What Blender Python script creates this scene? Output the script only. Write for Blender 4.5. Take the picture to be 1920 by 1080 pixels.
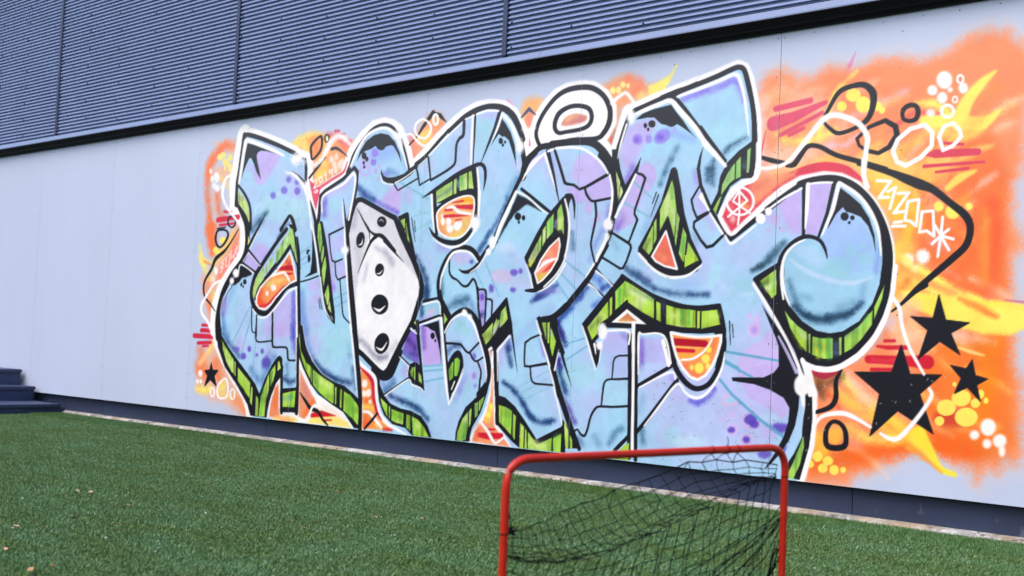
import bpy, bmesh, math, random
import numpy as np
from mathutils import Matrix, Vector

# ------------------------------------------------------------------ camera, sky, sun, exposure
scene = bpy.context.scene
for o in list(bpy.data.objects):
    bpy.data.objects.remove(o)
COL = scene.collection

CAM_R = (0.753042, 0.656707, 0.040804)
CAM_U = (0.001494, -0.063721, 0.997967)
CAM_F = (-0.657971, 0.751449, 0.048966)
CAM_P = (0.000000, -5.650486, 0.825818)
cam_data = bpy.data.cameras.new('camera')
cam = bpy.data.objects.new('camera', cam_data)
COL.objects.link(cam)
m = Matrix(((CAM_R[0], CAM_U[0], -CAM_F[0], CAM_P[0]), (CAM_R[1], CAM_U[1], -CAM_F[1], CAM_P[1]),
            (CAM_R[2], CAM_U[2], -CAM_F[2], CAM_P[2]), (0, 0, 0, 1)))
cam.matrix_world = m
cam_data.sensor_width = 36.0
cam_data.lens = 36.0 * 2200 / 1920
cam_data.clip_start = 0.05
cam_data.clip_end = 3000
cam_data.dof.use_dof = True
cam_data.dof.focus_distance = 6.6
cam_data.dof.aperture_fstop = 3.0
scene.camera = cam

SUN_EL, SUN_AZ = math.radians(56), math.radians(196)      # veiled sun, high behind the camera
world = bpy.data.worlds.new('World')
scene.world = world
world.use_nodes = True
wn = world.node_tree
wn.nodes.clear()
sky = wn.nodes.new('ShaderNodeTexSky')
sky.sky_type = 'NISHITA'
sky.sun_disc = False
sky.sun_elevation = SUN_EL
sky.sun_rotation = SUN_AZ
sky.air_density = 1.0
sky.dust_density = 3.5
sky.ozone_density = 0.7
bg = wn.nodes.new('ShaderNodeBackground')
bg.inputs['Strength'].default_value = 0.15
wo = wn.nodes.new('ShaderNodeOutputWorld')
wn.links.new(sky.outputs[0], bg.inputs[0])
wn.links.new(bg.outputs[0], wo.inputs[0])

sun_data = bpy.data.lights.new('sun', 'SUN')
sun_data.energy = 0.85
sun_data.angle = math.radians(34)
sun_data.color = (1.0, 0.97, 0.93)
sun = bpy.data.objects.new('sun', sun_data)
COL.objects.link(sun)
sd = Vector((math.sin(SUN_AZ) * math.cos(SUN_EL), math.cos(SUN_AZ) * math.cos(SUN_EL), math.sin(SUN_EL)))
sun.rotation_euler = sd.to_track_quat('Z', 'Y').to_euler()

scene.view_settings.view_transform = 'Standard'
scene.view_settings.look = 'None'
scene.view_settings.gamma = 1
scene.view_settings.exposure = 1.06
scene.render.engine = 'CYCLES'
scene.cycles.max_bounces = 8

# ------------------------------------------------------------------ helpers
rnd = random.Random(11)


def lin(c):
    c = np.asarray(c, float) / 255.0
    return np.where(c <= 0.04045, c / 12.92, ((c + 0.055) / 1.055) ** 2.4)


WHITE_REF = lin((242, 246, 255))


def albedo(c, k=0.80):
    """paint colour as it looks under the blue daylight -> reflectance"""
    return lin(c) / WHITE_REF * k


class Nodes:
    def __init__(self, name):
        self.mat = bpy.data.materials.new(name)
        self.mat.use_nodes = True
        self.t = self.mat.node_tree
        self.b = self.t.nodes['Principled BSDF']

    def n(self, kind, **kw):
        nd = self.t.nodes.new(kind)
        for k, v in kw.items():
            if k in nd.inputs.keys():
                nd.inputs[k].default_value = v
            else:
                setattr(nd, k, v)
        return nd

    def l(self, a, b):
        self.t.links.new(a, b)

    def coords(self, kind='Object', scale=(1, 1, 1)):
        tc = self.n('ShaderNodeTexCoord')
        mp = self.n('ShaderNodeMapping')
        mp.inputs['Scale'].default_value = scale
        self.l(tc.outputs[kind], mp.inputs['Vector'])
        return mp.outputs['Vector']

    def world(self, scale=(1, 1, 1)):
        g = self.n('ShaderNodeNewGeometry')
        mp = self.n('ShaderNodeMapping')
        mp.inputs['Scale'].default_value = scale
        self.l(g.outputs['Position'], mp.inputs['Vector'])
        return mp.outputs['Vector']

    def noise(self, vec, scale, detail=3.0, rough=0.55):
        nd = self.n('ShaderNodeTexNoise', Scale=scale, Detail=detail, Roughness=rough)
        self.l(vec, nd.inputs['Vector'])
        return nd.outputs['Fac']

    def ramp(self, fac, stops):
        r = self.n('ShaderNodeValToRGB')
        el = r.color_ramp.elements
        while len(el) < len(stops):
            el.new(0.5)
        for e, (p, c) in zip(el, stops):
            e.position = p
            e.color = tuple(c) + (1,) if len(c) == 3 else c
        self.l(fac, r.inputs['Fac'])
        return r.outputs['Color']

    def mix(self, fac, a, b, mode='MIX'):
        mx = self.n('ShaderNodeMix', data_type='RGBA', blend_type=mode)
        for sock, v in ((mx.inputs[0], fac), (mx.inputs[6], a), (mx.inputs[7], b)):
            if hasattr(v, 'is_linked'):
                self.l(v, sock)
            elif isinstance(v, (int, float)):
                sock.default_value = v
            else:
                sock.default_value = tuple(v) + (1,)
        return mx.outputs[2]

    def bump(self, h, strength, dist):
        bp = self.n('ShaderNodeBump', Strength=strength, Distance=dist)
        self.l(h, bp.inputs['Height'])
        self.l(bp.outputs['Normal'], self.b.inputs['Normal'])

    def color(self, v):
        if hasattr(v, 'is_linked'):
            self.l(v, self.b.inputs['Base Color'])
        else:
            self.b.inputs['Base Color'].default_value = tuple(v) + (1,)

    def set(self, **kw):
        for k, v in kw.items():
            self.b.inputs[k.replace('_', ' ')].default_value = v
        return self.mat


def mesh_obj(name, verts, faces, mat, parent=None, smooth=False):
    me = bpy.data.meshes.new(name)
    me.from_pydata(verts, [], faces)
    me.update()
    if smooth:
        me.polygons.foreach_set('use_smooth', [True] * len(me.polygons))
    me.materials.append(mat)
    o = bpy.data.objects.new(name, me)
    COL.objects.link(o)
    o.parent = parent
    return o


def bm_obj(name, bm, mat, parent=None, smooth=False):
    me = bpy.data.meshes.new(name)
    bm.normal_update()
    bm.to_mesh(me)
    bm.free()
    if smooth:
        me.polygons.foreach_set('use_smooth', [True] * len(me.polygons))
    me.materials.append(mat)
    o = bpy.data.objects.new(name, me)
    COL.objects.link(o)
    o.parent = parent
    return o


def tag(o, label=None, cat=None, group=None, kind=None):
    for k, v in (('label', label), ('category', cat), ('group', group), ('kind', kind)):
        if v:
            o[k] = v
    return o


def empty(name, loc):
    e = bpy.data.objects.new(name, None)
    e.location = loc
    COL.objects.link(e)
    bpy.context.view_layer.update()
    return e


def box_bm(x0, x1, y0, y1, z0, z1, bevel=0.0, seg=2):
    bm = bmesh.new()
    bmesh.ops.create_cube(bm, size=1)
    for v in bm.verts:
        v.co = Vector(((x0 + x1) / 2 + v.co.x * (x1 - x0), (y0 + y1) / 2 + v.co.y * (y1 - y0), (z0 + z1) / 2 + v.co.z * (z1 - z0)))
    if bevel:
        bmesh.ops.bevel(bm, geom=bm.edges[:], offset=bevel, segments=seg, affect='EDGES')
    return bm


def extrude_profile(name, prof, x0, x1, mat, parent, smooth=False):
    """open profile [(y, z)...] swept along x"""
    v, f = [], []
    n = len(prof)
    for x in (x0, x1):
        v += [(x, y, z) for y, z in prof]
    for i in range(n - 1):
        f.append((i, i + 1, n + i + 1, n + i))
    return mesh_obj(name, v, f, mat, parent, smooth)


def tube(bm, pts, r, seg=10, cap=True):
    pts = [Vector(p) for p in pts]
    rings = []
    up = Vector((0.13, 0.31, 0.94)).normalized()
    for i, p in enumerate(pts):
        t = (pts[min(i + 1, len(pts) - 1)] - pts[max(i - 1, 0)]).normalized()
        a = t.cross(up)
        if a.length < 1e-3:
            a = t.cross(Vector((1, 0, 0)))
        a.normalize()
        b = t.cross(a)
        rr = r[i] if isinstance(r, (list, tuple)) else r
        rings.append([bm.verts.new(p + (a * math.cos(2 * math.pi * k / seg) + b * math.sin(2 * math.pi * k / seg)) * rr) for k in range(seg)])
    for i in range(len(rings) - 1):
        for k in range(seg):
            bm.faces.new((rings[i][k], rings[i][(k + 1) % seg], rings[i + 1][(k + 1) % seg], rings[i + 1][k]))
    if cap:
        bm.faces.new(rings[0][::-1])
        bm.faces.new(rings[-1])


# ------------------------------------------------------------------ materials
WALL_RGB = (187, 201, 234)
JOINT0, PITCH = -3.0809, 1.3588            # first sheet joint and sheet width along the wall


def sheet_tone(k):
    """each sheet took the paint a little differently"""
    g = k.n('ShaderNodeNewGeometry')
    sp = k.n('ShaderNodeSeparateXYZ')
    k.l(g.outputs['Position'], sp.inputs[0])
    a = k.n('ShaderNodeMath', operation='SUBTRACT')
    k.l(sp.outputs['X'], a.inputs[0])
    a.inputs[1].default_value = JOINT0
    b = k.n('ShaderNodeMath', operation='DIVIDE')
    k.l(a.outputs[0], b.inputs[0])
    b.inputs[1].default_value = PITCH
    f = k.n('ShaderNodeMath', operation='FLOOR')
    k.l(b.outputs[0], f.inputs[0])
    wn_ = k.n('ShaderNodeTexWhiteNoise', noise_dimensions='1D')
    k.l(f.outputs[0], wn_.inputs['W'])
    return k.ramp(wn_.outputs['Value'], [(0.0, (.962, .965, .970)), (1.0, (1.012, 1.010, 1.006))])


def panel_material():
    k = Nodes('panel_paint')
    w = k.world()
    big = k.noise(k.world((1, 1, .45)), 1.1, 4)
    fine = k.noise(w, 60, 2)
    base = albedo(WALL_RGB)
    c = k.ramp(big, [(0.3, base * .955), (0.7, base * 1.02)])
    drip = k.noise(k.world((9, 1, .35)), 3.0, 4)
    c = k.mix(k.ramp(drip, [(0.55, (0, 0, 0)), (0.8, (.10, .10, .10))]), c, base * .8)
    speck = k.noise(w, 38, 1)
    c = k.mix(k.ramp(speck, [(0.76, (0, 0, 0)), (0.80, (.35, .35, .35))]), c, base * .6)
    c = k.mix(1.0, c, sheet_tone(k), 'MULTIPLY')
    k.color(c)
    k.bump(fine, .05, .002)
    return k.set(Roughness=.34, Specular_IOR_Level=.3, Coat_Weight=.28, Coat_Roughness=.10)


def film_material():
    k = Nodes('spray_paint')
    at = k.n('ShaderNodeAttribute', attribute_name='paint')
    big = k.noise(k.world((1, 1, .45)), 1.1, 4)
    c = k.mix(1.0, at.outputs['Color'], k.ramp(big, [(0.3, (.955,) * 3), (0.7, (1.02,) * 3)]), 'MULTIPLY')
    c = k.mix(1.0, c, sheet_tone(k), 'MULTIPLY')
    k.color(c)
    k.bump(k.noise(k.world(), 60, 2), .05, .002)
    return k.set(Roughness=.34, Specular_IOR_Level=.3, Coat_Weight=.28, Coat_Roughness=.10)


def metal_paint(name, rgb, rough=.4, var=.12, metallic=0.0):
    k = Nodes(name)
    base = np.array(rgb)
    nz = k.noise(k.world((1, 1, 1)), 2.3, 4)
    c = k.ramp(nz, [(0.3, base * (1 - var)), (0.7, base * (1 + var))])
    scuff = k.noise(k.world((1, 1, .5)), 17, 3)
    c = k.mix(k.ramp(scuff, [(0.66, (0, 0, 0)), (0.78, (.16, .16, .16))]), c, (.35, .37, .42))
    k.color(c)
    return k.set(Roughness=rough, Metallic=metallic)


def concrete_material():
    k = Nodes('footing_concrete')
    a = k.noise(k.world(), 9, 6, .65)
    c = k.ramp(a, [(0.28, (.10, .09, .085)), (0.42, (.20, .19, .18)), (0.52, (.34, .33, .32)), (0.66, (.55, .55, .56))])
    r = k.noise(k.world((1, 1, 3)), 4, 5)
    c = k.mix(k.ramp(r, [(0.46, (0, 0, 0)), (0.66, (.8, .8, .8))]), c, (.36, .27, .18))
    d = k.noise(k.world((1, 1, 2)), 23, 4)
    c = k.mix(k.ramp(d, [(0.60, (0, 0, 0)), (0.70, (.9, .9, .9))]), c, (.05, .038, .03))
    k.color(c)
    k.bump(k.noise(k.world(), 70, 5, .7), .6, .01)
    return k.set(Roughness=.9)


def turf_base_material():
    k = Nodes('turf_backing')
    c = k.ramp(k.noise(k.world(), 90, 3), [(0.3, (.010, .022, .008)), (0.7, (.022, .045, .016))])
    k.color(c)
    return k.set(Roughness=.95)


def blade_material():
    k = Nodes('turf_blade')
    at = k.n('ShaderNodeAttribute', attribute_name='shade')
    c = k.ramp(at.outputs['Fac'], [(0.0, (.016, .044, .007)), (0.3, (.066, .164, .034)), (0.65, (.134, .285, .080)), (0.93, (.24, .42, .20)), (1.0, (.50, .56, .40))])
    zone = k.noise(k.world((1, 1.9, 1)), 1.9, 6, .64)
    c = k.mix(k.ramp(zone, [(0.38, (0, 0, 0)), (0.66, (1, 1, 1))]), k.mix(1.0, c, (.84, .80, .58), 'MULTIPLY'), k.mix(1.0, c, (1.00, 1.08, 1.36), 'MULTIPLY'))
    k.color(c)
    k.set(Roughness=.5, Specular_IOR_Level=.45)
    return k.mat


def red_material():
    k = Nodes('red_enamel')
    nz = k.noise(k.world(), 14, 4)
    c = k.ramp(nz, [(0.3, (.42, .013, .005)), (0.7, (.50, .019, .008))])
    chip = k.noise(k.world(), 42, 3)
    c = k.mix(k.ramp(chip, [(0.70, (0, 0, 0)), (0.75, (.8, .8, .8))]), c, (.10, .03, .02))
    k.color(c)
    return k.set(Roughness=.36, Specular_IOR_Level=.35)


def leaf_material():
    k = Nodes('dry_leaf')
    oi = k.n('ShaderNodeObjectInfo')
    c = k.ramp(oi.outputs['Random'], [(0.0, (.20, .09, .035)), (0.5, (.34, .20, .09)), (1.0, (.50, .36, .22))])
    k.color(c)
    return k.set(Roughness=.8)


def plain(name, rgb, rough=.6):
    k = Nodes(name)
    nz = k.noise(k.world(), 30, 3)
    b = np.array(rgb)
    k.color(k.ramp(nz, [(0.3, b * .85), (0.7, b * 1.15)]))
    return k.set(Roughness=rough)


M_PANEL = panel_material()
M_FILM = film_material()
M_CORR = metal_paint('blue_grey_steel', (.150, .205, .370), .40, .05)
M_FLASH = metal_paint('flashing_steel', (.135, .18, .32), .35, .06)
M_TRIM = metal_paint('joint_steel', (.016, .026, .075), .5, .08)
M_SOFFIT = plain('black_soffit', (.006, .006, .008), .55)
M_SOFFIT.node_tree.nodes['Principled BSDF'].inputs['Specular IOR Level'].default_value = .15
M_PLINTH = metal_paint('plinth_steel', (.018, .028, .066), .5, .16)
M_STEP = metal_paint('step_paint', (.026, .042, .105), .5, .12)
M_CONC = concrete_material()
M_BASE = turf_base_material()
M_BLADE = blade_material()
M_RED = red_material()
M_NET = plain('net_cord', (.004, .005, .008), .9)
M_NET.node_tree.nodes['Principled BSDF'].inputs['Specular IOR Level'].default_value = .1
M_LEAF = leaf_material()
M_PEBBLE = plain('pale_pebble', (.46, .46, .45), .8)
M_SCREW = plain('screw_dark', (.05, .05, .06), .5)

# ------------------------------------------------------------------ ground
g = mesh_obj('ground', [(-400, -400, 0), (400, -400, 0), (400, 400, 0), (-400, 400, 0)], [(0, 1, 2, 3)], M_BASE)
tag(g, kind='structure')
# unseen bank, added so the glossy paint mirrors something dark low on the wall
v, f = [], []
hr = random.Random(21)
n = 120
for i in range(n + 1):
    a = math.radians(150 + 240 * i / n)
    top = 6.6 + 1.3 * math.sin(i * .37) + hr.uniform(-.5, .5)
    for d, z in ((24, -.05), (26, top * .45), (28, top * .8), (31, top), (38, top * 1.02)):
        v.append((-4 + d * math.cos(a), -3 + d * math.sin(a), z + (hr.uniform(-.25, .25) if z > 0 else 0)))
for i in range(n):
    for k in range(4):
        p = i * 5 + k
        f.append((p, p + 5, p + 6, p + 1))
tag(mesh_obj('dark_reflection_bank', v, f, plain('reflection_bank_green', (.030, .048, .018), .9)), kind='structure')

# ------------------------------------------------------------------ building
Z_BOT, Z_TOP = 0.1800, 2.5800
X_LEFT, X_RIGHT = JOINT0 - 11 * PITCH, JOINT0 + 4 * PITCH
bld = empty('clad_building', (-6.0, 0.0, 0.0))
tag(bld, 'long building side of pale painted panels with graffiti below ribbed blue-grey metal cladding', 'building')
INV = bld.matrix_world.inverted()


def adopt(o, parent):
    o.parent = parent
    o.matrix_parent_inverse = parent.matrix_world.inverted()
    return o


joints = [JOINT0 + k * PITCH for k in range(-11, 5)]
GAP = {}
for j in joints:
    GAP[round(j, 4)] = .0024 if abs(j - JOINT0) < .01 else .0011
for a, b in zip(joints[:-1], joints[1:]):
    bm = box_bm(a + GAP[round(a, 4)] / 2, b - GAP[round(b, 4)] / 2, 0.0, 0.012, Z_BOT, Z_TOP + .03, .0006, 1)
    adopt(bm_obj('wall_panel', bm, M_PANEL), bld)
# dark framing behind the sheets, so that the open joints read dark
adopt(bm_obj('wall_frame', box_bm(X_LEFT, X_RIGHT, 0.07, 0.30, .02, 4.4), M_SOFFIT), bld)

# sheet screws along joints, mid studs and the top edge: far too small to pick apart
bm = bmesh.new()


def disc(bm, x, y, z, r, h=.0012, n=6):
    c = bm.verts.new((x, y - h, z))
    ring = [bm.verts.new((x + r * math.cos(k * 2 * math.pi / n), y, z + r * math.sin(k * 2 * math.pi / n))) for k in range(n)]
    for k in range(n):
        bm.faces.new((c, ring[k], ring[(k + 1) % n]))


for j in joints[1:-1]:
    for k in range(12):
        z = Z_TOP - .035 - k * .206
        if z < Z_BOT + .02:
            break
        for s in (-.021, .021):
            if rnd.random() < .9:
                disc(bm, j + s + rnd.uniform(-.003, .003), -.0012, z + rnd.uniform(-.008, .008), rnd.uniform(.0026, .0042))
        if rnd.random() < .6:
            disc(bm, j + PITCH / 2 + rnd.uniform(-.01, .01), -.0012, z - .05 + rnd.uniform(-.02, .02), rnd.uniform(.0025, .0042))
    for k in range(1, 7):
        disc(bm, j + k * PITCH / 7 + rnd.uniform(-.01, .01), -.0012, Z_TOP - .03 + rnd.uniform(-.004, .004), rnd.uniform(.0025, .0042))
adopt(tag(bm_obj('screw_heads', bm, M_SCREW), kind='stuff'), bld)

# black capping under the cladding and the sloped flashing strip above it
LIP_Y, LIP_Z, FL_Y, FL_Z = -.085, Z_TOP + .060, -.056, Z_TOP + .112
for a in range(5):
    x0, x1 = X_LEFT + a * 4.2, min(X_LEFT + (a + 1) * 4.2, X_RIGHT)
    if x0 >= X_RIGHT:
        break
    adopt(extrude_profile('soffit_capping', [(LIP_Y, LIP_Z + .004), (LIP_Y - .004, LIP_Z - .004), (LIP_Y + .004, LIP_Z - .010), (-.066, Z_TOP + .034), (-.056, Z_TOP + .020), (-.040, Z_TOP + .016), (-.024, Z_TOP - .001), (-.004, Z_TOP - .004), (-.004, Z_TOP + .05)],
                          x0 + .001, x1 - .001, M_SOFFIT, None), bld)
    adopt(extrude_profile('flashing', [(LIP_Y - .003, LIP_Z - .001), (LIP_Y - .003, LIP_Z + .006), (FL_Y - .006, FL_Z - .004), (FL_Y + .01, FL_Z)], x0 + .0012 + (.7 if a else 0), x1 + .7 - .0012, M_FLASH, None), bld)

# ribbed cladding: each sheet its own piece, ribs as real corrugation
RIB, DEP = .0330, .0170
SHEET_X = [-16.738, -13.814, -10.890, -7.970, -5.042, -2.118, 0.805]
Z_CLAD0, Z_CLAD1 = FL_Z + .004, FL_Z + 1.75
prof = []
nr = int((Z_CLAD1 - Z_CLAD0) / RIB)
for i in range(nr):
    for t, d in ((0, 0), (.26, .06), (.30, .55), (.33, .92), (.38, 1), (.46, .95), (.60, .72), (.65, .71), (.71, .64), (.88, .34), (.97, .12)):
        prof.append((-.046 - DEP * d, Z_CLAD0 + (i + t) * RIB))
for a, b in zip(SHEET_X[:-1], SHEET_X[1:]):
    adopt(extrude_profile('ribbed_sheet', prof, a + .004, b - .004, M_CORR, None, False), bld)
for j in SHEET_X[1:-1]:
    adopt(bm_obj('joint_strip', box_bm(j - .020, j + .020, -.070, -.040, Z_CLAD0 + .001, Z_CLAD1, .003, 1), M_TRIM), bld)
bm = bmesh.new()
for a, b in zip(SHEET_X[:-1], SHEET_X[1:]):
    cols = [a + .055, a + .55, a + 1.10, a + 1.70, a + 2.25]
    for ci, cx in enumerate(cols):
        for k in range(0, 26):
            z = Z_CLAD0 + (k * 5 + 1 + (0 if ci == 0 else 2 * (ci % 2)) + .5) * RIB
            if z < Z_CLAD1 - .05:
                v0 = len(bm.verts)
                bmesh.ops.create_icosphere(bm, subdivisions=1, radius=.0075, matrix=Matrix.Translation((cx + rnd.uniform(-.02, .02), -.046 - DEP - .001, z)))
adopt(tag(bm_obj('cladding_screws', bm, M_TRIM, smooth=True), kind='stuff'), bld)
adopt(bm_obj('cladding_backing', box_bm(X_LEFT, X_RIGHT, -.042, .05, Z_TOP + .06, Z_CLAD1 + .1), M_SOFFIT), bld)

# plinth of folded dark steel, set back under the panels
PL_J = [-19.616, -17.190, -14.763, -12.336, -9.910, -7.483, -5.056, -2.629, -0.203, 2.224]
for a, b in zip(PL_J[:-1], PL_J[1:]):
    bm = box_bm(a + .0015, b - .0015, .048, .060, .029, Z_BOT + .02, .0015, 1)
    adopt(bm_obj('plinth_sheet', bm, M_PLINTH), bld)
# rough concrete footing edge
v, f = [], []
n = 1500
xs_f = np.linspace(X_LEFT, X_RIGHT, n)
rg = np.random.default_rng(8)


def drift(win, amp):
    q = np.cumsum(rg.normal(0, 1, n))
    q -= np.convolve(q, np.ones(win) / win, 'same')
    return q / q.std() * amp


edge, rough = drift(90, .005), drift(14, .003)
chip = np.clip(drift(40, 1.0) - 1.1, 0, 2) * .011 + np.clip(drift(9, 1.0) - 1.5, 0, 2) * .008
for i, x in enumerate(xs_f):
    a = float(edge[i] + rough[i])
    c = float(chip[i])
    v += [(x, -.034 + a, -.02), (x, -.029 + a + rg.normal(0, .002), .012 + rg.normal(0, .002)), (x, -.024 + a + c * .9 + rg.normal(0, .002), .022 + rg.normal(0, .002) - c * .4),
          (x, -.016 + a + c * 1.2, .033 + rg.normal(0, .0018) - c), (x, .010 + c, .035 - c * .5), (x, .055, .037)]
for i in range(n - 1):
    for k in range(5):
        p = i * 6 + k
        f.append((p, p + 6, p + 7, p + 1))
adopt(mesh_obj('footing', v, f, M_CONC), bld)

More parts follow.
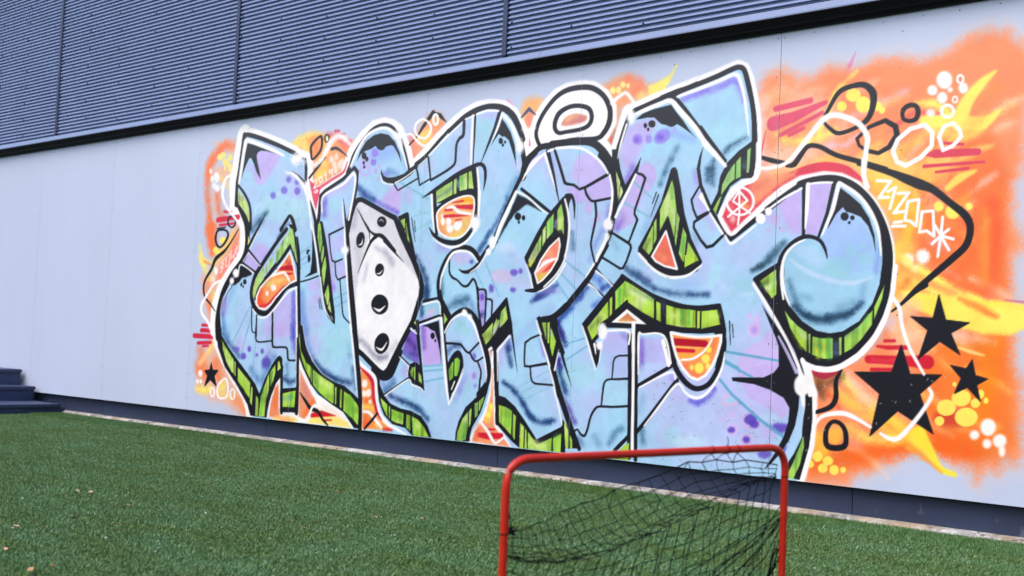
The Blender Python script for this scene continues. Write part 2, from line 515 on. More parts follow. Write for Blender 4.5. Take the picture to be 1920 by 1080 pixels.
# ------------------------------------------------------------------ the mural
# spray strokes and fills in wall millimetres: kind r g b soft alpha smooth closed | x z (w) ...
STROKES = """
F 241 176 146 395 75 0 1|658 2406 860 2425 1025 2384 1041 2112 1046 1719 966 1635 815 1507 760 1287 731 1111 792 935 767 715 654 623 601 533 605 334 729 310 1014 284 1235 213 1414 158 1513 199 1417 526 1100 940 1091 1458 1247 1711 1095 2239
S 240 118 66 291 95 1 0|986 2367 99 835 2371 148 716 2306 189 639 2221 197 623 2089 157 646 1921 138 689 1754 162 716 1687 183
S 240 118 66 346 80 1 0|761 1965 189 784 1865 178 847 1780 162
F 241 176 146 346 80 1 1|939 2134 918 2097 859 2077 781 2082 716 2110 688 2151 709 2189 770 2208 847 2203 912 2175
S 236 206 130 229 80 1 0|817 2110 96 920 2038 100 956 1938 76
S 240 160 90 283 70 1 0|987 2204 109 992 1985 108 1003 1863 107
F 244 226 126 58 100 1 1|820 2282 814 2266 795 2257 771 2259 751 2271 742 2288 748 2304 766 2313 791 2311 811 2299
F 244 226 126 58 100 1 1|861 2297 856 2284 838 2277 816 2279 797 2288 789 2303 795 2316 812 2323 834 2321 853 2311
F 244 226 126 57 100 1 1|911 2233 904 2214 881 2204 852 2206 828 2219 817 2240 824 2258 847 2269 876 2266 900 2253
F 244 226 126 57 100 1 1|954 2270 949 2254 933 2245 913 2247 896 2258 888 2275 893 2291 908 2300 929 2299 946 2287
F 244 226 126 57 100 1 1|878 2183 876 2171 867 2165 855 2166 844 2173 840 2185 842 2197 851 2203 863 2202 874 2195
F 244 226 126 57 100 1 1|951 2199 946 2187 933 2180 917 2181 902 2190 896 2203 900 2215 913 2222 930 2220 944 2212
F 244 226 126 57 100 1 1|1012 2160 1003 2147 978 2140 946 2142 920 2152 908 2168 917 2181 942 2188 974 2186 1001 2176
F 243 245 254 129 95 1 1|676 2177 674 2165 665 2158 654 2159 644 2167 639 2179 641 2191 650 2197 661 2197 671 2189
F 243 245 254 129 95 1 1|708 2108 705 2093 695 2084 682 2085 671 2095 665 2111 668 2126 677 2135 691 2135 702 2124
F 243 245 254 128 95 1 1|786 2116 781 2091 763 2076 739 2078 718 2095 708 2121 713 2146 731 2160 756 2158 777 2142
F 243 245 254 128 95 1 1|749 2048 745 2031 731 2021 711 2022 695 2034 687 2052 692 2069 706 2079 725 2078 742 2066
F 243 245 254 128 95 1 1|796 2025 791 2008 775 1998 755 1999 737 2011 729 2029 734 2046 749 2056 770 2054 788 2043
F 243 245 254 127 95 1 1|842 2034 840 2024 833 2018 824 2018 815 2025 812 2036 814 2047 821 2053 830 2052 838 2045
S 246 190 170 174 80 1 0|708 2009 72 728 1901 65 768 1734 54
S 240 118 66 290 95 1 0|702 1687 301 725 1588 272 748 1497 163
S 241 176 146 346 80 1 0|685 1260 320 741 1112 321 781 982 242
S 238 120 70 232 60 1 0|674 1227 141 729 1161 140
S 240 118 66 287 75 1 0|752 1063 156 804 950 159 826 869 162
S 246 232 120 117 95 1 0|557 1576 17 578 1468 122 639 1384 127 679 1326 49
S 246 214 110 145 90 1 0|613 1434 86 700 1408 66 811 1414 33
S 226 70 60 87 70 1 0|635 1421 14 744 1386 31
S 246 210 110 229 75 1 0|1037 1628 162 950 1541 156 847 1470 160 759 1374 129 726 1276 110
F 247 232 104 86 100 1 1|944 1586 935 1570 910 1561 878 1561 851 1572 839 1589 848 1605 873 1614 905 1613 932 1602
F 247 232 104 86 100 1 1|827 1512 821 1496 802 1487 778 1488 758 1498 749 1513 755 1529 774 1538 798 1537 818 1527
F 247 232 104 115 100 1 1|853 1487 848 1478 835 1473 818 1473 803 1479 797 1488 802 1496 815 1501 832 1501 847 1495
S 240 120 100 282 70 1 0|1068 1578 240 1038 1467 247 925 1372 207 863 1299 144
S 216 72 104 90 95 1 0|1148 1584 69 1129 1497 130 1044 1402 103 945 1291 81 909 1242 39
F 243 245 254 144 100 1 1|834 1340 831 1320 818 1308 801 1308 786 1321 779 1341 782 1361 795 1373 812 1373 827 1361
F 250 225 200 173 100 1 1|804 1275 799 1258 784 1248 763 1248 745 1259 737 1276 742 1293 758 1304 778 1304 796 1293
F 246 160 130 174 100 1 1|737 1235 732 1222 719 1215 702 1215 687 1223 681 1235 685 1248 698 1255 715 1255 730 1248
S 228 216 120 287 60 1 0|785 1161 109 798 1096 109
S 216 72 104 57 90 1 0|897 1226 26 853 1129 43 830 1048 22
S 240 118 66 347 80 1 0|640 683 131 674 619 251 667 545 321 727 499 259
S 244 200 150 230 90 1 0|830 746 137 741 654 103 650 577 66
S 246 222 120 172 80 1 0|823 746 114 774 671 75
S 240 118 66 339 80 1 0|887 571 234 922 492 233
S 247 232 104 230 90 1 0|627 363 67 727 353 114 823 366 98
S 247 232 104 222 70 1 0|1010 416 140 974 366 171 1072 324 81 1176 346 48
S 240 140 90 326 85 1 0|1167 299 207 1277 243 194 1332 200 123
S 241 176 146 446 60 1 0|830 294 97 1021 290 98 1184 252 100
F 243 245 254 93 100 1 1|693 491 689 473 676 462 659 461 644 471 637 488 640 506 654 517 671 518 686 508
F 243 245 254 93 100 1 1|652 425 649 414 639 406 625 405 613 412 607 423 610 435 621 442 635 443 647 437
F 243 245 254 92 100 1 1|695 427 692 418 684 411 674 411 665 416 661 426 663 435 671 442 682 442 690 437
F 246 216 110 256 95 0 1|1699 2320 1804 2373 1968 2400 2098 2374 2172 2307 2042 2205 1964 2143 1912 2207 1800 2270
F 244 160 90 300 90 0 1|1890 2346 2064 2362 2237 2354 2397 2295 2475 2274 2424 2220 2380 2076 2173 1994 2063 1925 2013 1973 1931 2122 1973 2188
S 246 120 80 255 60 1 0|1998 2322 131 2027 2244 141 1995 2201 134
S 216 72 104 198 80 1 0|2146 2354 45 2261 2322 90 2400 2251 76
S 216 72 104 103 85 1 0|1787 2286 13 1887 2232 45 1951 2159 49
S 247 232 104 252 75 1 0|2092 2149 130 2142 2093 161 2054 2046 129
S 240 110 110 245 60 1 0|2335 2234 126 2383 2179 126
S 232 130 100 204 80 1 0|1967 2105 112 1983 2051 112
F 246 236 190 30 100 1 1|2163 2323 2160 2310 2150 2303 2137 2304 2126 2313 2121 2326 2124 2339 2134 2347 2147 2346 2158 2337
F 240 150 110 266 90 0 1|3044 2172 3048 2269 3107 2285 3171 2355 3264 2408 3393 2334 3340 2271 3248 2210 3080 2078
S 247 232 104 222 75 1 0|3148 2253 89 3225 2267 89 3199 2214 117
S 240 130 130 225 70 1 0|3050 2241 96 3077 2134 96
F 245 150 70 307 60 1 1|3373 2350 3358 2319 3317 2303 3263 2308 3218 2332 3199 2366 3214 2397 3257 2413 3310 2408 3354 2383
F 248 176 96 354 90 0 1|4059 2327 4096 2406 4170 2421 4246 2390 4209 2305 4174 2201 4116 2193
S 238 140 120 197 90 1 0|4144 2293 149 4147 2229 149
F 196 52 84 59 100 0 1|4112 2187 4170 2188 4204 2093 4150 2031 4129 2103
S 230 170 200 78 60 1 0|4158 2177 20 4163 2087 20
S 170 40 100 78 60 1 0|4180 2149 30 4183 2092 30
S 236 130 180 48 80 1 0|3945 2426 24 4012 2370 8
F 243 152 96 320 85 0 1|4714 2426 4830 2473 4932 2478 4998 2423 5070 2391 5133 2395 5148 2346 4982 2300 4854 2272 4815 2168 4790 2074 4744 2108 4749 2319
F 244 232 110 120 95 0 1|5050 2381 5132 2407 5200 2433 5245 2486 5252 2482 5214 2408 5162 2345 5066 2326
S 244 120 90 212 60 1 0|4904 2446 93 4999 2411 103 4951 2357 116
S 240 226 130 175 70 1 0|4981 2324 75 5072 2343 75
F 248 230 140 43 100 1 1|4818 2387 4815 2375 4805 2369 4792 2370 4781 2379 4777 2392 4780 2403 4790 2410 4803 2408 4814 2399
F 248 230 140 43 100 1 1|4859 2384 4856 2372 4847 2365 4835 2366 4825 2375 4821 2388 4824 2401 4833 2407 4845 2406 4855 2397
F 248 230 140 43 100 1 1|4890 2413 4887 2403 4877 2397 4866 2398 4856 2406 4852 2417 4855 2427 4864 2433 4876 2431 4886 2424
F 248 230 140 43 100 1 1|4921 2403 4919 2395 4913 2390 4905 2391 4898 2397 4895 2406 4897 2414 4904 2419 4912 2418 4918 2412
S 226 160 120 144 80 1 0|4832 2274 104 4828 2191 90 4803 2097 75
S 236 90 60 144 80 1 0|4780 2117 72 4790 2056 72
S 110 90 110 144 50 1 0|4823 2137 30 4804 2073 30
F 246 186 160 1171 55 0 1|5776 2232 5830 2353 5939 2374 6035 2310 6128 2316 6211 2357 6337 2324 6451 2357 6564 2356 6680 2319 6834 2355 6910 2404 7012 2426 7111 2406 7210 2311 7249 2160 7203 2039 7196 1788 7150 1666 7151 1502 7190 1438 7199 1388 7151 1339 7145 1189 7160 1140 7164 941 7161 841 7201 769 7210 549 7214 451 7194 376 7139 375 7099 327 7054 357 7012 278 6981 325 6904 353 6800 402 6720 454 6669 377 6553 309 6396 232 6368 183 6118 167 6090 575 6054 741 6264 778 6487 1029 6590 1350 6529 1567 6323 1770 6114 1783 5834 1656 5738 1602 5731 1808 5765 1953
F 241 138 90 506 96 0 1|5776 2232 5830 2353 5939 2374 6035 2310 6128 2316 6211 2357 6337 2324 6451 2357 6564 2356 6680 2319 6834 2355 6910 2404 7012 2426 7111 2406 7210 2311 7249 2160 7203 2039 7196 1788 7150 1666 7151 1502 7190 1438 7199 1388 7151 1339 7145 1189 7160 1140 7164 941 7161 841 7201 769 7210 549 7214 451 7194 376 7139 375 7099 327 7054 357 7012 278 6981 325 6904 353 6800 402 6720 454 6669 377 6553 309 6396 232 6368 183 6118 167 6090 575 6054 741 6264 778 6487 1029 6590 1350 6529 1567 6323 1770 6114 1783 5834 1656 5738 1602 5731 1808 5765 1953
F 238 112 52 411 80 0 1|6738 1928 7047 1927 7125 1718 7107 1391 7135 1189 6963 1139 6807 1242 6641 1482 6581 1672
F 240 118 40 407 85 0 1|6628 925 7139 965 7173 472 7054 387 6826 417 6665 507 6767 722
S 236 96 26 267 80 1 0|6219 309 217 6393 339 212 6559 394 188 6773 438 258 7004 408 152
S 238 186 204 187 48 1 0|6385 1452 11 6465 1497 106 6523 1563 39 6554 1646 6
S 246 196 170 141 56 1 0|5843 1488 12 5899 1524 56 5961 1550 39 6026 1568 6
S 252 214 190 199 57 1 0|7020 1996 11 7076 2044 52 7142 2074 43 7216 2085 5
S 248 226 120 150 45 1 0|6837 575 11 6873 543 96 6917 524 34 6965 520 5
S 250 206 110 250 40 1 0|5862 1487 12 5893 1460 100 5922 1431 47 5948 1401 6
S 240 116 60 183 33 1 0|6918 1920 11 6973 1938 66 7028 1952 53 7084 1963 5
S 246 196 170 187 31 1 0|6494 1869 11 6590 1885 93 6672 1928 76 6735 1994 6
S 236 100 60 173 51 1 0|6946 1498 10 6971 1470 89 6996 1442 55 7021 1414 5
S 240 116 60 105 54 1 0|6897 1982 11 6947 1985 105 6994 1998 63 7036 2021 5
S 250 206 110 187 32 1 0|6239 1457 11 6297 1428 60 6358 1406 48 6419 1391 5
S 250 206 110 246 42 1 0|6324 1197 11 6378 1180 68 6426 1155 45 6470 1123 5
S 252 214 190 223 38 1 0|6308 654 11 6373 610 41 6444 582 84 6521 569 5
S 244 170 60 237 39 1 0|6053 2021 13 6075 2043 69 6097 2066 39 6118 2089 6
S 250 206 110 207 53 1 0|6390 1694 11 6474 1702 44 6554 1721 59 6628 1751 6
S 238 186 204 149 34 1 0|6298 556 11 6382 550 63 6461 532 83 6533 500 5
S 240 116 60 173 42 1 0|6801 707 10 6882 706 48 6957 686 54 7024 649 5
S 248 226 120 181 39 1 0|6029 1388 11 6094 1350 83 6144 1297 69 6176 1234 6
S 252 214 190 127 33 1 0|6484 1103 11 6556 1045 42 6624 986 44 6688 924 5
S 248 226 120 143 55 1 0|6405 2090 12 6479 2119 68 6556 2138 83 6635 2148 6
S 248 226 120 113 36 1 0|6801 1080 10 6823 1061 82 6843 1040 52 6861 1019 5
S 238 186 204 153 53 1 0|6621 1826 11 6653 1865 42 6683 1904 78 6713 1943 6
S 246 196 170 154 53 1 0|5758 416 12 5872 395 49 5967 345 58 6036 269 6
S 250 206 110 186 46 1 0|6106 1799 13 6120 1832 74 6145 1860 82 6177 1879 6
S 240 116 60 197 59 1 0|6322 1049 11 6368 1033 39 6414 1018 46 6459 1002 5
S 240 116 60 127 31 1 0|6511 1516 11 6549 1465 82 6593 1419 68 6641 1378 5
S 252 214 190 164 37 1 0|6036 1583 11 6101 1577 112 6161 1591 41 6212 1622 6
S 240 116 60 169 58 1 0|6560 1361 11 6638 1318 42 6718 1280 47 6798 1248 5
S 236 100 60 209 50 1 0|6447 1483 11 6476 1496 80 6500 1516 45 6516 1542 6
S 244 170 60 167 31 1 0|5986 1073 11 6050 1051 55 6112 1026 65 6171 997 6
S 250 206 110 232 36 1 0|6551 1385 11 6594 1356 69 6631 1320 32 6658 1277 5
S 250 206 110 171 55 1 0|6170 362 11 6203 347 78 6237 337 78 6272 330 6
S 252 214 190 190 54 1 0|6347 1193 11 6391 1142 53 6439 1096 83 6490 1055 5
S 252 214 190 192 57 1 0|6836 1815 11 6856 1856 72 6886 1889 80 6924 1913 5
S 240 116 60 192 52 1 0|6799 1632 11 6830 1678 51 6866 1720 40 6907 1757 5
S 250 206 110 234 34 1 0|5850 1673 13 5908 1720 81 5966 1766 59 6026 1809 6
S 248 226 120 179 32 1 0|6396 1345 11 6430 1282 105 6481 1233 71 6545 1203 5
S 250 206 110 114 41 1 0|6814 1499 10 6883 1481 96 6943 1445 78 6990 1392 5
S 236 100 60 122 32 1 0|6983 840 10 7008 812 79 7032 784 79 7056 756 5
S 246 196 170 111 55 1 0|6862 1186 10 6936 1147 57 7013 1120 50 7091 1105 5
S 240 116 60 249 41 1 0|6145 1398 11 6196 1374 85 6239 1341 78 6274 1300 6
S 244 170 60 198 55 1 0|6785 660 11 6841 600 46 6912 562 52 6992 548 5
S 236 100 60 150 30 1 0|6683 1121 11 6731 1081 78 6784 1050 80 6841 1027 5
S 240 116 60 224 38 1 0|6070 2126 13 6107 2161 114 6152 2186 48 6204 2199 6
S 246 196 170 203 36 1 0|6624 1508 10 6709 1461 74 6796 1423 32 6884 1394 5
S 250 206 110 155 35 1 0|6874 929 10 6935 911 42 6991 886 51 7044 853 5
S 240 116 60 192 57 1 0|6122 1924 12 6170 1959 114 6223 1987 57 6280 2007 6
S 244 170 60 249 55 1 0|5867 376 12 5928 347 98 5992 328 40 6058 317 6
S 244 170 60 115 34 1 0|6684 1757 11 6736 1782 76 6776 1820 74 6802 1869 5
S 252 214 190 231 59 1 0|6739 1584 11 6785 1598 104 6823 1624 85 6852 1660 5
S 252 214 190 262 32 1 0|5937 1179 11 6014 1148 91 6091 1124 84 6169 1105 6
S 252 214 190 174 53 1 0|6484 1636 11 6543 1642 72 6597 1660 70 6645 1688 6
S 238 186 204 207 55 1 0|6609 1580 11 6682 1613 97 6754 1648 37 6823 1684 5
S 238 186 204 243 47 1 0|6207 744 11 6309 726 88 6407 701 62 6500 670 5
S 252 214 190 123 56 1 0|5839 1702 13 5866 1725 106 5900 1739 46 5938 1743 6
S 246 196 170 204 40 1 0|6455 1470 11 6525 1418 48 6597 1372 83 6672 1334 5
S 252 214 190 162 44 1 0|6422 579 11 6503 573 59 6575 546 36 6637 502 5
S 240 116 60 132 32 1 0|6223 1759 12 6264 1795 55 6306 1831 77 6348 1866 6
S 248 226 120 242 38 1 0|5984 988 12 6011 972 75 6032 950 46 6047 924 6
S 252 214 190 222 52 1 0|7057 1940 11 7088 1953 52 7120 1963 68 7154 1970 5
S 240 116 60 145 35 1 0|6440 1280 11 6508 1233 66 6580 1196 37 6656 1171 5
S 250 206 110 153 46 1 0|6789 864 10 6831 834 77 6874 805 73 6917 778 5
S 250 206 110 176 58 1 0|6816 1883 11 6881 1927 46 6940 1976 33 6993 2031 5
S 238 186 204 126 32 1 0|6660 1029 11 6707 972 55 6768 935 62 6839 919 5
S 240 116 60 106 51 1 0|6798 1636 11 6866 1680 78 6918 1739 75 6953 1811 5
S 252 214 190 161 38 1 0|6609 1075 11 6664 1057 77 6715 1032 57 6762 1000 5
S 250 206 110 194 30 1 0|6656 1907 11 6695 1927 81 6731 1951 70 6764 1977 6
S 252 214 190 186 52 1 0|6825 641 10 6881 616 50 6927 579 66 6963 532 5
S 248 226 120 109 52 1 0|6860 1791 11 6921 1828 97 6987 1854 70 7056 1870 5
S 240 116 60 129 32 1 0|6076 745 12 6134 704 91 6194 666 64 6255 631 6
S 236 100 60 240 53 1 0|6206 1435 11 6281 1391 46 6349 1340 83 6411 1283 5
S 236 100 60 252 47 1 0|6164 2145 12 6196 2158 98 6223 2177 96 6243 2203 6
S 250 206 110 212 47 1 0|6019 1197 11 6094 1151 49 6172 1113 89 6253 1083 6
S 240 116 60 171 44 1 0|6421 1438 11 6472 1385 52 6519 1329 86 6563 1271 5
S 236 100 60 121 32 1 0|6076 1430 11 6138 1407 73 6194 1375 39 6244 1336 6
S 238 186 204 244 37 1 0|6344 421 11 6386 400 69 6427 380 86 6468 359 6
S 250 206 110 148 57 1 0|6681 716 11 6717 684 98 6759 661 77 6805 648 5
S 248 226 120 190 43 1 0|6953 809 10 7026 779 85 7094 743 39 7158 702 5
S 244 170 60 172 50 1 0|5868 2181 13 5909 2204 50 5945 2234 68 5974 2269 7
S 238 186 204 125 41 1 0|5994 1144 12 6025 1101 108 6063 1064 59 6106 1033 6
S 244 170 60 114 36 1 0|6374 1661 12 6396 1679 66 6422 1694 89 6449 1705 6
S 236 100 60 262 36 1 0|5978 1469 12 6021 1510 77 6067 1546 77 6117 1579 6
S 250 206 110 173 39 1 0|6942 596 10 6998 572 98 7057 553 34 7116 540 5
S 236 100 60 117 53 1 0|6541 1801 12 6595 1850 81 6646 1902 45 6694 1955 6
S 246 196 170 176 48 1 0|6908 1537 11 6928 1563 101 6949 1586 68 6972 1607 5
S 248 226 120 125 37 1 0|7005 548 10 7033 533 37 7064 525 78 7097 525 5
S 250 206 110 140 37 1 0|6712 533 11 6733 498 65 6762 470 71 6799 453 5
S 248 226 120 198 49 1 0|6468 1402 11 6524 1393 37 6576 1374 48 6625 1348 5
S 248 226 120 238 49 1 0|5807 2044 13 5840 2076 113 5873 2108 105 5905 2139 7
S 236 100 60 206 32 1 0|6470 445 11 6500 401 89 6540 366 63 6588 342 5
S 250 206 110 235 49 1 0|6546 1309 11 6578 1292 60 6607 1272 38 6633 1247 5
S 252 214 190 167 52 1 0|6959 1239 10 7028 1208 83 7094 1173 63 7157 1136 5
S 248 226 120 200 43 1 0|5790 2141 14 5828 2191 126 5876 2233 97 5932 2264 6
S 244 170 60 258 31 1 0|5827 2129 12 5867 2130 61 5904 2137 82 5939 2150 6
S 246 196 170 212 59 1 0|6651 550 11 6681 533 42 6708 512 46 6731 487 5
S 240 116 60 171 45 1 0|5855 1512 13 5903 1603 88 5976 1675 95 6069 1724 6
S 236 100 60 136 50 1 0|7040 637 10 7067 623 81 7087 600 72 7099 572 5
S 250 206 110 263 33 1 0|5964 1955 12 6018 1975 64 6064 2004 39 6102 2042 6
S 240 116 60 113 36 1 0|6839 850 10 6893 811 71 6952 781 36 7015 763 5
S 246 196 170 119 45 1 0|6353 2194 12 6394 2219 49 6437 2241 93 6480 2260 6
S 238 186 204 146 52 1 0|6633 1321 11 6686 1304 73 6731 1275 50 6767 1235 5
S 246 196 170 160 32 1 0|6700 1888 11 6752 1944 87 6817 1983 73 6890 2003 5
S 238 186 204 139 46 1 0|6756 1032 10 6790 1018 90 6820 997 39 6843 969 5
S 240 116 60 205 46 1 0|5853 339 11 5898 338 71 5940 329 83 5979 313 6
S 238 186 204 223 37 1 0|5805 1395 12 5858 1322 45 5925 1261 76 6003 1214 6
S 252 214 190 261 33 1 0|6051 1059 11 6086 1048 40 6122 1040 38 6157 1034 6
S 250 206 110 155 40 1 0|6988 1433 10 7012 1477 69 7046 1512 54 7088 1536 5
S 240 116 60 142 58 1 0|6622 932 11 6670 871 80 6721 814 68 6775 761 5
S 252 214 190 133 47 1 0|6338 379 11 6433 358 45 6514 314 56 6577 250 6
S 248 226 120 158 53 1 0|6938 2134 11 6965 2153 70 6995 2169 79 7026 2182 5
S 238 186 204 132 35 1 0|6799 1296 10 6838 1279 59 6875 1258 54 6909 1232 5
S 244 170 60 155 50 1 0|6771 1502 11 6838 1554 81 6905 1605 79 6970 1655 5
S 248 226 120 212 43 1 0|6952 1995 11 7019 2012 42 7085 2032 67 7148 2054 5
S 236 100 60 120 48 1 0|6690 946 11 6747 915 39 6793 871 49 6826 817 5
S 250 206 110 190 44 1 0|6263 1095 11 6290 1078 71 6320 1065 69 6352 1058 5
S 252 214 190 162 33 1 0|6696 608 11 6758 557 82 6824 514 65 6893 479 5
S 240 116 60 194 54 1 0|6826 1836 11 6862 1854 84 6890 1881 84 6909 1916 5
S 240 128 20 224 70 1 0|7055 938 197 7045 787 197 7040 586 148
S 240 90 50 225 70 1 0|7054 1595 118 7077 1417 148 7037 1190 129
S 240 160 60 176 50 1 0|7017 1546 80 7032 1215 79
S 244 186 160 419 75 1 0|5883 2118 379 6039 2189 339 6226 2056 348 6109 1925 367 5923 1882 360
S 238 190 200 185 70 1 0|5822 2212 105 5823 2007 103 5862 1799 101
S 240 196 170 351 70 1 0|5923 1882 249 6143 1810 247 6409 1819 244
S 248 190 60 381 85 1 0|6496 1758 319 6610 1617 371 6641 1482 269
S 250 206 110 325 70 1 0|6465 1842 317 6634 1749 318 6794 1792 324
S 252 200 80 296 80 1 0|6616 1376 216 6647 1243 271 6623 1111 218
S 247 232 104 78 95 1 0|6718 2019 107 6876 2017 164 6926 2094 128 6992 2173 91 7057 2225 25
S 247 232 104 77 95 1 0|6885 1994 156 7004 1983 123 7082 2035 21
S 247 232 104 156 75 1 0|6754 1980 103 6895 1932 156 7005 1957 53
S 247 232 104 106 85 1 0|6680 2112 64 6769 2098 75 6832 2060 67
S 247 232 104 87 85 1 0|6357 2313 16 6251 2223 71 6190 2088 63 6148 1998 55
S 247 232 104 148 80 1 0|5908 2019 38 6005 1972 76 6168 1987 90 6247 2026 40
S 248 190 80 202 70 1 0|6051 1825 59 6252 1867 93 6390 1811 72
S 247 232 104 77 85 1 0|6840 1675 54 6900 1724 90 6975 1753 21
S 248 190 80 161 70 1 0|6598 1752 88 6707 1718 126 6777 1784 74
S 248 190 80 135 60 1 0|6595 1869 114 6658 1908 113 6720 1948 75
S 248 190 80 140 70 1 0|6499 1967 59 6444 1917 78 6388 1885 39
S 230 90 90 67 75 1 0|6582 2014 57 6672 2063 48 6788 2047 31
S 236 190 214 167 65 1 0|6344 2073 79 6458 2126 85 6624 2180 57
S 240 120 100 112 60 1 0|6311 1863 31 6444 1935 47 6555 1998 38
S 222 120 190 46 80 1 0|6346 2412 12 6317 2346 45
S 232 120 120 86 60 1 0|6312 2346 37 6284 2275 16
S 238 190 220 143 70 1 0|6200 1937 49 6309 1937 58 6366 1979 40
S 216 140 60 306 50 1 0|6937 1946 90 7002 2060 89 7059 2148 89
F 246 236 246 80 90 1 1|6771 2053 6767 2042 6756 2036 6742 2038 6730 2046 6725 2058 6729 2069 6741 2075 6755 2073 6767 2065
S 241 176 146 425 60 1 0|5826 2232 125 5953 2266 116 6069 2215 110
S 236 216 226 152 50 1 0|6961 1651 35 7018 1699 53 7067 1730 35
F 247 232 104 34 100 1 1|6381 2185 6374 2165 6354 2154 6329 2157 6308 2172 6299 2194 6307 2214 6327 2224 6352 2221 6373 2206
F 247 232 104 35 100 1 1|6306 2134 6301 2120 6288 2112 6271 2113 6256 2124 6251 2140 6256 2155 6269 2163 6286 2161 6300 2150
F 247 232 104 34 100 1 1|6436 2130 6429 2106 6409 2093 6384 2095 6363 2113 6355 2139 6362 2163 6382 2176 6407 2173 6427 2156
F 247 232 104 33 100 1 1|6497 2114 6494 2101 6484 2093 6471 2095 6460 2104 6456 2119 6459 2132 6470 2140 6483 2139 6493 2129
F 247 232 104 33 100 1 1|6514 2093 6511 2083 6503 2077 6493 2078 6485 2085 6482 2096 6485 2106 6493 2111 6502 2110 6511 2103
F 243 245 254 69 100 1 1|6851 2207 6844 2182 6825 2168 6802 2171 6782 2190 6774 2216 6781 2242 6800 2255 6823 2252 6843 2234
F 243 245 254 69 100 1 1|6779 2165 6775 2150 6763 2143 6747 2145 6735 2155 6729 2170 6734 2184 6746 2192 6762 2190 6774 2180
F 243 245 254 69 100 1 1|6829 2122 6824 2106 6812 2097 6797 2099 6784 2110 6779 2127 6784 2144 6796 2152 6811 2151 6823 2139
F 243 245 254 67 100 1 1|6928 2159 6924 2144 6913 2136 6899 2137 6888 2148 6883 2164 6887 2179 6898 2187 6912 2186 6923 2175
F 243 245 254 68 100 1 1|6855 2159 6852 2152 6846 2148 6839 2149 6833 2154 6830 2161 6832 2168 6838 2172 6846 2171 6852 2166
F 247 232 104 39 100 1 1|6823 1588 6819 1574 6807 1566 6792 1566 6780 1576 6775 1590 6779 1604 6791 1612 6806 1611 6818 1602
F 247 232 104 39 100 1 1|6905 1557 6898 1537 6881 1525 6858 1526 6840 1539 6832 1560 6839 1581 6857 1593 6879 1592 6897 1578
F 247 232 104 38 100 1 1|6964 1582 6960 1572 6952 1566 6941 1567 6933 1574 6929 1584 6932 1594 6941 1600 6951 1599 6960 1593
F 252 244 246 134 100 1 1|6684 1328 6679 1309 6664 1297 6646 1297 6631 1309 6624 1329 6630 1348 6644 1360 6663 1360 6678 1347
F 252 244 246 132 100 1 1|6760 1346 6754 1324 6738 1311 6717 1311 6700 1325 6693 1347 6699 1368 6715 1381 6736 1381 6753 1367
F 252 244 246 133 100 1 1|6711 1283 6707 1270 6697 1262 6683 1262 6672 1270 6667 1284 6671 1297 6682 1305 6696 1305 6707 1297
S 240 110 60 234 70 1 0|6786 1477 137 6862 1462 138 6911 1485 140
S 226 140 150 236 55 1 0|6762 1409 62 6826 1382 64 6787 1427 62
S 238 96 60 160 60 1 0|6625 1188 39 6676 1245 52 6778 1263 25
S 238 100 50 230 50 1 0|6985 1433 74 6963 1335 75 6866 1250 76
S 247 232 104 130 90 1 0|6617 1350 53 6728 1242 177 6887 1151 173 7064 1064 200
F 249 230 90 127 92 0 1|6988 1139 7279 1111 7281 1037 7151 970 7017 972 6838 1019 6650 1111 6621 1177 6756 1164
S 247 232 104 124 95 1 0|6888 1100 204 7015 1038 233 7280 1052 167
S 238 110 50 101 80 1 0|6913 1138 31 7014 1088 80 7084 1054 40
S 190 100 150 36 80 1 0|7124 1132 15 7279 1116 29
S 240 130 80 105 60 1 0|6618 1297 42 6755 1216 73 6886 1164 41
S 246 206 190 176 60 1 0|6891 959 133 7067 938 50
S 246 196 170 240 70 1 0|6651 1084 271 6627 978 271 6709 902 265
S 250 210 140 132 60 1 0|6666 1022 59 6735 957 44 6795 887 29
S 250 208 130 40 95 1 0|6909 905 20 6966 886 40 7032 870 14
S 246 190 150 272 70 1 0|6432 974 218 6570 1030 213 6628 925 216
S 200 180 210 192 70 1 0|6379 837 88 6490 922 88 6570 1030 87
F 200 40 40 229 70 1 1|6980 570 6963 544 6918 526 6861 521 6814 533 6795 557 6813 584 6859 602 6916 606 6962 594
S 248 226 60 64 95 1 0|6725 473 162 6788 388 86 6833 321 64 6906 297 47
S 250 220 70 160 85 1 0|6499 574 166 6639 479 185 6775 387 118
S 240 130 50 79 60 1 0|6500 561 33 6667 429 54 6842 303 27
S 247 232 104 138 85 1 0|6320 748 54 6394 675 106 6476 621 104 6530 599 34
S 248 190 80 192 80 1 0|6295 653 89 6397 590 123 6487 529 104 6654 451 85
S 247 232 104 193 70 1 0|6264 444 102 6373 470 102 6464 435 85 6603 430 66
S 226 84 60 113 60 1 0|6230 649 36 6277 626 47 6316 551 29
S 252 190 180 165 70 1 0|6352 754 57 6441 651 145 6526 603 109
S 190 40 74 46 100 1 0|6137 762 46 6218 739 90 6305 769 45
S 90 60 40 199 75 1 0|6172 715 88 6238 701 104 6311 739 69
S 60 40 40 172 60 1 0|6192 664 93 6212 639 93
S 234 104 34 280 70 1 0|6176 255 102 6286 309 118 6483 361 83
S 250 190 60 200 70 1 0|6189 438 95 6200 387 113 6248 348 110
S 214 58 84 35 100 1 0|5760 1601 43 5865 1707 93 5979 1778 106 6102 1817 109 6203 1826 104 6313 1800 94 6401 1742 36
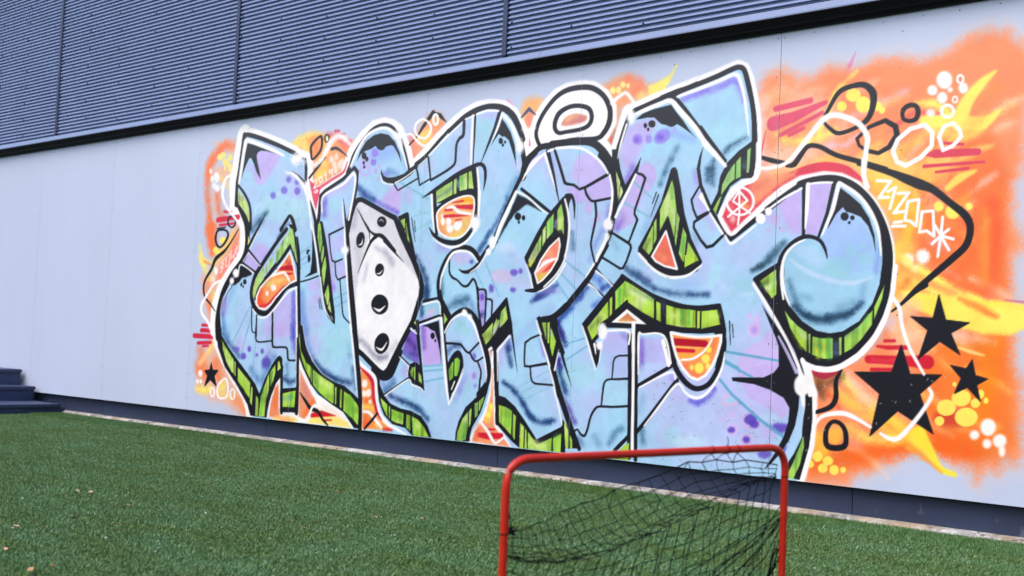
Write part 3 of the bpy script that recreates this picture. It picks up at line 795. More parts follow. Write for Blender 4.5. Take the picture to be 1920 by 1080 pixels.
S 243 245 254 62 100 0 0|1410 182 367 1391 258 353 1317 370 319 1163 495 313 1002 655 333 917 773 368 879 893 381 863 910 399 866 1032 397 916 1162 368 1026 1298 337 1150 1409 336 1214 1503 382 1206 1670 378 1181 1735 336 1114 1818 306 1042 1877 367 1030 2048 396 1056 2175 396 1083 2335 396 1101 2432 383 1140 2442 234 1247 2418 232 1405 2372 231 1586 2310 230 1764 2242 230 1791 2224 231 1896 2184 246 1908 2147 343 1916 2009 333 1980 1862 314 2022 1777 312 2073 1666 226 2090 1752 340 2098 1893 338 2143 1928 256 2352 2005 252 2415 2045 298 2408 2069 324 2460 2182 307 2561 2283 283 2663 2353 250 2766 2372 211 2851 2350 210 2915 2302 251 3007 2140 266 3054 2017 219 3131 2054 244 3234 2122 248 3221 2115 255 3349 2214 248 3484 2304 241 3573 2356 228 3680 2392 208 3795 2399 192 3909 2378 187 3998 2320 203 4063 2224 220 4091 2157 236 4087 2119 240 4119 1989 199 4174 2042 227 4229 2088 243 4203 2185 240 4228 2259 242 4281 2330 232 4358 2397 217 4444 2431 195 4552 2437 181 4645 2421 174 4730 2362 184 4779 2278 206 4779 2200 221 4741 2137 215 4690 2099 214 4761 2027 188 4823 1944 175 4830 1987 217 4857 2045 217 4895 2154 216 4924 2241 211 4984 2258 186 5123 2297 182 5258 2328 179 5390 2359 175 5351 2346 176 5513 2384 175 5651 2423 169 5689 2407 160 5716 2343 171 5751 2212 173 5770 2101 176 5772 1964 176 5785 1926 178 5771 1808 180 5698 1785 171 5632 1745 181 5596 1675 186 5561 1599 182 5642 1467 160 5720 1522 172 5833 1604 170 5920 1664 172 5867 1643 172 5965 1704 166 6061 1750 159 6185 1766 153 6279 1753 147 6365 1708 145 6450 1618 146 6507 1517 147 6540 1419 148 6549 1328 150 6542 1225 151 6527 1161 151 6540 1143 150 6505 1035 150 6445 944 150 6371 870 149 6295 825 149 6230 810 149 6163 817 150 6089 829 157 6104 763 164 6129 681 163 6147 641 163 6148 505 162 6139 375 161 6099 218 160 6081 169 159
S 243 245 254 51 100 0 0|1915 2177 46 1943 2038 59 1987 1929 58 2061 1700 57
F 162 205 243 23 100 0 1|2344 179 1378 168 1410 182 1391 258 1317 370 1163 495 1002 655 917 773 879 893 863 910 866 1032 916 1162 1026 1298 1150 1409 1214 1503 1206 1670 1181 1735 1114 1818 1042 1877 1030 2048 1056 2175 1083 2335 1101 2432 1140 2442 1247 2418 1405 2372 1586 2310 1764 2242 1791 2224 1896 2184 1908 2147 1916 2009 1980 1862 2022 1777 2073 1666 2090 1752 2098 1893 2143 1928 2352 2005 2415 2045 2408 2069 2460 2182 2561 2283 2663 2353 2766 2372 2851 2350 2915 2302 3007 2140 3054 2017 3131 2054 3234 2122 3221 2115 3349 2214 3484 2304 3573 2356 3680 2392 3795 2399 3909 2378 3998 2320 4063 2224 4091 2157 4087 2119 4119 1989 4174 2042 4229 2088 4203 2185 4228 2259 4281 2330 4358 2397 4444 2431 4552 2437 4645 2421 4730 2362 4779 2278 4779 2200 4741 2137 4690 2099 4761 2027 4823 1944 4830 1987 4857 2045 4895 2154 4924 2241 4984 2258 5123 2297 5258 2328 5390 2359 5351 2346 5513 2384 5651 2423 5689 2407 5716 2343 5751 2212 5770 2101 5772 1964 5785 1926 5771 1808 5698 1785 5632 1745 5596 1675 5561 1599 5642 1467 5720 1522 5833 1604 5920 1664 5867 1643 5965 1704 6061 1750 6185 1766 6279 1753 6365 1708 6450 1618 6507 1517 6540 1419 6549 1328 6542 1225 6527 1161 6540 1143 6505 1035 6445 944 6371 870 6295 825 6230 810 6163 817 6089 829 6104 763 6129 681 6147 641 6148 505 6139 375 6099 218 6081 169 5789 154 4285 161
F 190 186 246 814 50 0 1|5087 696 5282 887 5635 751 5693 1016 5884 1134 6018 908 6029 571 5913 280 5554 211 5199 244
S 190 186 246 468 36 1 0|5534 746 388 5777 497 378
S 190 186 246 554 36 1 0|4479 1391 231 4614 1193 228
S 190 186 246 586 36 1 0|4039 1434 262 4228 1261 258
S 190 186 246 686 36 1 0|2752 967 220 2899 445 217
S 190 186 246 821 36 1 0|1291 1198 361 1186 771 363
S 190 186 246 745 36 1 0|2090 1117 291 2176 799 289
S 190 186 246 634 36 1 0|3318 542 264 3584 308 258
S 190 186 246 561 36 1 0|4303 660 210 4486 407 207
S 190 186 246 536 36 1 0|4673 805 236 4808 493 233
S 190 186 246 485 36 1 0|5370 1374 216 5585 1192 211
S 190 186 246 620 36 1 0|3619 2196 209 3874 1928 204
S 190 186 246 788 36 1 0|1557 2120 189 1836 1936 185
S 190 186 246 519 36 1 0|4942 1859 210 5144 1565 205
S 190 186 246 563 36 1 0|4369 1896 234 4553 1587 229
S 190 186 246 460 36 1 0|5746 1367 191 5904 1508 188
S 150 210 238 475 50 1 0|5050 2010 196 5343 2048 190
S 150 210 238 596 50 1 0|3504 1627 261 3435 1123 262
S 150 210 238 547 50 1 0|4032 1572 218 4263 1429 213
S 150 210 238 678 50 1 0|2274 1118 304 2428 651 299
S 150 210 238 450 50 1 0|5551 2121 211 5616 2204 210
S 150 210 238 400 50 1 0|6134 1135 168 6371 1109 163
S 150 210 238 490 50 1 0|4802 619 184 4930 375 181
S 150 210 238 549 50 1 0|3930 918 207 4201 924 202
F 190 172 240 109 90 0 1|1284 2287 1360 2297 1592 2239 1548 2172 1477 2115 1420 2040 1346 2013 1278 2048 1237 2147 1263 2225
F 190 172 240 111 70 1 1|1226 2171 1221 2151 1203 2139 1181 2140 1161 2155 1152 2177 1157 2198 1175 2209 1198 2208 1217 2193
F 168 214 240 159 80 1 1|1894 1798 1849 1742 1718 1711 1550 1717 1408 1760 1349 1823 1398 1881 1534 1911 1703 1902 1839 1859
S 190 220 245 161 70 1 0|1297 1825 20 1443 1913 43 1665 1947 20
F 112 100 216 118 85 1 1|1555 1925 1550 1909 1533 1900 1512 1901 1493 1912 1485 1929 1490 1946 1507 1955 1529 1954 1547 1942
F 112 100 216 116 85 1 1|1699 1958 1692 1941 1672 1931 1646 1933 1624 1945 1615 1963 1621 1980 1641 1989 1667 1988 1689 1976
F 112 100 216 114 85 1 1|1854 1941 1849 1926 1832 1917 1809 1918 1790 1929 1782 1945 1788 1961 1805 1970 1827 1969 1846 1958
F 112 100 216 116 85 1 1|1738 2039 1733 2026 1718 2019 1698 2020 1682 2029 1675 2043 1680 2057 1695 2064 1715 2063 1731 2054
F 112 100 216 114 85 1 1|1835 2011 1831 2000 1819 1993 1805 1994 1792 2002 1786 2014 1790 2026 1802 2032 1816 2031 1829 2023
S 58 110 152 272 75 1 0|1271 1676 121 1357 1728 145 1452 1802 42
S 35 68 94 217 56 1 0|1271 1676 61 1357 1728 73 1452 1802 21
S 60 110 170 105 80 1 0|1639 1655 59 1733 1713 58
S 37 68 105 84 60 1 0|1639 1655 29 1733 1713 29
F 190 172 240 216 75 1 1|1504 1481 1486 1440 1431 1415 1360 1416 1300 1443 1274 1486 1293 1527 1349 1551 1420 1549 1479 1522
S 110 110 210 214 50 1 0|1529 1480 78 1458 1435 79
S 58 110 152 105 80 1 0|1689 1653 62 1608 1587 62
S 35 68 94 84 60 1 0|1689 1653 31 1608 1587 31
F 190 172 240 55 90 0 1|1235 1486 1399 1373 1352 1327 1169 1416
S 140 110 215 226 70 1 0|949 1097 136 943 1016 163
S 70 120 200 225 70 1 0|925 984 79 954 888 117 1001 813 146
S 90 140 210 280 30 1 0|1062 1194 100 1015 1114 100
S 70 55 150 39 95 1 0|1034 1206 27 978 1154 20 954 1073 8
F 190 172 240 260 75 0 1|1609 1047 1717 1147 1848 1178 1875 831 1621 825
S 84 84 205 205 75 1 0|1837 1155 72 1852 966 110 1857 831 119
F 190 172 240 265 50 1 1|1612 924 1603 870 1568 835 1522 834 1482 867 1463 921 1472 976 1507 1010 1554 1011 1594 978
F 190 172 240 260 60 1 1|1775 880 1764 840 1730 814 1685 813 1646 837 1629 877 1639 918 1674 943 1720 944 1758 920
S 84 90 200 204 75 1 0|1857 912 110 1866 799 109 1890 717 60
S 40 78 142 223 55 1 0|944 846 46 1005 775 72 1104 715 79 1189 654 60
S 24 48 88 178 41 1 0|944 846 23 1005 775 36 1104 715 39 1189 654 30
F 92 70 190 119 90 1 1|1337 716 1334 703 1323 694 1308 694 1296 702 1291 714 1294 727 1305 736 1319 736 1331 728
F 92 70 190 121 90 1 1|1185 708 1180 695 1163 687 1142 687 1124 694 1117 705 1122 718 1139 726 1160 726 1178 719
F 92 70 190 120 90 1 1|1277 656 1272 640 1254 630 1232 629 1213 638 1205 653 1210 669 1228 679 1250 680 1269 671
F 92 70 190 118 90 1 1|1432 671 1429 663 1420 659 1409 658 1400 662 1396 669 1399 677 1407 682 1418 682 1428 678
F 92 70 190 117 90 1 1|1505 703 1502 691 1492 683 1478 683 1467 690 1462 701 1465 713 1475 721 1488 721 1500 714
F 80 50 170 211 85 1 1|1598 616 1589 588 1562 570 1527 569 1497 584 1483 611 1492 638 1520 656 1555 658 1585 642
S 104 82 205 264 60 1 0|1571 676 92 1527 597 115
S 66 112 178 265 70 1 0|1354 551 97 1475 472 93 1555 568 127 1634 655 104
S 40 78 142 204 70 1 0|1775 502 49 1843 479 70 1902 493 62
S 24 48 88 164 52 1 0|1775 502 25 1843 479 35 1902 493 31
S 40 78 142 257 30 1 0|1797 608 72 1809 534 72
S 24 48 88 205 22 1 0|1797 608 36 1809 534 36
F 190 172 240 384 40 1 1|1285 744 1274 707 1237 683 1188 681 1147 702 1128 739 1140 777 1178 801 1226 802 1267 780
S 110 170 210 33 80 0 0|1298 1052 19 1122 812 19
S 110 170 210 33 80 0 0|1194 899 18 1087 762 19
S 110 170 210 33 80 0 0|1307 942 20 1253 815 20
S 110 170 210 33 80 0 0|1298 901 20 1245 758 20 1191 631 20
S 110 170 210 32 80 0 0|1396 802 20 1376 591 20 1358 497 20
F 170 214 238 258 70 1 1|1981 1779 1961 1718 1899 1682 1817 1685 1747 1726 1717 1791 1737 1853 1801 1889 1883 1884 1951 1842
S 190 172 240 245 80 1 0|2179 1904 99 2355 1953 81 2442 1977 48
S 120 100 210 200 80 1 0|2149 1853 105 2159 1749 114
F 160 212 236 197 50 1 1|2334 1793 2325 1767 2298 1752 2263 1754 2234 1771 2221 1798 2230 1823 2257 1838 2292 1837 2321 1819
F 120 110 215 156 70 1 1|1848 1945 1844 1929 1830 1920 1812 1921 1797 1932 1790 1948 1795 1964 1808 1973 1826 1972 1841 1961
F 120 110 215 156 60 1 1|1824 2015 1820 2004 1810 1997 1797 1998 1785 2006 1780 2018 1783 2029 1794 2036 1807 2035 1818 2027
F 120 110 215 158 60 1 1|1725 2040 1722 2027 1711 2019 1698 2020 1686 2029 1681 2043 1684 2057 1694 2064 1708 2063 1720 2054
S 130 182 226 51 75 0 0|1876 1453 36 2013 1518 35
S 130 182 226 51 75 0 0|1892 1407 34 2012 1454 34
S 130 182 226 51 75 0 0|1906 1369 34 2015 1413 34
S 90 130 215 253 60 1 0|1935 1158 93 1958 1008 115 1997 882 136
F 190 172 240 125 70 0 1|1993 1241 2135 1273 2158 1203 2120 1173 2021 1181
F 190 172 240 150 60 1 1|2160 1121 2153 1098 2130 1083 2100 1083 2075 1098 2064 1121 2071 1145 2095 1159 2124 1159 2150 1145
S 190 172 240 245 80 1 0|2226 1586 67 2247 1453 133 2284 1261 154 2300 1188 110
S 140 110 215 196 60 1 0|2262 1247 61 2294 1195 81
F 190 172 240 244 60 1 1|2409 1522 2399 1484 2367 1461 2326 1462 2291 1486 2275 1526 2285 1564 2317 1587 2358 1586 2393 1561
F 190 172 240 145 70 0 1|2314 1382 2396 1399 2445 1289 2345 1264
S 120 178 220 39 75 0 0|2300 1107 26 2451 1164 25
S 120 178 220 39 75 0 0|2319 1054 25 2463 1105 25
S 100 130 180 147 50 1 0|2216 1262 44 2263 1085 43 2316 969 21
S 90 120 215 251 60 1 0|1978 899 103 2023 781 108 2087 694 82
S 40 78 142 194 85 1 0|2101 673 56 2186 603 87 2303 550 88 2438 516 83 2558 505 57
S 24 48 88 155 64 1 0|2101 673 28 2186 603 43 2303 550 44 2438 516 41 2558 505 29
S 58 110 152 188 55 1 0|2555 619 43 2573 527 84 2593 471 62
S 35 68 94 151 41 1 0|2555 619 21 2573 527 42 2593 471 31
S 58 110 152 238 40 1 0|2495 781 63 2516 710 63
S 35 68 94 190 30 1 0|2495 781 32 2516 710 32
F 160 212 236 121 70 0 1|2344 900 2507 910 2553 725 2445 714 2308 630 2242 605 2158 675 2216 809
F 160 212 236 99 60 1 1|2246 861 2239 826 2215 803 2184 802 2156 823 2144 859 2151 894 2175 917 2206 917 2234 896
F 160 212 236 100 60 1 1|2133 877 2128 858 2112 845 2091 845 2072 856 2064 875 2069 894 2086 907 2107 907 2125 896
F 214 217 232 28 100 0 1|2486 1806 2525 1839 2565 1841 2695 1788 2812 1737 2931 1690 2961 1643 3004 1570 3069 1479 3139 1384 3210 1265 3229 1206 3223 1140 3156 963 3044 798 2931 618 2889 590 2844 600 2786 635 2656 717 2597 746 2571 856 2552 964 2499 1216 2425 1589 2457 1721
F 240 242 252 91 95 0 1|2655 1550 2727 1579 2909 1517 3033 1382 3217 1232 3218 1140 3135 955 2899 602 2774 646 2585 753 2544 1003 2571 1274
S 150 150 180 285 40 1 0|2540 1519 105 2571 1374 42
S 120 124 160 230 45 1 0|2733 1492 30 2840 1440 56 2926 1376 64
S 130 132 170 188 40 1 0|2658 1359 42 2633 1252 42
S 104 106 140 208 70 1 0|2593 841 32 2676 793 50 2754 732 64 2839 701 85 2910 710 42
S 140 142 180 235 50 1 0|2586 869 41 2611 813 40
S 150 152 186 229 45 1 0|2841 1457 71 2919 1358 71
S 140 142 170 288 50 1 0|2512 1755 87 2487 1655 87
S 150 152 176 270 50 1 0|2996 808 52 2911 716 53
S 120 150 245 373 50 1 0|2645 2153 177 2771 2158 208 2872 2178 152
S 44 88 176 237 80 1 0|2521 1930 64 2612 1867 107 2699 1834 58
S 27 54 109 190 60 1 0|2521 1930 32 2612 1867 54 2699 1834 29
F 196 170 238 275 85 0 1|2773 1823 2889 1923 2992 1903 2980 1778 2943 1730 2848 1777
S 110 70 200 161 75 1 0|2721 1819 29 2838 1770 49 2953 1730 43
S 186 160 240 95 80 1 1|2636 2046 55 2629 2027 50 2605 2017 40 2575 2019 37 2550 2032 44 2540 2052 56 2548 2071 51 2571 2081 40 2601 2079 37 2626 2065 44
F 190 172 240 238 70 1 1|2648 2110 2638 2077 2607 2058 2568 2060 2534 2084 2519 2119 2529 2153 2560 2171 2600 2168 2633 2145
F 128 100 220 94 75 1 1|2704 2104 2700 2090 2685 2082 2667 2084 2651 2094 2645 2108 2649 2123 2664 2130 2682 2129 2698 2119
F 140 112 228 94 75 1 1|2722 2169 2716 2151 2699 2141 2677 2142 2658 2155 2650 2174 2655 2193 2673 2203 2695 2201 2714 2188
F 200 160 230 93 75 1 1|2758 2072 2755 2064 2748 2060 2739 2061 2732 2066 2728 2074 2731 2081 2738 2085 2747 2085 2754 2080
F 190 160 232 94 75 1 1|2726 2041 2723 2029 2713 2022 2700 2022 2689 2031 2684 2044 2687 2056 2697 2063 2710 2063 2721 2054
F 200 170 235 93 75 1 1|2755 1981 2752 1971 2743 1965 2731 1966 2721 1973 2717 1983 2720 1993 2729 1999 2740 1998 2750 1991
S 104 82 205 185 60 1 0|2791 2014 56 2833 2004 56
S 70 110 190 230 60 1 0|2841 2032 57 2925 1998 43
S 90 130 220 181 40 1 0|2977 2128 36 3023 2041 54
S 120 185 212 36 80 0 0|2959 1945 35 3254 1809 34
F 190 172 240 225 50 1 1|3105 1841 3098 1805 3075 1783 3044 1785 3018 1809 3006 1846 3013 1883 3036 1904 3067 1902 3094 1878
S 180 205 240 45 60 0 0|3011 1916 20 2980 1778 20
S 140 198 224 44 75 0 0|3117 1696 31 3280 1720 31
S 140 198 224 44 75 0 0|3147 1600 33 3296 1651 33
S 30 70 130 175 80 1 0|3164 1416 35 3239 1305 82 3282 1203 94 3279 1123 96
S 18 43 80 140 60 1 0|3164 1416 17 3239 1305 41 3282 1203 47 3279 1123 48
S 30 66 120 174 70 1 0|3271 1188 75 3250 1134 38
S 18 40 74 139 52 1 0|3271 1188 38 3250 1134 19
S 90 90 200 257 40 1 0|3381 1472 67 3457 1464 67
S 190 172 240 299 50 1 0|3343 1487 55 3438 1457 67 3549 1461 53
S 40 78 142 163 70 1 0|3740 1437 33 3806 1514 49 3847 1565 49
S 24 48 88 131 52 1 0|3740 1437 16 3806 1514 25 3847 1565 25
F 200 180 238 251 70 1 1|3680 1393 3664 1370 3620 1356 3564 1357 3517 1372 3498 1396 3514 1419 3559 1433 3616 1431 3662 1416
F 60 84 160 124 80 1 1|3707 1369 3704 1361 3695 1356 3684 1356 3675 1361 3671 1369 3674 1377 3682 1381 3694 1381 3703 1376
S 60 110 160 171 50 1 0|3422 1263 37 3425 1149 67
S 37 68 99 137 38 1 0|3422 1263 19 3425 1149 34
F 110 92 200 121 70 1 1|3876 1192 3874 1177 3869 1168 3861 1168 3855 1177 3852 1192 3853 1208 3859 1217 3866 1217 3873 1208
F 168 150 232 41 90 0 1|3762 1176 3818 1176 3828 1065 3821 942 3791 929 3766 1065
F 100 70 190 122 85 1 1|3816 1136 3813 1122 3804 1114 3792 1114 3782 1122 3778 1136 3781 1150 3790 1158 3802 1158 3812 1150
S 60 70 150 163 70 1 0|3786 1016 61 3817 1023 61
S 37 43 93 130 52 1 0|3786 1016 31 3817 1023 31
F 160 150 230 122 60 1 1|3814 971 3811 960 3801 953 3788 952 3777 959 3772 971 3776 982 3786 989 3799 989 3810 983
S 58 110 152 251 70 1 0|3481 1068 43 3571 1102 97 3660 1122 81
S 35 68 94 201 52 1 0|3481 1068 21 3571 1102 49 3660 1122 41
S 90 120 190 205 60 1 0|3698 1090 64 3746 1025 64
S 60 110 160 250 50 1 0|3570 1115 55 3653 1083 68
S 37 68 99 200 38 1 0|3570 1115 28 3653 1083 34
F 150 200 230 86 90 0 1|3234 1087 3395 1104 3414 1018 3217 974
S 40 78 142 175 80 1 0|3242 1073 58 3239 998 77
S 24 48 88 140 60 1 0|3242 1073 29 3239 998 39
F 225 180 228 173 60 1 1|3371 1034 3364 1020 3346 1011 3322 1010 3303 1019 3295 1033 3301 1047 3320 1056 3343 1057 3363 1048
S 190 172 240 130 80 1 0|3231 985 28 3316 1000 27
F 190 164 236 43 95 0 1|3232 934 3412 974 3458 683 3279 669
S 120 92 190 174 75 1 0|3258 924 76 3277 790 76
S 150 190 235 64 70 1 0|3414 861 11 3444 682 37
S 112 174 212 34 80 0 0|3280 661 30 3460 676 29
S 112 174 212 34 80 0 0|3290 627 30 3462 646 29
S 112 174 212 34 80 0 0|3304 557 30 3474 592 29
F 120 90 202 88 95 0 1|3138 915 3198 882 3229 707 3241 674 3132 703 3060 742 3089 825
S 70 40 130 220 70 1 0|3123 833 78 3195 787 62
S 43 24 80 176 52 1 0|3123 833 39 3195 787 31
S 80 130 180 221 70 1 0|3060 749 43 3150 718 72
S 80 50 160 175 50 1 0|3149 745 41 3218 734 41
S 49 31 99 140 38 1 0|3149 745 21 3218 734 21
S 70 110 160 225 60 1 0|2917 474 97 2994 533 65
S 43 68 99 180 45 1 0|2917 474 49 2994 533 32
S 150 160 230 221 60 1 0|3105 661 77 3089 606 77
S 60 100 160 209 70 1 0|3499 770 77 3543 805 70 3606 813 53
S 37 62 99 168 52 1 0|3499 770 38 3543 805 35 3606 813 26
F 150 208 226 62 70 1 1|3664 949 3655 926 3630 911 3598 910 3570 924 3559 947 3568 970 3593 985 3626 986 3653 972
F 150 208 226 62 70 1 1|3707 901 3701 881 3684 868 3662 868 3643 880 3635 899 3641 920 3658 932 3680 933 3699 921
F 150 208 226 63 60 1 1|3604 884 3602 874 3595 868 3587 868 3580 874 3576 884 3578 893 3585 899 3593 900 3600 894
F 104 82 205 123 80 1 1|3764 747 3761 735 3753 727 3742 727 3733 734 3729 746 3731 758 3740 766 3751 766 3760 759
F 104 82 205 122 85 1 1|3771 619 3769 608 3760 601 3749 600 3740 607 3736 618 3739 629 3747 637 3758 637 3767 631
F 140 120 220 122 70 1 1|3780 554 3778 546 3771 540 3763 540 3755 545 3752 553 3754 561 3761 567 3770 567 3777 562
F 190 172 240 204 50 1 1|3786 619 3780 600 3761 587 3737 586 3717 597 3709 615 3715 635 3734 647 3758 648 3778 637
S 190 172 240 162 60 1 0|3791 703 44 3827 679 58
S 120 130 220 248 40 1 0|3624 507 51 3672 607 51
S 40 78 142 175 85 1 0|2964 443 52 3066 415 63 3185 392 72 3274 354 77 3339 305 64
S 24 48 88 140 64 1 0|2964 443 26 3066 415 31 3185 392 36 3274 354 38 3339 305 32
S 90 120 210 256 40 1 0|3328 264 69 3369 214 69
S 80 120 190 271 50 1 0|2877 535 57 2911 482 84 2977 554 104
F 190 172 240 221 50 1 1|3141 617 3135 592 3117 577 3093 576 3072 589 3063 613 3069 638 3087 653 3112 654 3132 640
S 150 205 225 85 50 1 0|3281 395 6 3374 427 29 3436 484 51 3459 565 25
S 130 120 215 207 60 1 0|3595 454 34 3627 521 51
S 190 172 240 206 70 1 0|3701 2330 55 3807 2339 80 3878 2325 51
S 60 120 180 199 70 1 0|3984 1792 67 4039 1879 75 4087 1927 48
S 200 205 240 129 60 1 0|3279 2110 13 3443 2220 27 3532 2279 13
F 160 212 236 248 60 0 1|3664 2347 3746 2325 3846 2263 3800 2149 3744 2048 3678 2040
F 178 206 244 127 50 0 1|3515 2099 3588 2107 3641 2056 3643 2023 3503 1986 3519 2032
S 190 172 240 320 35 1 0|3970 2058 69 4041 2001 68
F 210 180 240 396 30 1 1|3332 2025 3318 1993 3276 1976 3222 1980 3177 2003 3158 2037 3173 2068 3215 2085 3269 2081 3314 2058
S 44 96 170 162 75 1 0|3754 1437 50 3828 1533 40 3925 1659 50 3987 1778 51
S 27 59 105 130 56 1 0|3754 1437 25 3828 1533 20 3925 1659 25 3987 1778 25
F 160 212 236 198 50 1 1|4101 1537 4089 1515 4057 1502 4015 1503 3980 1518 3966 1541 3978 1564 4011 1576 4053 1575 4087 1560
F 200 220 250 239 50 1 1|4055 1456 4042 1437 4004 1427 3957 1428 3917 1440 3902 1459 3915 1478 3953 1489 4001 1487 4040 1475
F 225 180 228 160 55 1 1|4048 1271 4032 1245 3986 1229 3928 1230 3880 1246 3860 1273 3877 1299 3923 1315 3982 1315 4029 1298
F 205 190 240 353 40 1 1|4208 1226 4189 1204 4136 1191 4069 1191 4014 1205 3991 1227 4011 1250 4065 1263 4132 1263 4187 1249
F 104 78 198 102 85 1 1|4096 1293 4090 1281 4075 1273 4055 1273 4039 1281 4032 1294 4037 1307 4053 1314 4073 1314 4089 1306
F 104 78 198 102 85 1 1|4137 1302 4134 1292 4126 1286 4116 1286 4107 1292 4103 1303 4106 1313 4114 1319 4124 1319 4133 1313
F 104 78 198 102 85 1 1|4087 1183 4082 1172 4070 1166 4055 1166 4042 1172 4036 1183 4040 1193 4053 1199 4068 1199 4081 1193
F 104 78 198 105 85 1 1|3897 1192 3894 1177 3885 1168 3873 1168 3863 1177 3858 1192 3861 1208 3870 1217 3882 1217 3892 1207
S 120 182 220 32 80 0 0|3811 1366 23 3945 1138 22
S 120 182 220 33 80 0 0|3726 1304 22 3803 1202 22
S 120 182 220 29 80 0 0|4476 1363 31 4642 1261 30
S 120 182 220 30 80 0 0|4432 1299 29 4570 1188 29
S 120 182 220 30 80 0 0|4403 1250 28 4515 1126 28
S 52 72 166 152 80 1 0|4246 1130 41 4324 1170 67 4418 1210 39
S 32 44 102 122 60 1 0|4246 1130 20 4324 1170 33 4418 1210 20
S 150 175 245 269 60 1 0|4041 789 88 4152 893 86 4277 989 69 4401 1071 41
S 52 72 166 152 80 1 0|4219 1106 27 4302 1144 61 4396 1181 39
S 32 44 102 122 60 1 0|4219 1106 13 4302 1144 30 4396 1181 20
F 150 150 225 227 50 1 1|4462 1176 4445 1162 4398 1153 4339 1153 4290 1162 4271 1176 4289 1191 4336 1200 4395 1200 4443 1191
S 70 70 180 157 80 1 0|4037 852 67 4044 802 84
S 43 43 111 126 60 1 0|4037 852 34 4044 802 42
S 40 78 142 157 80 1 0|4035 814 83 4071 702 49
S 24 48 88 126 60 1 0|4035 814 41 4071 702 25
S 190 172 240 238 50 1 0|3988 825 102 3977 710 102
S 140 110 215 114 75 1 0|4300 872 25 4345 775 62
S 80 80 180 149 70 1 0|4450 717 46 4464 754 46
S 49 49 111 119 52 1 0|4450 717 23 4464 754 23
S 36 74 146 145 90 1 0|4009 591 33 4096 548 65 4174 478 75 4235 402 67 4302 363 72 4374 359 73 4444 380 37
S 22 45 90 116 68 1 0|4009 591 16 4096 548 33 4174 478 37 4235 402 33 4302 363 36 4374 359 36 4444 380 18
S 150 130 220 248 50 1 0|3633 529 49 3670 583 49
S 130 186 220 31 70 0 0|4112 552 16 4374 677 15
S 130 186 220 30 70 0 0|4147 520 16 4376 631 15
S 130 186 220 30 70 0 0|4182 486 15 4394 577 15
S 190 172 240 194 75 1 0|4145 1961 73 4225 2006 86 4281 2027 42
S 150 150 230 191 60 1 0|4320 2050 74 4356 1972 44
F 196 178 242 183 85 0 1|4528 1978 4572 2024 4664 2017 4750 1932 4775 1882 4762 1835 4583 1809 4494 1888
F 190 172 240 111 80 1 1|4629 1770 4617 1738 4584 1720 4541 1722 4505 1744 4490 1778 4502 1809 4536 1827 4579 1825 4614 1803
F 190 172 240 111 60 0 1|4457 1810 4527 1822 4574 1791 4620 1801 4669 1725 4699 1712 4670 1701 4563 1713
F 192 172 240 72 85 0 1|4620 1801 4796 1868 4820 1742 4698 1730 4653 1738
F 200 170 236 73 70 1 1|4672 1677 4667 1657 4654 1646 4637 1646 4623 1659 4617 1680 4621 1699 4634 1711 4651 1710 4665 1697
F 200 170 236 73 70 1 1|4689 1609 4687 1601 4680 1596 4672 1597 4665 1602 4662 1610 4664 1617 4671 1622 4679 1622 4686 1617
F 200 170 236 72 70 1 1|4748 1620 4745 1602 4734 1592 4720 1592 4709 1603 4703 1621 4707 1639 4718 1649 4731 1649 4743 1637
F 200 170 236 73 70 1 1|4690 1568 4689 1559 4684 1553 4677 1553 4672 1559 4669 1568 4671 1578 4676 1583 4682 1583 4688 1577
S 120 110 215 144 60 1 0|4796 1695 45 4786 1600 53 4745 1518 53 4704 1447 44
S 58 110 152 185 50 1 0|4525 1531 46 4534 1439 77
S 35 68 94 148 38 1 0|4525 1531 23 4534 1439 38
S 120 80 200 177 60 1 0|4860 1573 57 4901 1631 71
S 44 88 170 213 30 1 0|4828 1491 40 4874 1431 40
S 27 54 105 170 22 1 0|4828 1491 20 4874 1431 20
S 50 90 190 166 80 1 0|4447 993 70 4514 1055 84 4617 1152 83 4660 1194 55
S 31 55 117 132 60 1 0|4447 993 35 4514 1055 42 4617 1152 42 4660 1194 28
S 66 100 215 144 85 1 0|4710 1087 64 4768 1117 64
S 60 95 205 180 75 1 0|4702 1266 76 4748 1236 88
S 50 80 190 143 80 1 0|4773 1188 64 4816 1212 64
S 31 49 117 114 60 1 0|4773 1188 32 4816 1212 32
S 40 40 140 149 85 1 0|4436 980 54 4467 920 74 4505 848 59
S 24 24 86 119 64 1 0|4436 980 27 4467 920 37 4505 848 30
S 40 78 142 173 75 1 0|4948 1317 36 5021 1275 72 5107 1234 59
S 24 48 88 138 56 1 0|4948 1317 18 5021 1275 36 5107 1234 29
S 120 120 215 181 50 1 0|4695 1416 45 4675 1368 45
S 100 168 210 29 80 0 0|4494 845 20 4652 888 20
S 100 168 210 29 80 0 0|4521 754 21 4677 843 20
S 60 40 170 149 85 1 0|4460 748 62 4470 706 77
S 37 24 105 119 64 1 0|4460 748 31 4470 706 39
S 44 90 150 166 80 1 0|4471 682 92 4498 611 91 4524 552 75
S 27 55 93 133 60 1 0|4471 682 46 4498 611 45 4524 552 38
S 90 70 180 183 60 1 0|4510 521 44 4560 446 53 4601 377 44
S 55 43 111 146 45 1 0|4510 521 22 4560 446 26 4601 377 22
F 160 212 236 145 60 1 1|4789 679 4763 636 4690 606 4597 601 4519 623 4487 664 4515 708 4590 738 4683 742 4759 719
S 60 100 170 216 50 1 0|4636 278 55 4675 246 41
S 37 62 105 173 38 1 0|4636 278 27 4675 246 20
S 44 84 150 212 60 1 0|4762 294 69 4793 262 55
S 27 52 93 170 45 1 0|4762 294 35 4793 262 28
S 40 84 140 174 75 1 0|4866 274 53 4906 335 89 4955 368 48
S 24 52 86 139 56 1 0|4866 274 26 4906 335 44 4955 368 24
F 186 176 240 140 85 0 1|4792 928 4972 932 4977 816 4790 809
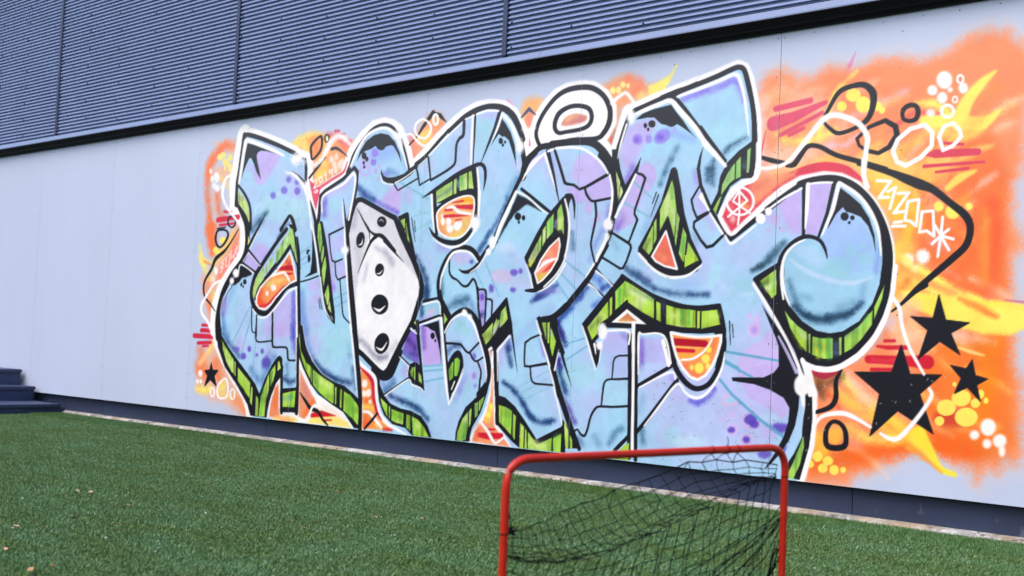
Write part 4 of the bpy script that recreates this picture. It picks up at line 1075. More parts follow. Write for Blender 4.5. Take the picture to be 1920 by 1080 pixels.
S 110 90 205 174 60 1 0|4937 919 50 4970 897 50
F 170 185 242 315 70 0 1|4787 873 4975 878 4977 658 4877 659 4817 697
F 160 212 236 70 50 0 1|4820 633 4978 647 4984 509 4812 498
F 150 205 240 316 50 0 1|4708 337 4754 464 4985 486 4990 359 4895 265 4676 228
F 180 180 244 101 85 0 1|5056 906 5218 905 5270 765 5062 757
S 120 100 212 136 70 1 0|5071 889 42 5079 763 56
S 120 90 200 171 60 1 0|5072 870 56 5079 790 61 5071 732 42
S 150 140 232 132 60 1 0|5285 679 61 5305 663 49
S 190 172 240 261 50 1 0|5322 575 79 5388 568 78
S 92 82 212 128 80 1 0|5415 555 40 5467 548 66 5542 588 53 5572 633 29
S 60 110 150 203 60 1 0|5094 367 69 5103 300 83
S 37 68 93 162 45 1 0|5094 367 35 5103 300 42
S 90 140 190 204 40 1 0|5075 480 41 5099 562 41
F 160 212 236 164 60 1 1|5364 355 5354 322 5325 299 5288 296 5257 313 5245 345 5255 379 5284 402 5321 405 5351 387
S 140 200 215 33 50 1 1|5226 406 13 5222 389 13 5210 378 11 5195 377 12 5183 386 13 5177 402 14 5181 419 13 5193 430 11 5208 431 12 5221 422 13
F 190 226 246 258 60 1 1|5526 336 5507 315 5457 298 5393 293 5340 300 5319 318 5339 339 5390 356 5454 361 5506 353
F 190 172 240 245 80 0 1|4860 1973 4910 2147 4973 2177 5100 2188 5129 2162 5090 2096 5010 1997 4970 1917 4900 1899
F 150 126 232 105 85 1 1|5029 2070 5023 2052 5005 2042 4982 2044 4963 2057 4955 2077 4961 2095 4979 2105 5002 2103 5021 2090
F 150 126 232 104 85 1 1|5094 2068 5090 2054 5079 2046 5065 2047 5054 2057 5049 2072 5052 2086 5063 2094 5077 2093 5089 2083
F 146 124 232 102 85 1 1|5215 2102 5221 2077 5206 2052 5176 2036 5141 2036 5115 2050 5109 2075 5124 2100 5154 2116 5189 2117
F 100 80 220 137 70 1 1|5178 2070 5173 2061 5161 2055 5146 2057 5133 2064 5128 2075 5132 2085 5145 2090 5160 2088 5173 2081
F 100 80 210 140 70 1 1|5001 2070 4998 2062 4991 2058 4981 2059 4973 2064 4969 2073 4972 2081 4980 2086 4989 2085 4997 2079
F 190 160 235 67 70 1 1|5264 2110 5262 2100 5256 2094 5247 2095 5240 2102 5237 2112 5240 2122 5246 2128 5254 2127 5261 2120
S 120 130 235 268 50 1 0|5199 2109 23 5309 2065 56 5377 2036 22
S 58 110 152 202 60 1 0|5240 1944 41 5272 1999 55
S 35 68 94 161 45 1 0|5240 1944 21 5272 1999 27
S 132 110 232 162 85 1 0|5294 2278 49 5419 2304 67 5547 2329 71 5629 2348 55 5668 2304 68 5698 2229 35
S 66 116 156 159 75 1 0|5587 1946 50 5635 1986 68 5721 2023 24
S 40 71 96 127 56 1 0|5587 1946 25 5635 1986 34 5721 2023 12
F 160 212 236 129 50 1 1|5695 2053 5673 2019 5611 2003 5532 2009 5467 2037 5441 2076 5464 2110 5528 2127 5607 2119 5670 2091
F 196 168 238 87 75 0 1|4998 1877 5044 1944 5116 1909 5139 1838 5094 1765 5039 1728 4994 1630 4996 1584 4905 1540 4854 1565 4932 1739
S 120 80 205 176 60 1 0|4922 1823 73 4961 1909 87
S 120 100 210 177 70 1 0|4869 1547 71 4903 1599 71
F 150 200 235 248 60 0 1|4841 1518 4952 1462 4940 1398 4812 1353 4780 1413
S 126 186 212 28 75 0 0|4972 1824 29 5110 1718 29
S 126 186 212 28 75 0 0|4913 1702 29 5086 1612 28
S 56 112 160 170 60 1 0|5162 1796 42 5199 1875 55 5224 1930 55
S 34 69 99 136 45 1 0|5162 1796 21 5199 1875 28 5224 1930 28
S 90 140 190 240 40 1 0|5063 1511 56 5114 1625 56 5152 1693 55
S 150 120 225 164 60 1 0|5394 1856 50 5416 1792 63
S 180 165 240 131 70 1 0|5418 1736 49 5461 1655 49
S 40 90 140 162 80 1 0|5485 1861 77 5491 1799 77
S 24 55 86 130 60 1 0|5485 1861 38 5491 1799 38
S 50 100 140 162 80 1 0|5518 1902 65 5508 1836 90 5516 1779 51
S 31 62 86 129 60 1 0|5518 1902 33 5508 1836 45 5516 1779 25
S 150 190 235 161 50 1 0|5563 1888 39 5541 1817 39
S 190 165 240 162 70 1 0|5403 1696 24 5458 1626 48 5532 1523 47
S 70 120 170 163 50 1 0|5404 1505 25 5426 1442 25
F 192 174 242 150 70 0 1|5955 1668 6029 1706 6037 1453 5983 1507 5940 1583
F 206 172 236 61 65 1 1|5885 1505 5883 1496 5876 1491 5868 1491 5861 1497 5859 1506 5861 1515 5867 1520 5875 1520 5882 1514
F 206 172 236 60 65 1 1|5977 1505 5974 1494 5966 1488 5956 1488 5947 1495 5944 1506 5947 1516 5955 1523 5965 1522 5973 1515
F 206 172 236 61 65 1 1|5947 1556 5942 1538 5928 1527 5909 1527 5894 1539 5888 1559 5893 1577 5907 1588 5926 1588 5941 1575
S 56 94 156 134 75 1 0|4943 1306 37 5038 1247 55 5137 1195 58 5247 1166 57 5381 1155 67 5510 1155 55
S 34 58 96 107 56 1 0|4943 1306 18 5038 1247 28 5137 1195 29 5247 1166 28 5381 1155 34 5510 1155 28
S 190 172 240 238 50 1 0|5085 1281 71 5149 1252 70
S 120 140 230 295 30 1 0|5299 1211 68 5437 1216 67
F 160 212 236 64 60 1 1|5587 1247 5564 1210 5533 1192 5507 1200 5495 1232 5502 1274 5526 1311 5556 1328 5582 1320 5594 1289
S 50 90 140 139 60 1 0|4950 1300 48 4994 1282 47
S 31 55 86 111 45 1 0|4950 1300 24 4994 1282 24
S 34 70 96 122 85 1 0|5783 1283 45 5831 1309 68 5889 1340 45
S 21 43 59 98 64 1 0|5783 1283 23 5831 1309 34 5889 1340 22
F 150 205 226 47 65 1 1|5782 1210 5772 1189 5746 1176 5713 1176 5685 1190 5674 1211 5683 1232 5710 1245 5743 1244 5771 1231
F 150 205 226 46 65 1 1|5808 1162 5803 1149 5790 1141 5772 1141 5758 1149 5752 1162 5757 1174 5771 1182 5788 1182 5802 1174
F 150 205 226 46 60 1 1|5816 1114 5813 1105 5805 1100 5796 1100 5788 1105 5784 1113 5787 1122 5795 1127 5804 1127 5812 1122
S 190 220 250 93 60 1 0|5601 1208 9 5678 1159 26 5812 1159 32 5841 1181 9
F 206 178 238 49 75 1 1|5792 1038 5789 1028 5782 1021 5773 1021 5766 1027 5763 1037 5765 1048 5772 1054 5781 1054 5789 1048
F 206 178 238 49 75 1 1|5842 1020 5838 1006 5828 997 5816 997 5805 1005 5801 1020 5804 1034 5814 1043 5827 1044 5837 1035
F 206 178 238 49 75 1 1|5846 967 5839 942 5820 926 5795 925 5775 940 5767 965 5773 991 5793 1007 5817 1007 5838 992
F 160 130 228 122 60 1 1|5827 964 5823 951 5813 943 5801 943 5790 951 5786 963 5789 976 5799 984 5812 984 5823 977
F 200 180 242 76 85 0 1|5768 863 5850 909 5908 963 5951 896 5968 828 5955 759 5711 748 5715 808
F 194 172 240 90 80 0 1|5709 746 5968 793 6022 568 6031 539 5998 494 5875 558 5784 602 5732 673
S 150 112 214 119 70 1 0|5926 453 24 6019 460 36
S 225 180 228 31 85 1 1|5713 579 25 5705 563 23 5683 552 22 5656 551 23 5634 559 24 5625 573 26 5633 589 24 5654 600 22 5681 602 22 5704 594 24
F 168 206 246 47 100 1 1|5700 578 5694 568 5679 560 5660 559 5644 564 5637 574 5643 585 5659 592 5678 593 5694 588
F 208 180 240 61 75 1 1|5858 477 5849 449 5821 429 5786 426 5757 442 5745 469 5755 498 5783 517 5818 519 5847 504
F 208 180 240 62 75 1 1|5730 420 5724 400 5706 386 5683 384 5665 395 5657 414 5663 434 5681 448 5704 449 5723 439
F 208 180 240 61 75 1 1|5821 373 5815 353 5795 339 5770 336 5750 347 5741 367 5748 387 5768 401 5793 403 5813 393
F 208 180 240 62 75 1 1|5701 498 5698 487 5689 480 5677 480 5668 485 5664 495 5667 506 5676 513 5687 513 5697 508
F 208 180 240 63 75 1 1|5645 472 5643 465 5637 460 5630 459 5624 463 5622 470 5624 478 5629 483 5636 483 5642 479
F 88 64 186 98 90 1 1|5839 483 5832 465 5813 453 5790 452 5770 461 5762 477 5769 495 5788 507 5811 509 5831 500
F 88 64 186 97 90 1 1|5853 460 5848 446 5833 437 5815 436 5799 443 5793 455 5798 469 5813 478 5832 479 5847 472
F 88 64 186 99 90 1 1|5708 417 5704 407 5693 400 5679 399 5667 404 5663 413 5667 423 5678 430 5692 431 5703 426
F 88 64 186 98 90 1 1|5803 372 5799 360 5787 352 5773 351 5761 357 5756 368 5760 380 5771 388 5786 389 5798 383
F 88 64 186 148 85 1 1|6032 452 6023 436 5997 424 5964 422 5937 429 5926 444 5936 460 5962 472 5995 474 6022 467
F 190 172 240 120 60 1 1|5960 420 5952 398 5929 383 5900 380 5876 392 5866 412 5874 434 5898 449 5927 451 5951 440
F 92 70 190 120 80 1 1|5934 306 5927 293 5907 283 5882 281 5861 287 5853 299 5860 312 5880 322 5905 324 5926 318
F 92 70 190 118 80 1 1|6039 331 6036 314 6027 304 6014 302 6004 311 6000 327 6003 344 6013 354 6025 356 6035 346
F 175 215 248 150 50 1 1|5958 504 5948 485 5921 472 5888 470 5861 479 5849 496 5859 514 5886 527 5920 530 5947 520
S 96 164 208 21 95 0 0|5639 840 31 5811 820 30 5967 802 29
S 96 164 208 22 95 0 0|5634 790 29 5717 753 29
S 96 164 208 22 95 0 0|5636 780 31 5801 708 30
S 96 164 208 21 95 0 0|5604 685 35 5678 611 35 5857 484 34 5994 406 33 6065 357 33
F 150 200 234 57 80 0 1|5963 1297 5975 1379 6026 1433 6085 1459 6130 1444 6189 1402 6220 1347 6289 1426 6385 1476 6495 1472 6521 1394 6514 1264 6476 1160 6472 1112 6405 1022 6317 968 6246 954 6172 968 6090 1016 6019 1090 5977 1191 5971 1280
F 152 182 246 170 70 0 1|6173 1442 6229 1521 6284 1599 6348 1570 6426 1507 6469 1421 6479 1290 6349 1266 6235 1320
F 176 206 248 204 60 0 1|6020 1392 6093 1424 6153 1402 6213 1341 6221 1294 6104 1322
S 34 76 116 143 90 1 0|6039 1097 51 6109 1044 96 6184 1030 104 6263 1034 103 6340 1057 74 6415 1112 37
S 21 47 71 115 68 1 0|6039 1097 26 6109 1044 48 6184 1030 52 6263 1034 52 6340 1057 37 6415 1112 19
S 60 110 150 178 55 1 0|6007 1229 55 6031 1153 67 6067 1097 66
S 37 68 93 142 41 1 0|6007 1229 27 6031 1153 34 6067 1097 33
S 70 120 160 176 40 1 0|6086 1147 50 6127 1135 50
S 90 130 190 195 45 1 0|6426 1203 51 6415 1118 51
S 70 120 160 198 40 1 0|6288 1087 62 6364 1118 62
S 190 214 250 72 75 1 0|6007 1344 19 6105 1282 46 6237 1233 53 6358 1216 48 6467 1245 16
F 146 204 224 71 60 1 1|6359 1299 6345 1268 6307 1249 6259 1249 6219 1269 6203 1301 6217 1332 6256 1351 6304 1350 6343 1330
F 146 204 224 56 60 1 1|6467 1330 6460 1306 6439 1292 6413 1292 6391 1307 6382 1331 6390 1355 6411 1369 6437 1369 6459 1354
F 146 204 224 56 55 1 1|6380 1379 6375 1361 6360 1350 6341 1350 6325 1362 6319 1380 6324 1398 6339 1408 6358 1408 6374 1396
F 150 206 224 56 50 1 1|6433 1409 6429 1401 6421 1397 6409 1397 6400 1402 6397 1410 6400 1417 6409 1422 6420 1422 6429 1417
F 190 172 240 29 95 0 1|6099 1736 6233 1736 6198 1583 6162 1470 6095 1479
F 190 172 240 75 90 0 1|5914 1630 5981 1675 6062 1712 6071 1473 6025 1488 5986 1530 5957 1594
S 50 96 130 151 75 1 0|5870 1340 74 5922 1380 104 5974 1434 45
S 31 59 80 121 56 1 0|5870 1340 37 5922 1380 52 5974 1434 22
S 110 115 225 138 50 1 0|6503 1420 27 6493 1277 54
F 190 172 240 183 60 1 1|5931 1581 5923 1557 5900 1542 5872 1544 5848 1560 5838 1585 5846 1609 5869 1623 5898 1622 5921 1606
S 162 205 243 59 100 1 0|6066 410 63 6005 280 38
F 168 206 246 44 100 0 1|6086 620 6115 621 6117 468 6087 382 6025 264 6008 197 5954 191 6004 304 6053 409 6082 530
F 242 150 90 32 100 0 1|1764 1473 1708 1415 1605 1324 1497 1262 1414 1200 1375 1131 1373 1072 1415 1037 1491 1033 1563 1070 1621 1124 1702 1185 1783 1232 1858 1257 1827 1344 1795 1421
F 244 150 84 19 100 0 1|5272 936 5352 924 5440 916 5527 919 5602 930 5600 890 5582 825 5553 762 5511 704 5460 677 5411 690 5355 741 5314 806 5289 872
F 243 245 254 31 100 0 1|1726 511 1657 450 1611 341 1592 193 1973 181 1967 259 1740 236
F 243 245 254 30 100 0 1|1942 663 2028 559 2155 410 2294 360 2476 293 2597 185 2080 184 1964 184 1651 180 1647 233 1959 251
F 243 245 254 28 100 0 1|2614 685 2796 574 2810 483 2835 373 2897 294 3023 215 2677 184 2673 363 2640 530
F 243 245 254 24 100 0 1|3727 185 3769 267 3854 385 3894 518 3905 633 3907 748 3909 864 3905 863 3919 864 3945 458 3967 319 4018 277 4106 184
S 243 245 254 28 100 0 0|3865 792 15 3911 829 39 4024 939 6
F 243 245 254 24 100 0 1|3859 794 3920 817 3919 683 3939 505 3912 504 3905 618
F 216 60 84 93 100 0 1|5712 1751 5772 1772 5796 1784 5834 1749 5917 1755 5952 1748 5860 1683 5754 1591 5647 1502 5584 1587 5616 1663
F 243 245 254 23 100 0 1|4203 2185 4228 2259 4281 2330 4358 2397 4444 2431 4552 2436 4645 2419 4730 2362 4779 2278 4779 2200 4741 2137 4682 2106 4491 2113 4334 2092 4253 2093 4220 2127
S 206 28 62 57 92 0 0|877 1828 45 980 1819 45
S 206 28 62 57 92 0 0|793 1762 87 1078 1775 85
S 206 28 62 57 92 0 0|825 1716 43 1015 1725 43
S 252 235 240 51 90 0 0|919 1437 20 881 1405 25 909 1396 24 871 1364 25 904 1368 25 874 1324 23
S 252 235 240 51 90 0 0|945 1452 25 938 1372 24 964 1383 17
S 252 235 240 51 90 0 0|964 1468 16 990 1476 24 981 1379 24
S 252 235 240 51 90 0 0|1008 1503 24 1007 1435 21 1031 1467 14 1047 1434 23 1061 1514 24
S 252 235 240 50 90 0 0|1079 1538 24 1078 1466 20 1116 1489 18
S 252 235 240 50 90 0 0|1081 1514 15 1113 1525 15
S 252 235 240 50 90 0 0|1108 1585 21 1099 1529 18 1130 1553 21 1103 1481 21
S 206 28 62 52 95 0 0|649 892 43 733 893 42
S 206 28 62 52 95 0 0|639 845 59 786 844 58
S 206 28 62 52 95 0 0|649 887 33 741 886 33
S 206 28 62 52 95 0 0|645 851 59 786 850 58
S 206 28 62 52 95 0 0|543 800 82 814 798 81
S 206 28 62 52 95 0 0|603 741 59 788 751 59
S 206 28 62 52 95 0 0|679 717 39 756 721 39
S 216 72 104 59 90 0 0|2233 2373 42 2281 2368 41
S 216 72 104 59 90 0 0|2226 2349 24 2347 2340 24
S 216 72 104 58 90 0 0|2380 2295 36 2420 2279 36
F 255 228 226 124 85 1 1|2233 2157 2229 2141 2216 2131 2199 2133 2185 2144 2178 2161 2182 2177 2195 2187 2212 2185 2227 2174
F 255 228 226 124 85 1 1|2288 2175 2284 2160 2273 2151 2257 2152 2244 2163 2238 2179 2242 2194 2254 2203 2269 2202 2282 2191
F 255 228 226 124 85 1 1|2272 2117 2268 2100 2254 2090 2236 2091 2220 2103 2213 2121 2217 2138 2231 2148 2250 2147 2265 2135
F 255 228 226 123 85 1 1|2333 2113 2328 2095 2315 2084 2297 2086 2281 2098 2274 2117 2279 2135 2292 2145 2310 2144 2326 2131
F 255 228 226 124 85 1 1|2284 2075 2280 2062 2269 2054 2253 2055 2240 2065 2234 2079 2238 2093 2250 2100 2265 2099 2278 2090
F 255 228 226 123 85 1 1|2349 2134 2346 2121 2337 2114 2324 2114 2313 2123 2309 2137 2312 2149 2321 2157 2334 2156 2344 2147
F 216 72 104 61 100 0 1|1956 2022 2059 1970 2095 1953 2071 1850 2052 1783 2005 1883
S 216 72 104 59 95 1 0|2084 1954 52 2217 2006 45 2348 2056 42 2387 2127 22
S 243 245 254 26 100 1 1|6905 2205 22 6903 2194 24 6896 2188 24 6887 2189 21 6879 2197 21 6876 2209 22 6879 2220 24 6886 2226 24 6895 2225 21 6902 2217 21
S 243 245 254 26 100 1 1|6878 2108 17 6876 2099 18 6871 2095 18 6864 2095 17 6858 2101 16 6856 2110 17 6858 2119 18 6863 2124 18 6870 2123 17 6876 2117 16
S 217 74 112 42 95 0 0|5898 2163 68 6101 2187 67
S 217 74 112 42 95 0 0|5885 2084 162 6000 2107 121 6188 2168 48
S 217 74 112 42 95 0 0|5929 2017 50 6169 2114 48
S 217 74 112 42 95 0 0|5982 2012 45 6065 2043 45
F 222 96 134 153 70 1 1|5928 2080 5924 2063 5910 2054 5893 2056 5879 2068 5873 2085 5877 2102 5891 2111 5908 2110 5923 2098
S 210 58 86 24 100 0 0|6731 1847 25 6775 1850 88 6982 1844 69
S 210 58 86 23 100 0 0|6723 1792 39 7012 1793 27
S 210 58 86 23 100 0 0|6782 1759 30 6937 1767 30
S 210 58 86 23 100 0 0|6805 1901 31 6909 1886 31
S 208 70 90 31 100 0 0|5841 2048 6 5821 1958 19 5817 1867 13
S 200 22 52 38 95 0 0|6543 925 33 6593 927 32
S 200 22 52 38 95 0 0|6503 898 24 6556 892 44 6662 896 47
S 200 22 52 38 95 0 0|6460 831 84 6633 830 94 6760 828 139
S 200 22 52 38 95 0 0|6477 780 36 6634 785 35
S 226 80 90 108 50 1 0|6480 828 21 6648 831 20
F 247 228 100 23 100 1 1|6904 616 6896 592 6874 577 6845 575 6822 587 6813 610 6821 633 6844 649 6872 651 6895 638
F 247 228 100 23 100 1 1|6974 667 6966 643 6944 627 6915 625 6892 638 6883 661 6891 685 6914 701 6942 703 6965 690
F 247 228 100 23 100 1 1|7008 578 6998 551 6972 533 6939 530 6911 545 6900 570 6910 598 6937 616 6970 618 6997 603
F 247 228 100 23 100 1 1|6850 548 6846 535 6835 525 6821 524 6809 532 6804 545 6808 559 6820 568 6834 569 6846 561
F 247 228 100 23 100 1 1|7018 644 7014 631 7003 622 6990 621 6978 628 6974 641 6978 655 6989 664 7002 664 7014 657
F 247 228 100 22 100 1 1|7036 688 7034 676 7026 669 7017 668 7009 675 7006 687 7009 699 7016 707 7026 707 7033 700
F 247 228 100 22 100 1 1|7056 659 7054 650 7049 645 7042 644 7037 649 7034 658 7036 666 7042 672 7048 672 7054 667
F 247 228 100 23 100 1 1|6905 728 6904 721 6899 716 6893 716 6888 720 6885 727 6887 733 6892 738 6898 738 6903 734
F 252 244 248 74 100 1 1|7093 537 7086 513 7069 497 7047 495 7029 508 7022 532 7028 556 7046 572 7068 573 7086 560
F 252 244 248 75 100 1 1|7017 495 7013 482 7002 473 6989 471 6977 479 6973 491 6977 505 6988 514 7001 515 7013 508
F 252 244 248 74 100 1 1|7075 458 7071 445 7061 436 7048 435 7038 442 7034 455 7037 468 7047 477 7060 478 7070 471
F 252 244 248 73 100 1 1|7142 478 7137 459 7122 446 7103 444 7087 454 7080 472 7086 492 7101 504 7120 506 7136 496
F 252 244 248 73 100 1 1|7137 431 7135 414 7128 404 7118 403 7111 412 7108 428 7110 444 7117 455 7126 456 7134 446
F 250 180 70 56 90 1 1|6327 432 6321 409 6304 393 6282 391 6264 404 6257 427 6263 450 6280 466 6302 468 6320 455
F 247 226 96 40 100 1 1|6226 321 6221 304 6207 293 6190 291 6176 300 6170 315 6175 332 6188 343 6206 345 6220 336
F 247 226 96 40 100 1 1|6284 304 6279 289 6265 279 6247 277 6232 285 6226 298 6232 313 6246 323 6263 325 6278 317
F 247 226 96 40 100 1 1|6255 263 6251 249 6238 239 6221 237 6207 244 6201 258 6206 273 6220 283 6236 284 6250 277
F 247 226 96 39 100 1 1|6316 261 6312 245 6299 235 6283 233 6270 241 6265 256 6269 271 6282 282 6298 283 6311 275
F 247 226 96 39 100 1 1|6356 265 6353 255 6345 249 6335 248 6327 253 6324 261 6326 271 6334 277 6345 278 6353 273
F 247 226 96 40 100 1 1|6179 277 6176 266 6167 258 6155 257 6145 263 6142 274 6145 285 6154 293 6166 294 6175 288
S 230 70 40 214 80 1 0|1417 1162 127 1424 1084 134 1489 1061 66
S 240 206 120 211 80 1 0|1500 1224 97 1636 1247 79 1745 1262 63
S 170 20 40 156 70 1 0|1733 1407 70 1765 1387 70
S 186 12 44 52 95 0 0|1615 1343 31 1725 1353 77 1810 1352 85
S 206 28 62 41 100 0 0|1741 1307 34 1804 1308 34
S 200 40 70 53 100 1 0|1413 1054 19 1514 1065 45 1596 1124 43 1712 1214 16
S 243 245 254 52 100 1 0|1521 1283 26 1679 1317 41 1729 1304 47 1775 1254 40
F 255 235 235 106 100 1 1|1618 1199 1613 1184 1596 1174 1575 1174 1557 1184 1549 1199 1554 1215 1571 1224 1592 1224 1611 1215
F 243 245 254 75 100 1 1|1524 1156 1521 1144 1513 1137 1502 1137 1493 1144 1488 1156 1491 1168 1499 1175 1510 1175 1519 1168
F 170 200 80 213 50 1 1|1550 1236 1543 1227 1525 1221 1502 1221 1482 1227 1474 1236 1481 1245 1499 1251 1522 1251 1542 1245
S 250 196 100 97 95 1 0|5314 851 45 5438 855 56 5482 884 35
S 250 170 60 130 90 1 0|5329 801 56 5433 811 45 5522 841 45
S 176 8 40 26 100 0 0|5300 885 85 5502 880 77
S 206 14 44 26 100 0 0|5315 839 45 5429 837 40
S 232 100 80 162 70 1 0|5381 751 60 5435 709 58 5487 700 33
S 230 120 70 95 80 1 0|5564 903 38 5548 842 38
S 243 245 254 29 100 1 0|5349 784 22 5421 793 27 5484 828 28 5524 872 24 5545 909 22
F 247 228 98 51 100 1 1|5534 798 5530 784 5517 774 5500 773 5486 782 5480 796 5485 811 5498 820 5515 821 5528 813
F 247 228 98 51 100 1 1|5497 745 5492 727 5478 715 5461 714 5446 724 5439 742 5444 760 5458 772 5476 773 5491 762
F 247 228 98 52 100 1 1|5432 744 5430 735 5424 729 5416 729 5409 734 5406 743 5408 752 5415 757 5423 758 5429 753
F 247 228 98 51 100 1 1|5539 757 5537 747 5530 740 5520 739 5512 746 5509 756 5511 767 5519 774 5528 774 5536 768
F 247 228 98 51 100 1 1|5544 848 5541 837 5533 830 5523 830 5514 836 5511 847 5513 858 5521 865 5532 865 5540 859
F 232 138 98 104 100 0 1|1707 461 1661 405 1620 303 1608 200 1758 192 1729 242
S 226 110 60 208 70 1 0|1678 421 73 1676 299 98
S 248 220 120 152 90 1 0|1829 200 60 1948 205 59
S 248 180 130 154 90 1 0|1745 206 45 1829 208 45
F 232 150 120 100 100 0 1|1962 578 2021 499 2109 408 2172 338 2118 291 2032 211 1970 229
S 196 120 160 200 60 1 0|2012 469 65 2065 383 86
S 238 110 50 199 85 1 0|2125 350 98 2041 249 98
S 226 150 110 201 60 1 0|1985 364 93 2005 261 93
F 246 228 130 121 100 0 1|2175 295 2357 271 2524 229 2570 190 2307 188 2069 188 2122 240
S 250 206 160 193 70 1 0|2186 303 29 2321 304 45 2435 255 32
S 206 24 40 58 100 0 0|2122 246 65 2234 266 93 2391 262 9
S 206 40 50 48 100 0 0|2260 219 32 2349 227 23
S 248 200 120 154 85 1 0|1675 193 55 1916 195 60
S 235 140 80 153 60 1 0|1772 193 30 1869 188 30
F 240 150 80 55 100 0 1|2644 622 2768 530 2797 413 2833 331 2879 265 2994 205 2689 191 2686 350 2652 531
S 200 30 66 46 100 1 0|2643 626 34 2767 537 76 2795 412 61 2834 324 58 2889 266 18
S 248 214 90 184 90 1 0|2707 351 71 2781 342 71
S 226 80 50 184 80 1 0|2715 387 48 2775 425 64
S 232 90 40 184 85 1 0|2722 282 83 2716 225 95 2776 258 61
S 246 220 120 136 80 1 0|2840 235 52 2872 209 51
S 206 40 50 90 90 1 0|2913 202 41 2994 205 41
F 255 236 236 93 100 1 1|2721 513 2716 496 2703 484 2684 483 2669 493 2662 510 2667 528 2681 539 2699 540 2714 530
F 255 236 236 93 100 1 1|2721 443 2717 429 2705 419 2689 418 2676 426 2670 440 2674 454 2686 464 2702 465 2715 457
F 255 236 236 92 100 1 1|2764 449 2760 432 2747 420 2731 419 2716 429 2710 446 2714 463 2727 475 2743 476 2758 466
F 255 236 236 92 100 1 1|2772 389 2770 379 2763 373 2753 373 2745 378 2741 387 2744 396 2751 402 2761 403 2769 397
S 243 245 254 73 100 1 0|2689 313 37 2752 310 52 2817 268 57 2887 217 40
F 240 150 110 64 100 0 1|3755 192 3787 262 3832 303 3880 377 3908 500 3915 672 3932 444 3947 306 3985 271 4055 214 4086 185 3904 186
F 224 110 110 36 100 0 1|3881 788 3897 792 3903 738
S 244 190 110 120 90 1 0|3912 430 84 3895 353 118
F 247 232 104 80 100 1 1|3932 425 3929 410 3921 400 3911 400 3902 408 3898 423 3900 438 3908 448 3919 448 3928 440
F 247 232 104 80 100 1 1|3914 373 3911 360 3901 352 3888 351 3878 358 3873 370 3876 383 3886 392 3899 393 3909 385
F 250 200 60 80 100 1 1|3887 343 3885 334 3879 329 3870 328 3863 333 3860 341 3862 349 3869 355 3877 355 3884 351
S 206 24 50 36 100 0 0|3819 238 64 3901 236 89 4013 248 70
S 206 40 54 36 100 0 0|3903 280 30 3955 283 25
S 243 245 254 40 100 1 0|3831 319 31 3891 270 50 3937 216 46 3972 199 33 4033 238 27
S 226 100 70 161 70 1 0|3811 295 51 3789 217 85
F 238 150 110 214 90 0 1|5749 1749 5807 1811 5915 1814 6026 1812 6027 1786 5917 1739 5836 1674 5777 1633 5763 1699
S 206 100 90 185 50 1 0|5786 1741 69 5857 1770 46
S 248 200 120 181 70 1 0|5891 1816 33 6019 1834 43
S 250 190 90 156 80 1 0|5715 1658 66 5741 1635 66
S 240 120 130 190 60 1 0|5635 1640 73 5650 1585 73
F 250 200 200 158 80 1 1|5675 1573 5671 1560 5661 1552 5648 1553 5637 1561 5632 1574 5636 1587 5646 1595 5659 1594 5670 1586
F 214 140 120 75 95 1 1|4407 2217 4437 2258 4514 2275 4603 2252 4595 2224 4532 2210 4455 2205
S 200 110 130 112 70 1 0|4485 2228 33 4585 2237 51
S 230 190 130 113 70 1 0|4453 2244 27 4522 2262 27
S 214 50 84 28 100 0 0|5724 1753 7 5778 1777 17 5807 1824 7
S 20 20 32 34 100 1 0|1087 1674 24 1001 1580 33 913 1502 56 795 1439 78 746 1358 65 670 1276 51 645 1211 51 669 1128 43 759 1063 34 827 1007 13
S 20 20 32 34 100 1 1|778 1619 62 808 1674 42 911 1672 37 951 1630 60 907 1567 51 848 1534 36 798 1561 51
S 20 20 32 34 100 1 1|1041 1736 45 1034 1710 42 1009 1695 30 978 1696 28 950 1713 37 938 1740 46 946 1766 42 970 1781 30 1002 1780 28 1029 1763 37
S 20 20 32 34 100 1 0|793 1691 23 909 1697 23
F 20 20 32 34 100 0 1|810 584 836 524 905 523 857 481 896 401 809 446 737 394 771 477 729 514 792 522
S 20 20 32 28 100 0 1|810 584 19 836 524 24 905 523 31 857 481 33 896 401 24 809 446 19 737 394 26 771 477 33 729 514 31 792 522 26
F 20 20 32 16 100 0 1|6628 907 6676 765 6830 768 6727 671 6798 482 6618 582 6478 447 6523 660 6389 762 6582 771
S 20 20 32 13 100 0 1|6628 907 12 6676 765 12 6830 768 12 6727 671 12 6798 482 11 6618 582 12 6478 447 12 6523 660 12 6389 762 12 6582 771 12
F 20 20 32 16 100 0 1|6810 1157 6846 1035 6959 1023 6872 972 6918 870 6819 931 6715 841 6760 983 6673 1049 6784 1042
S 20 20 32 13 100 0 1|6810 1157 11 6846 1035 11 6959 1023 11 6872 972 11 6918 870 11 6819 931 11 6715 841 12 6760 983 12 6673 1049 12 6784 1042 12
F 20 20 32 15 100 0 1|6977 847 6993 774 7050 760 7000 729 7019 653 6956 716 6896 683 6927 757 6874 817 6950 804
S 20 20 32 13 100 0 1|6977 847 11 6993 774 11 7050 760 11 7000 729 11 7019 653 11 6956 716 11 6896 683 11 6927 757 11 6874 817 11 6950 804 11
S 20 20 32 30 100 1 0|1955 2037 41 2060 2121 53 2141 2186 12
S 50 54 76 30 100 1 0|2200 2239 51 2268 2238 48 2390 2167 9
S 20 20 32 30 100 1 1|1965 2287 53 2054 2346 41 2085 2322 54 2074 2240 54 1985 2178 37 1963 2234 55
S 20 20 32 30 100 1 1|2166 2323 39 2163 2306 38 2152 2297 29 2137 2298 26 2124 2310 33 2118 2327 39 2121 2343 39 2133 2353 29 2148 2351 26 2160 2340 33
S 20 20 32 31 100 0 0|3042 2203 28 3118 2256 29 3173 2320 56 3264 2408 73
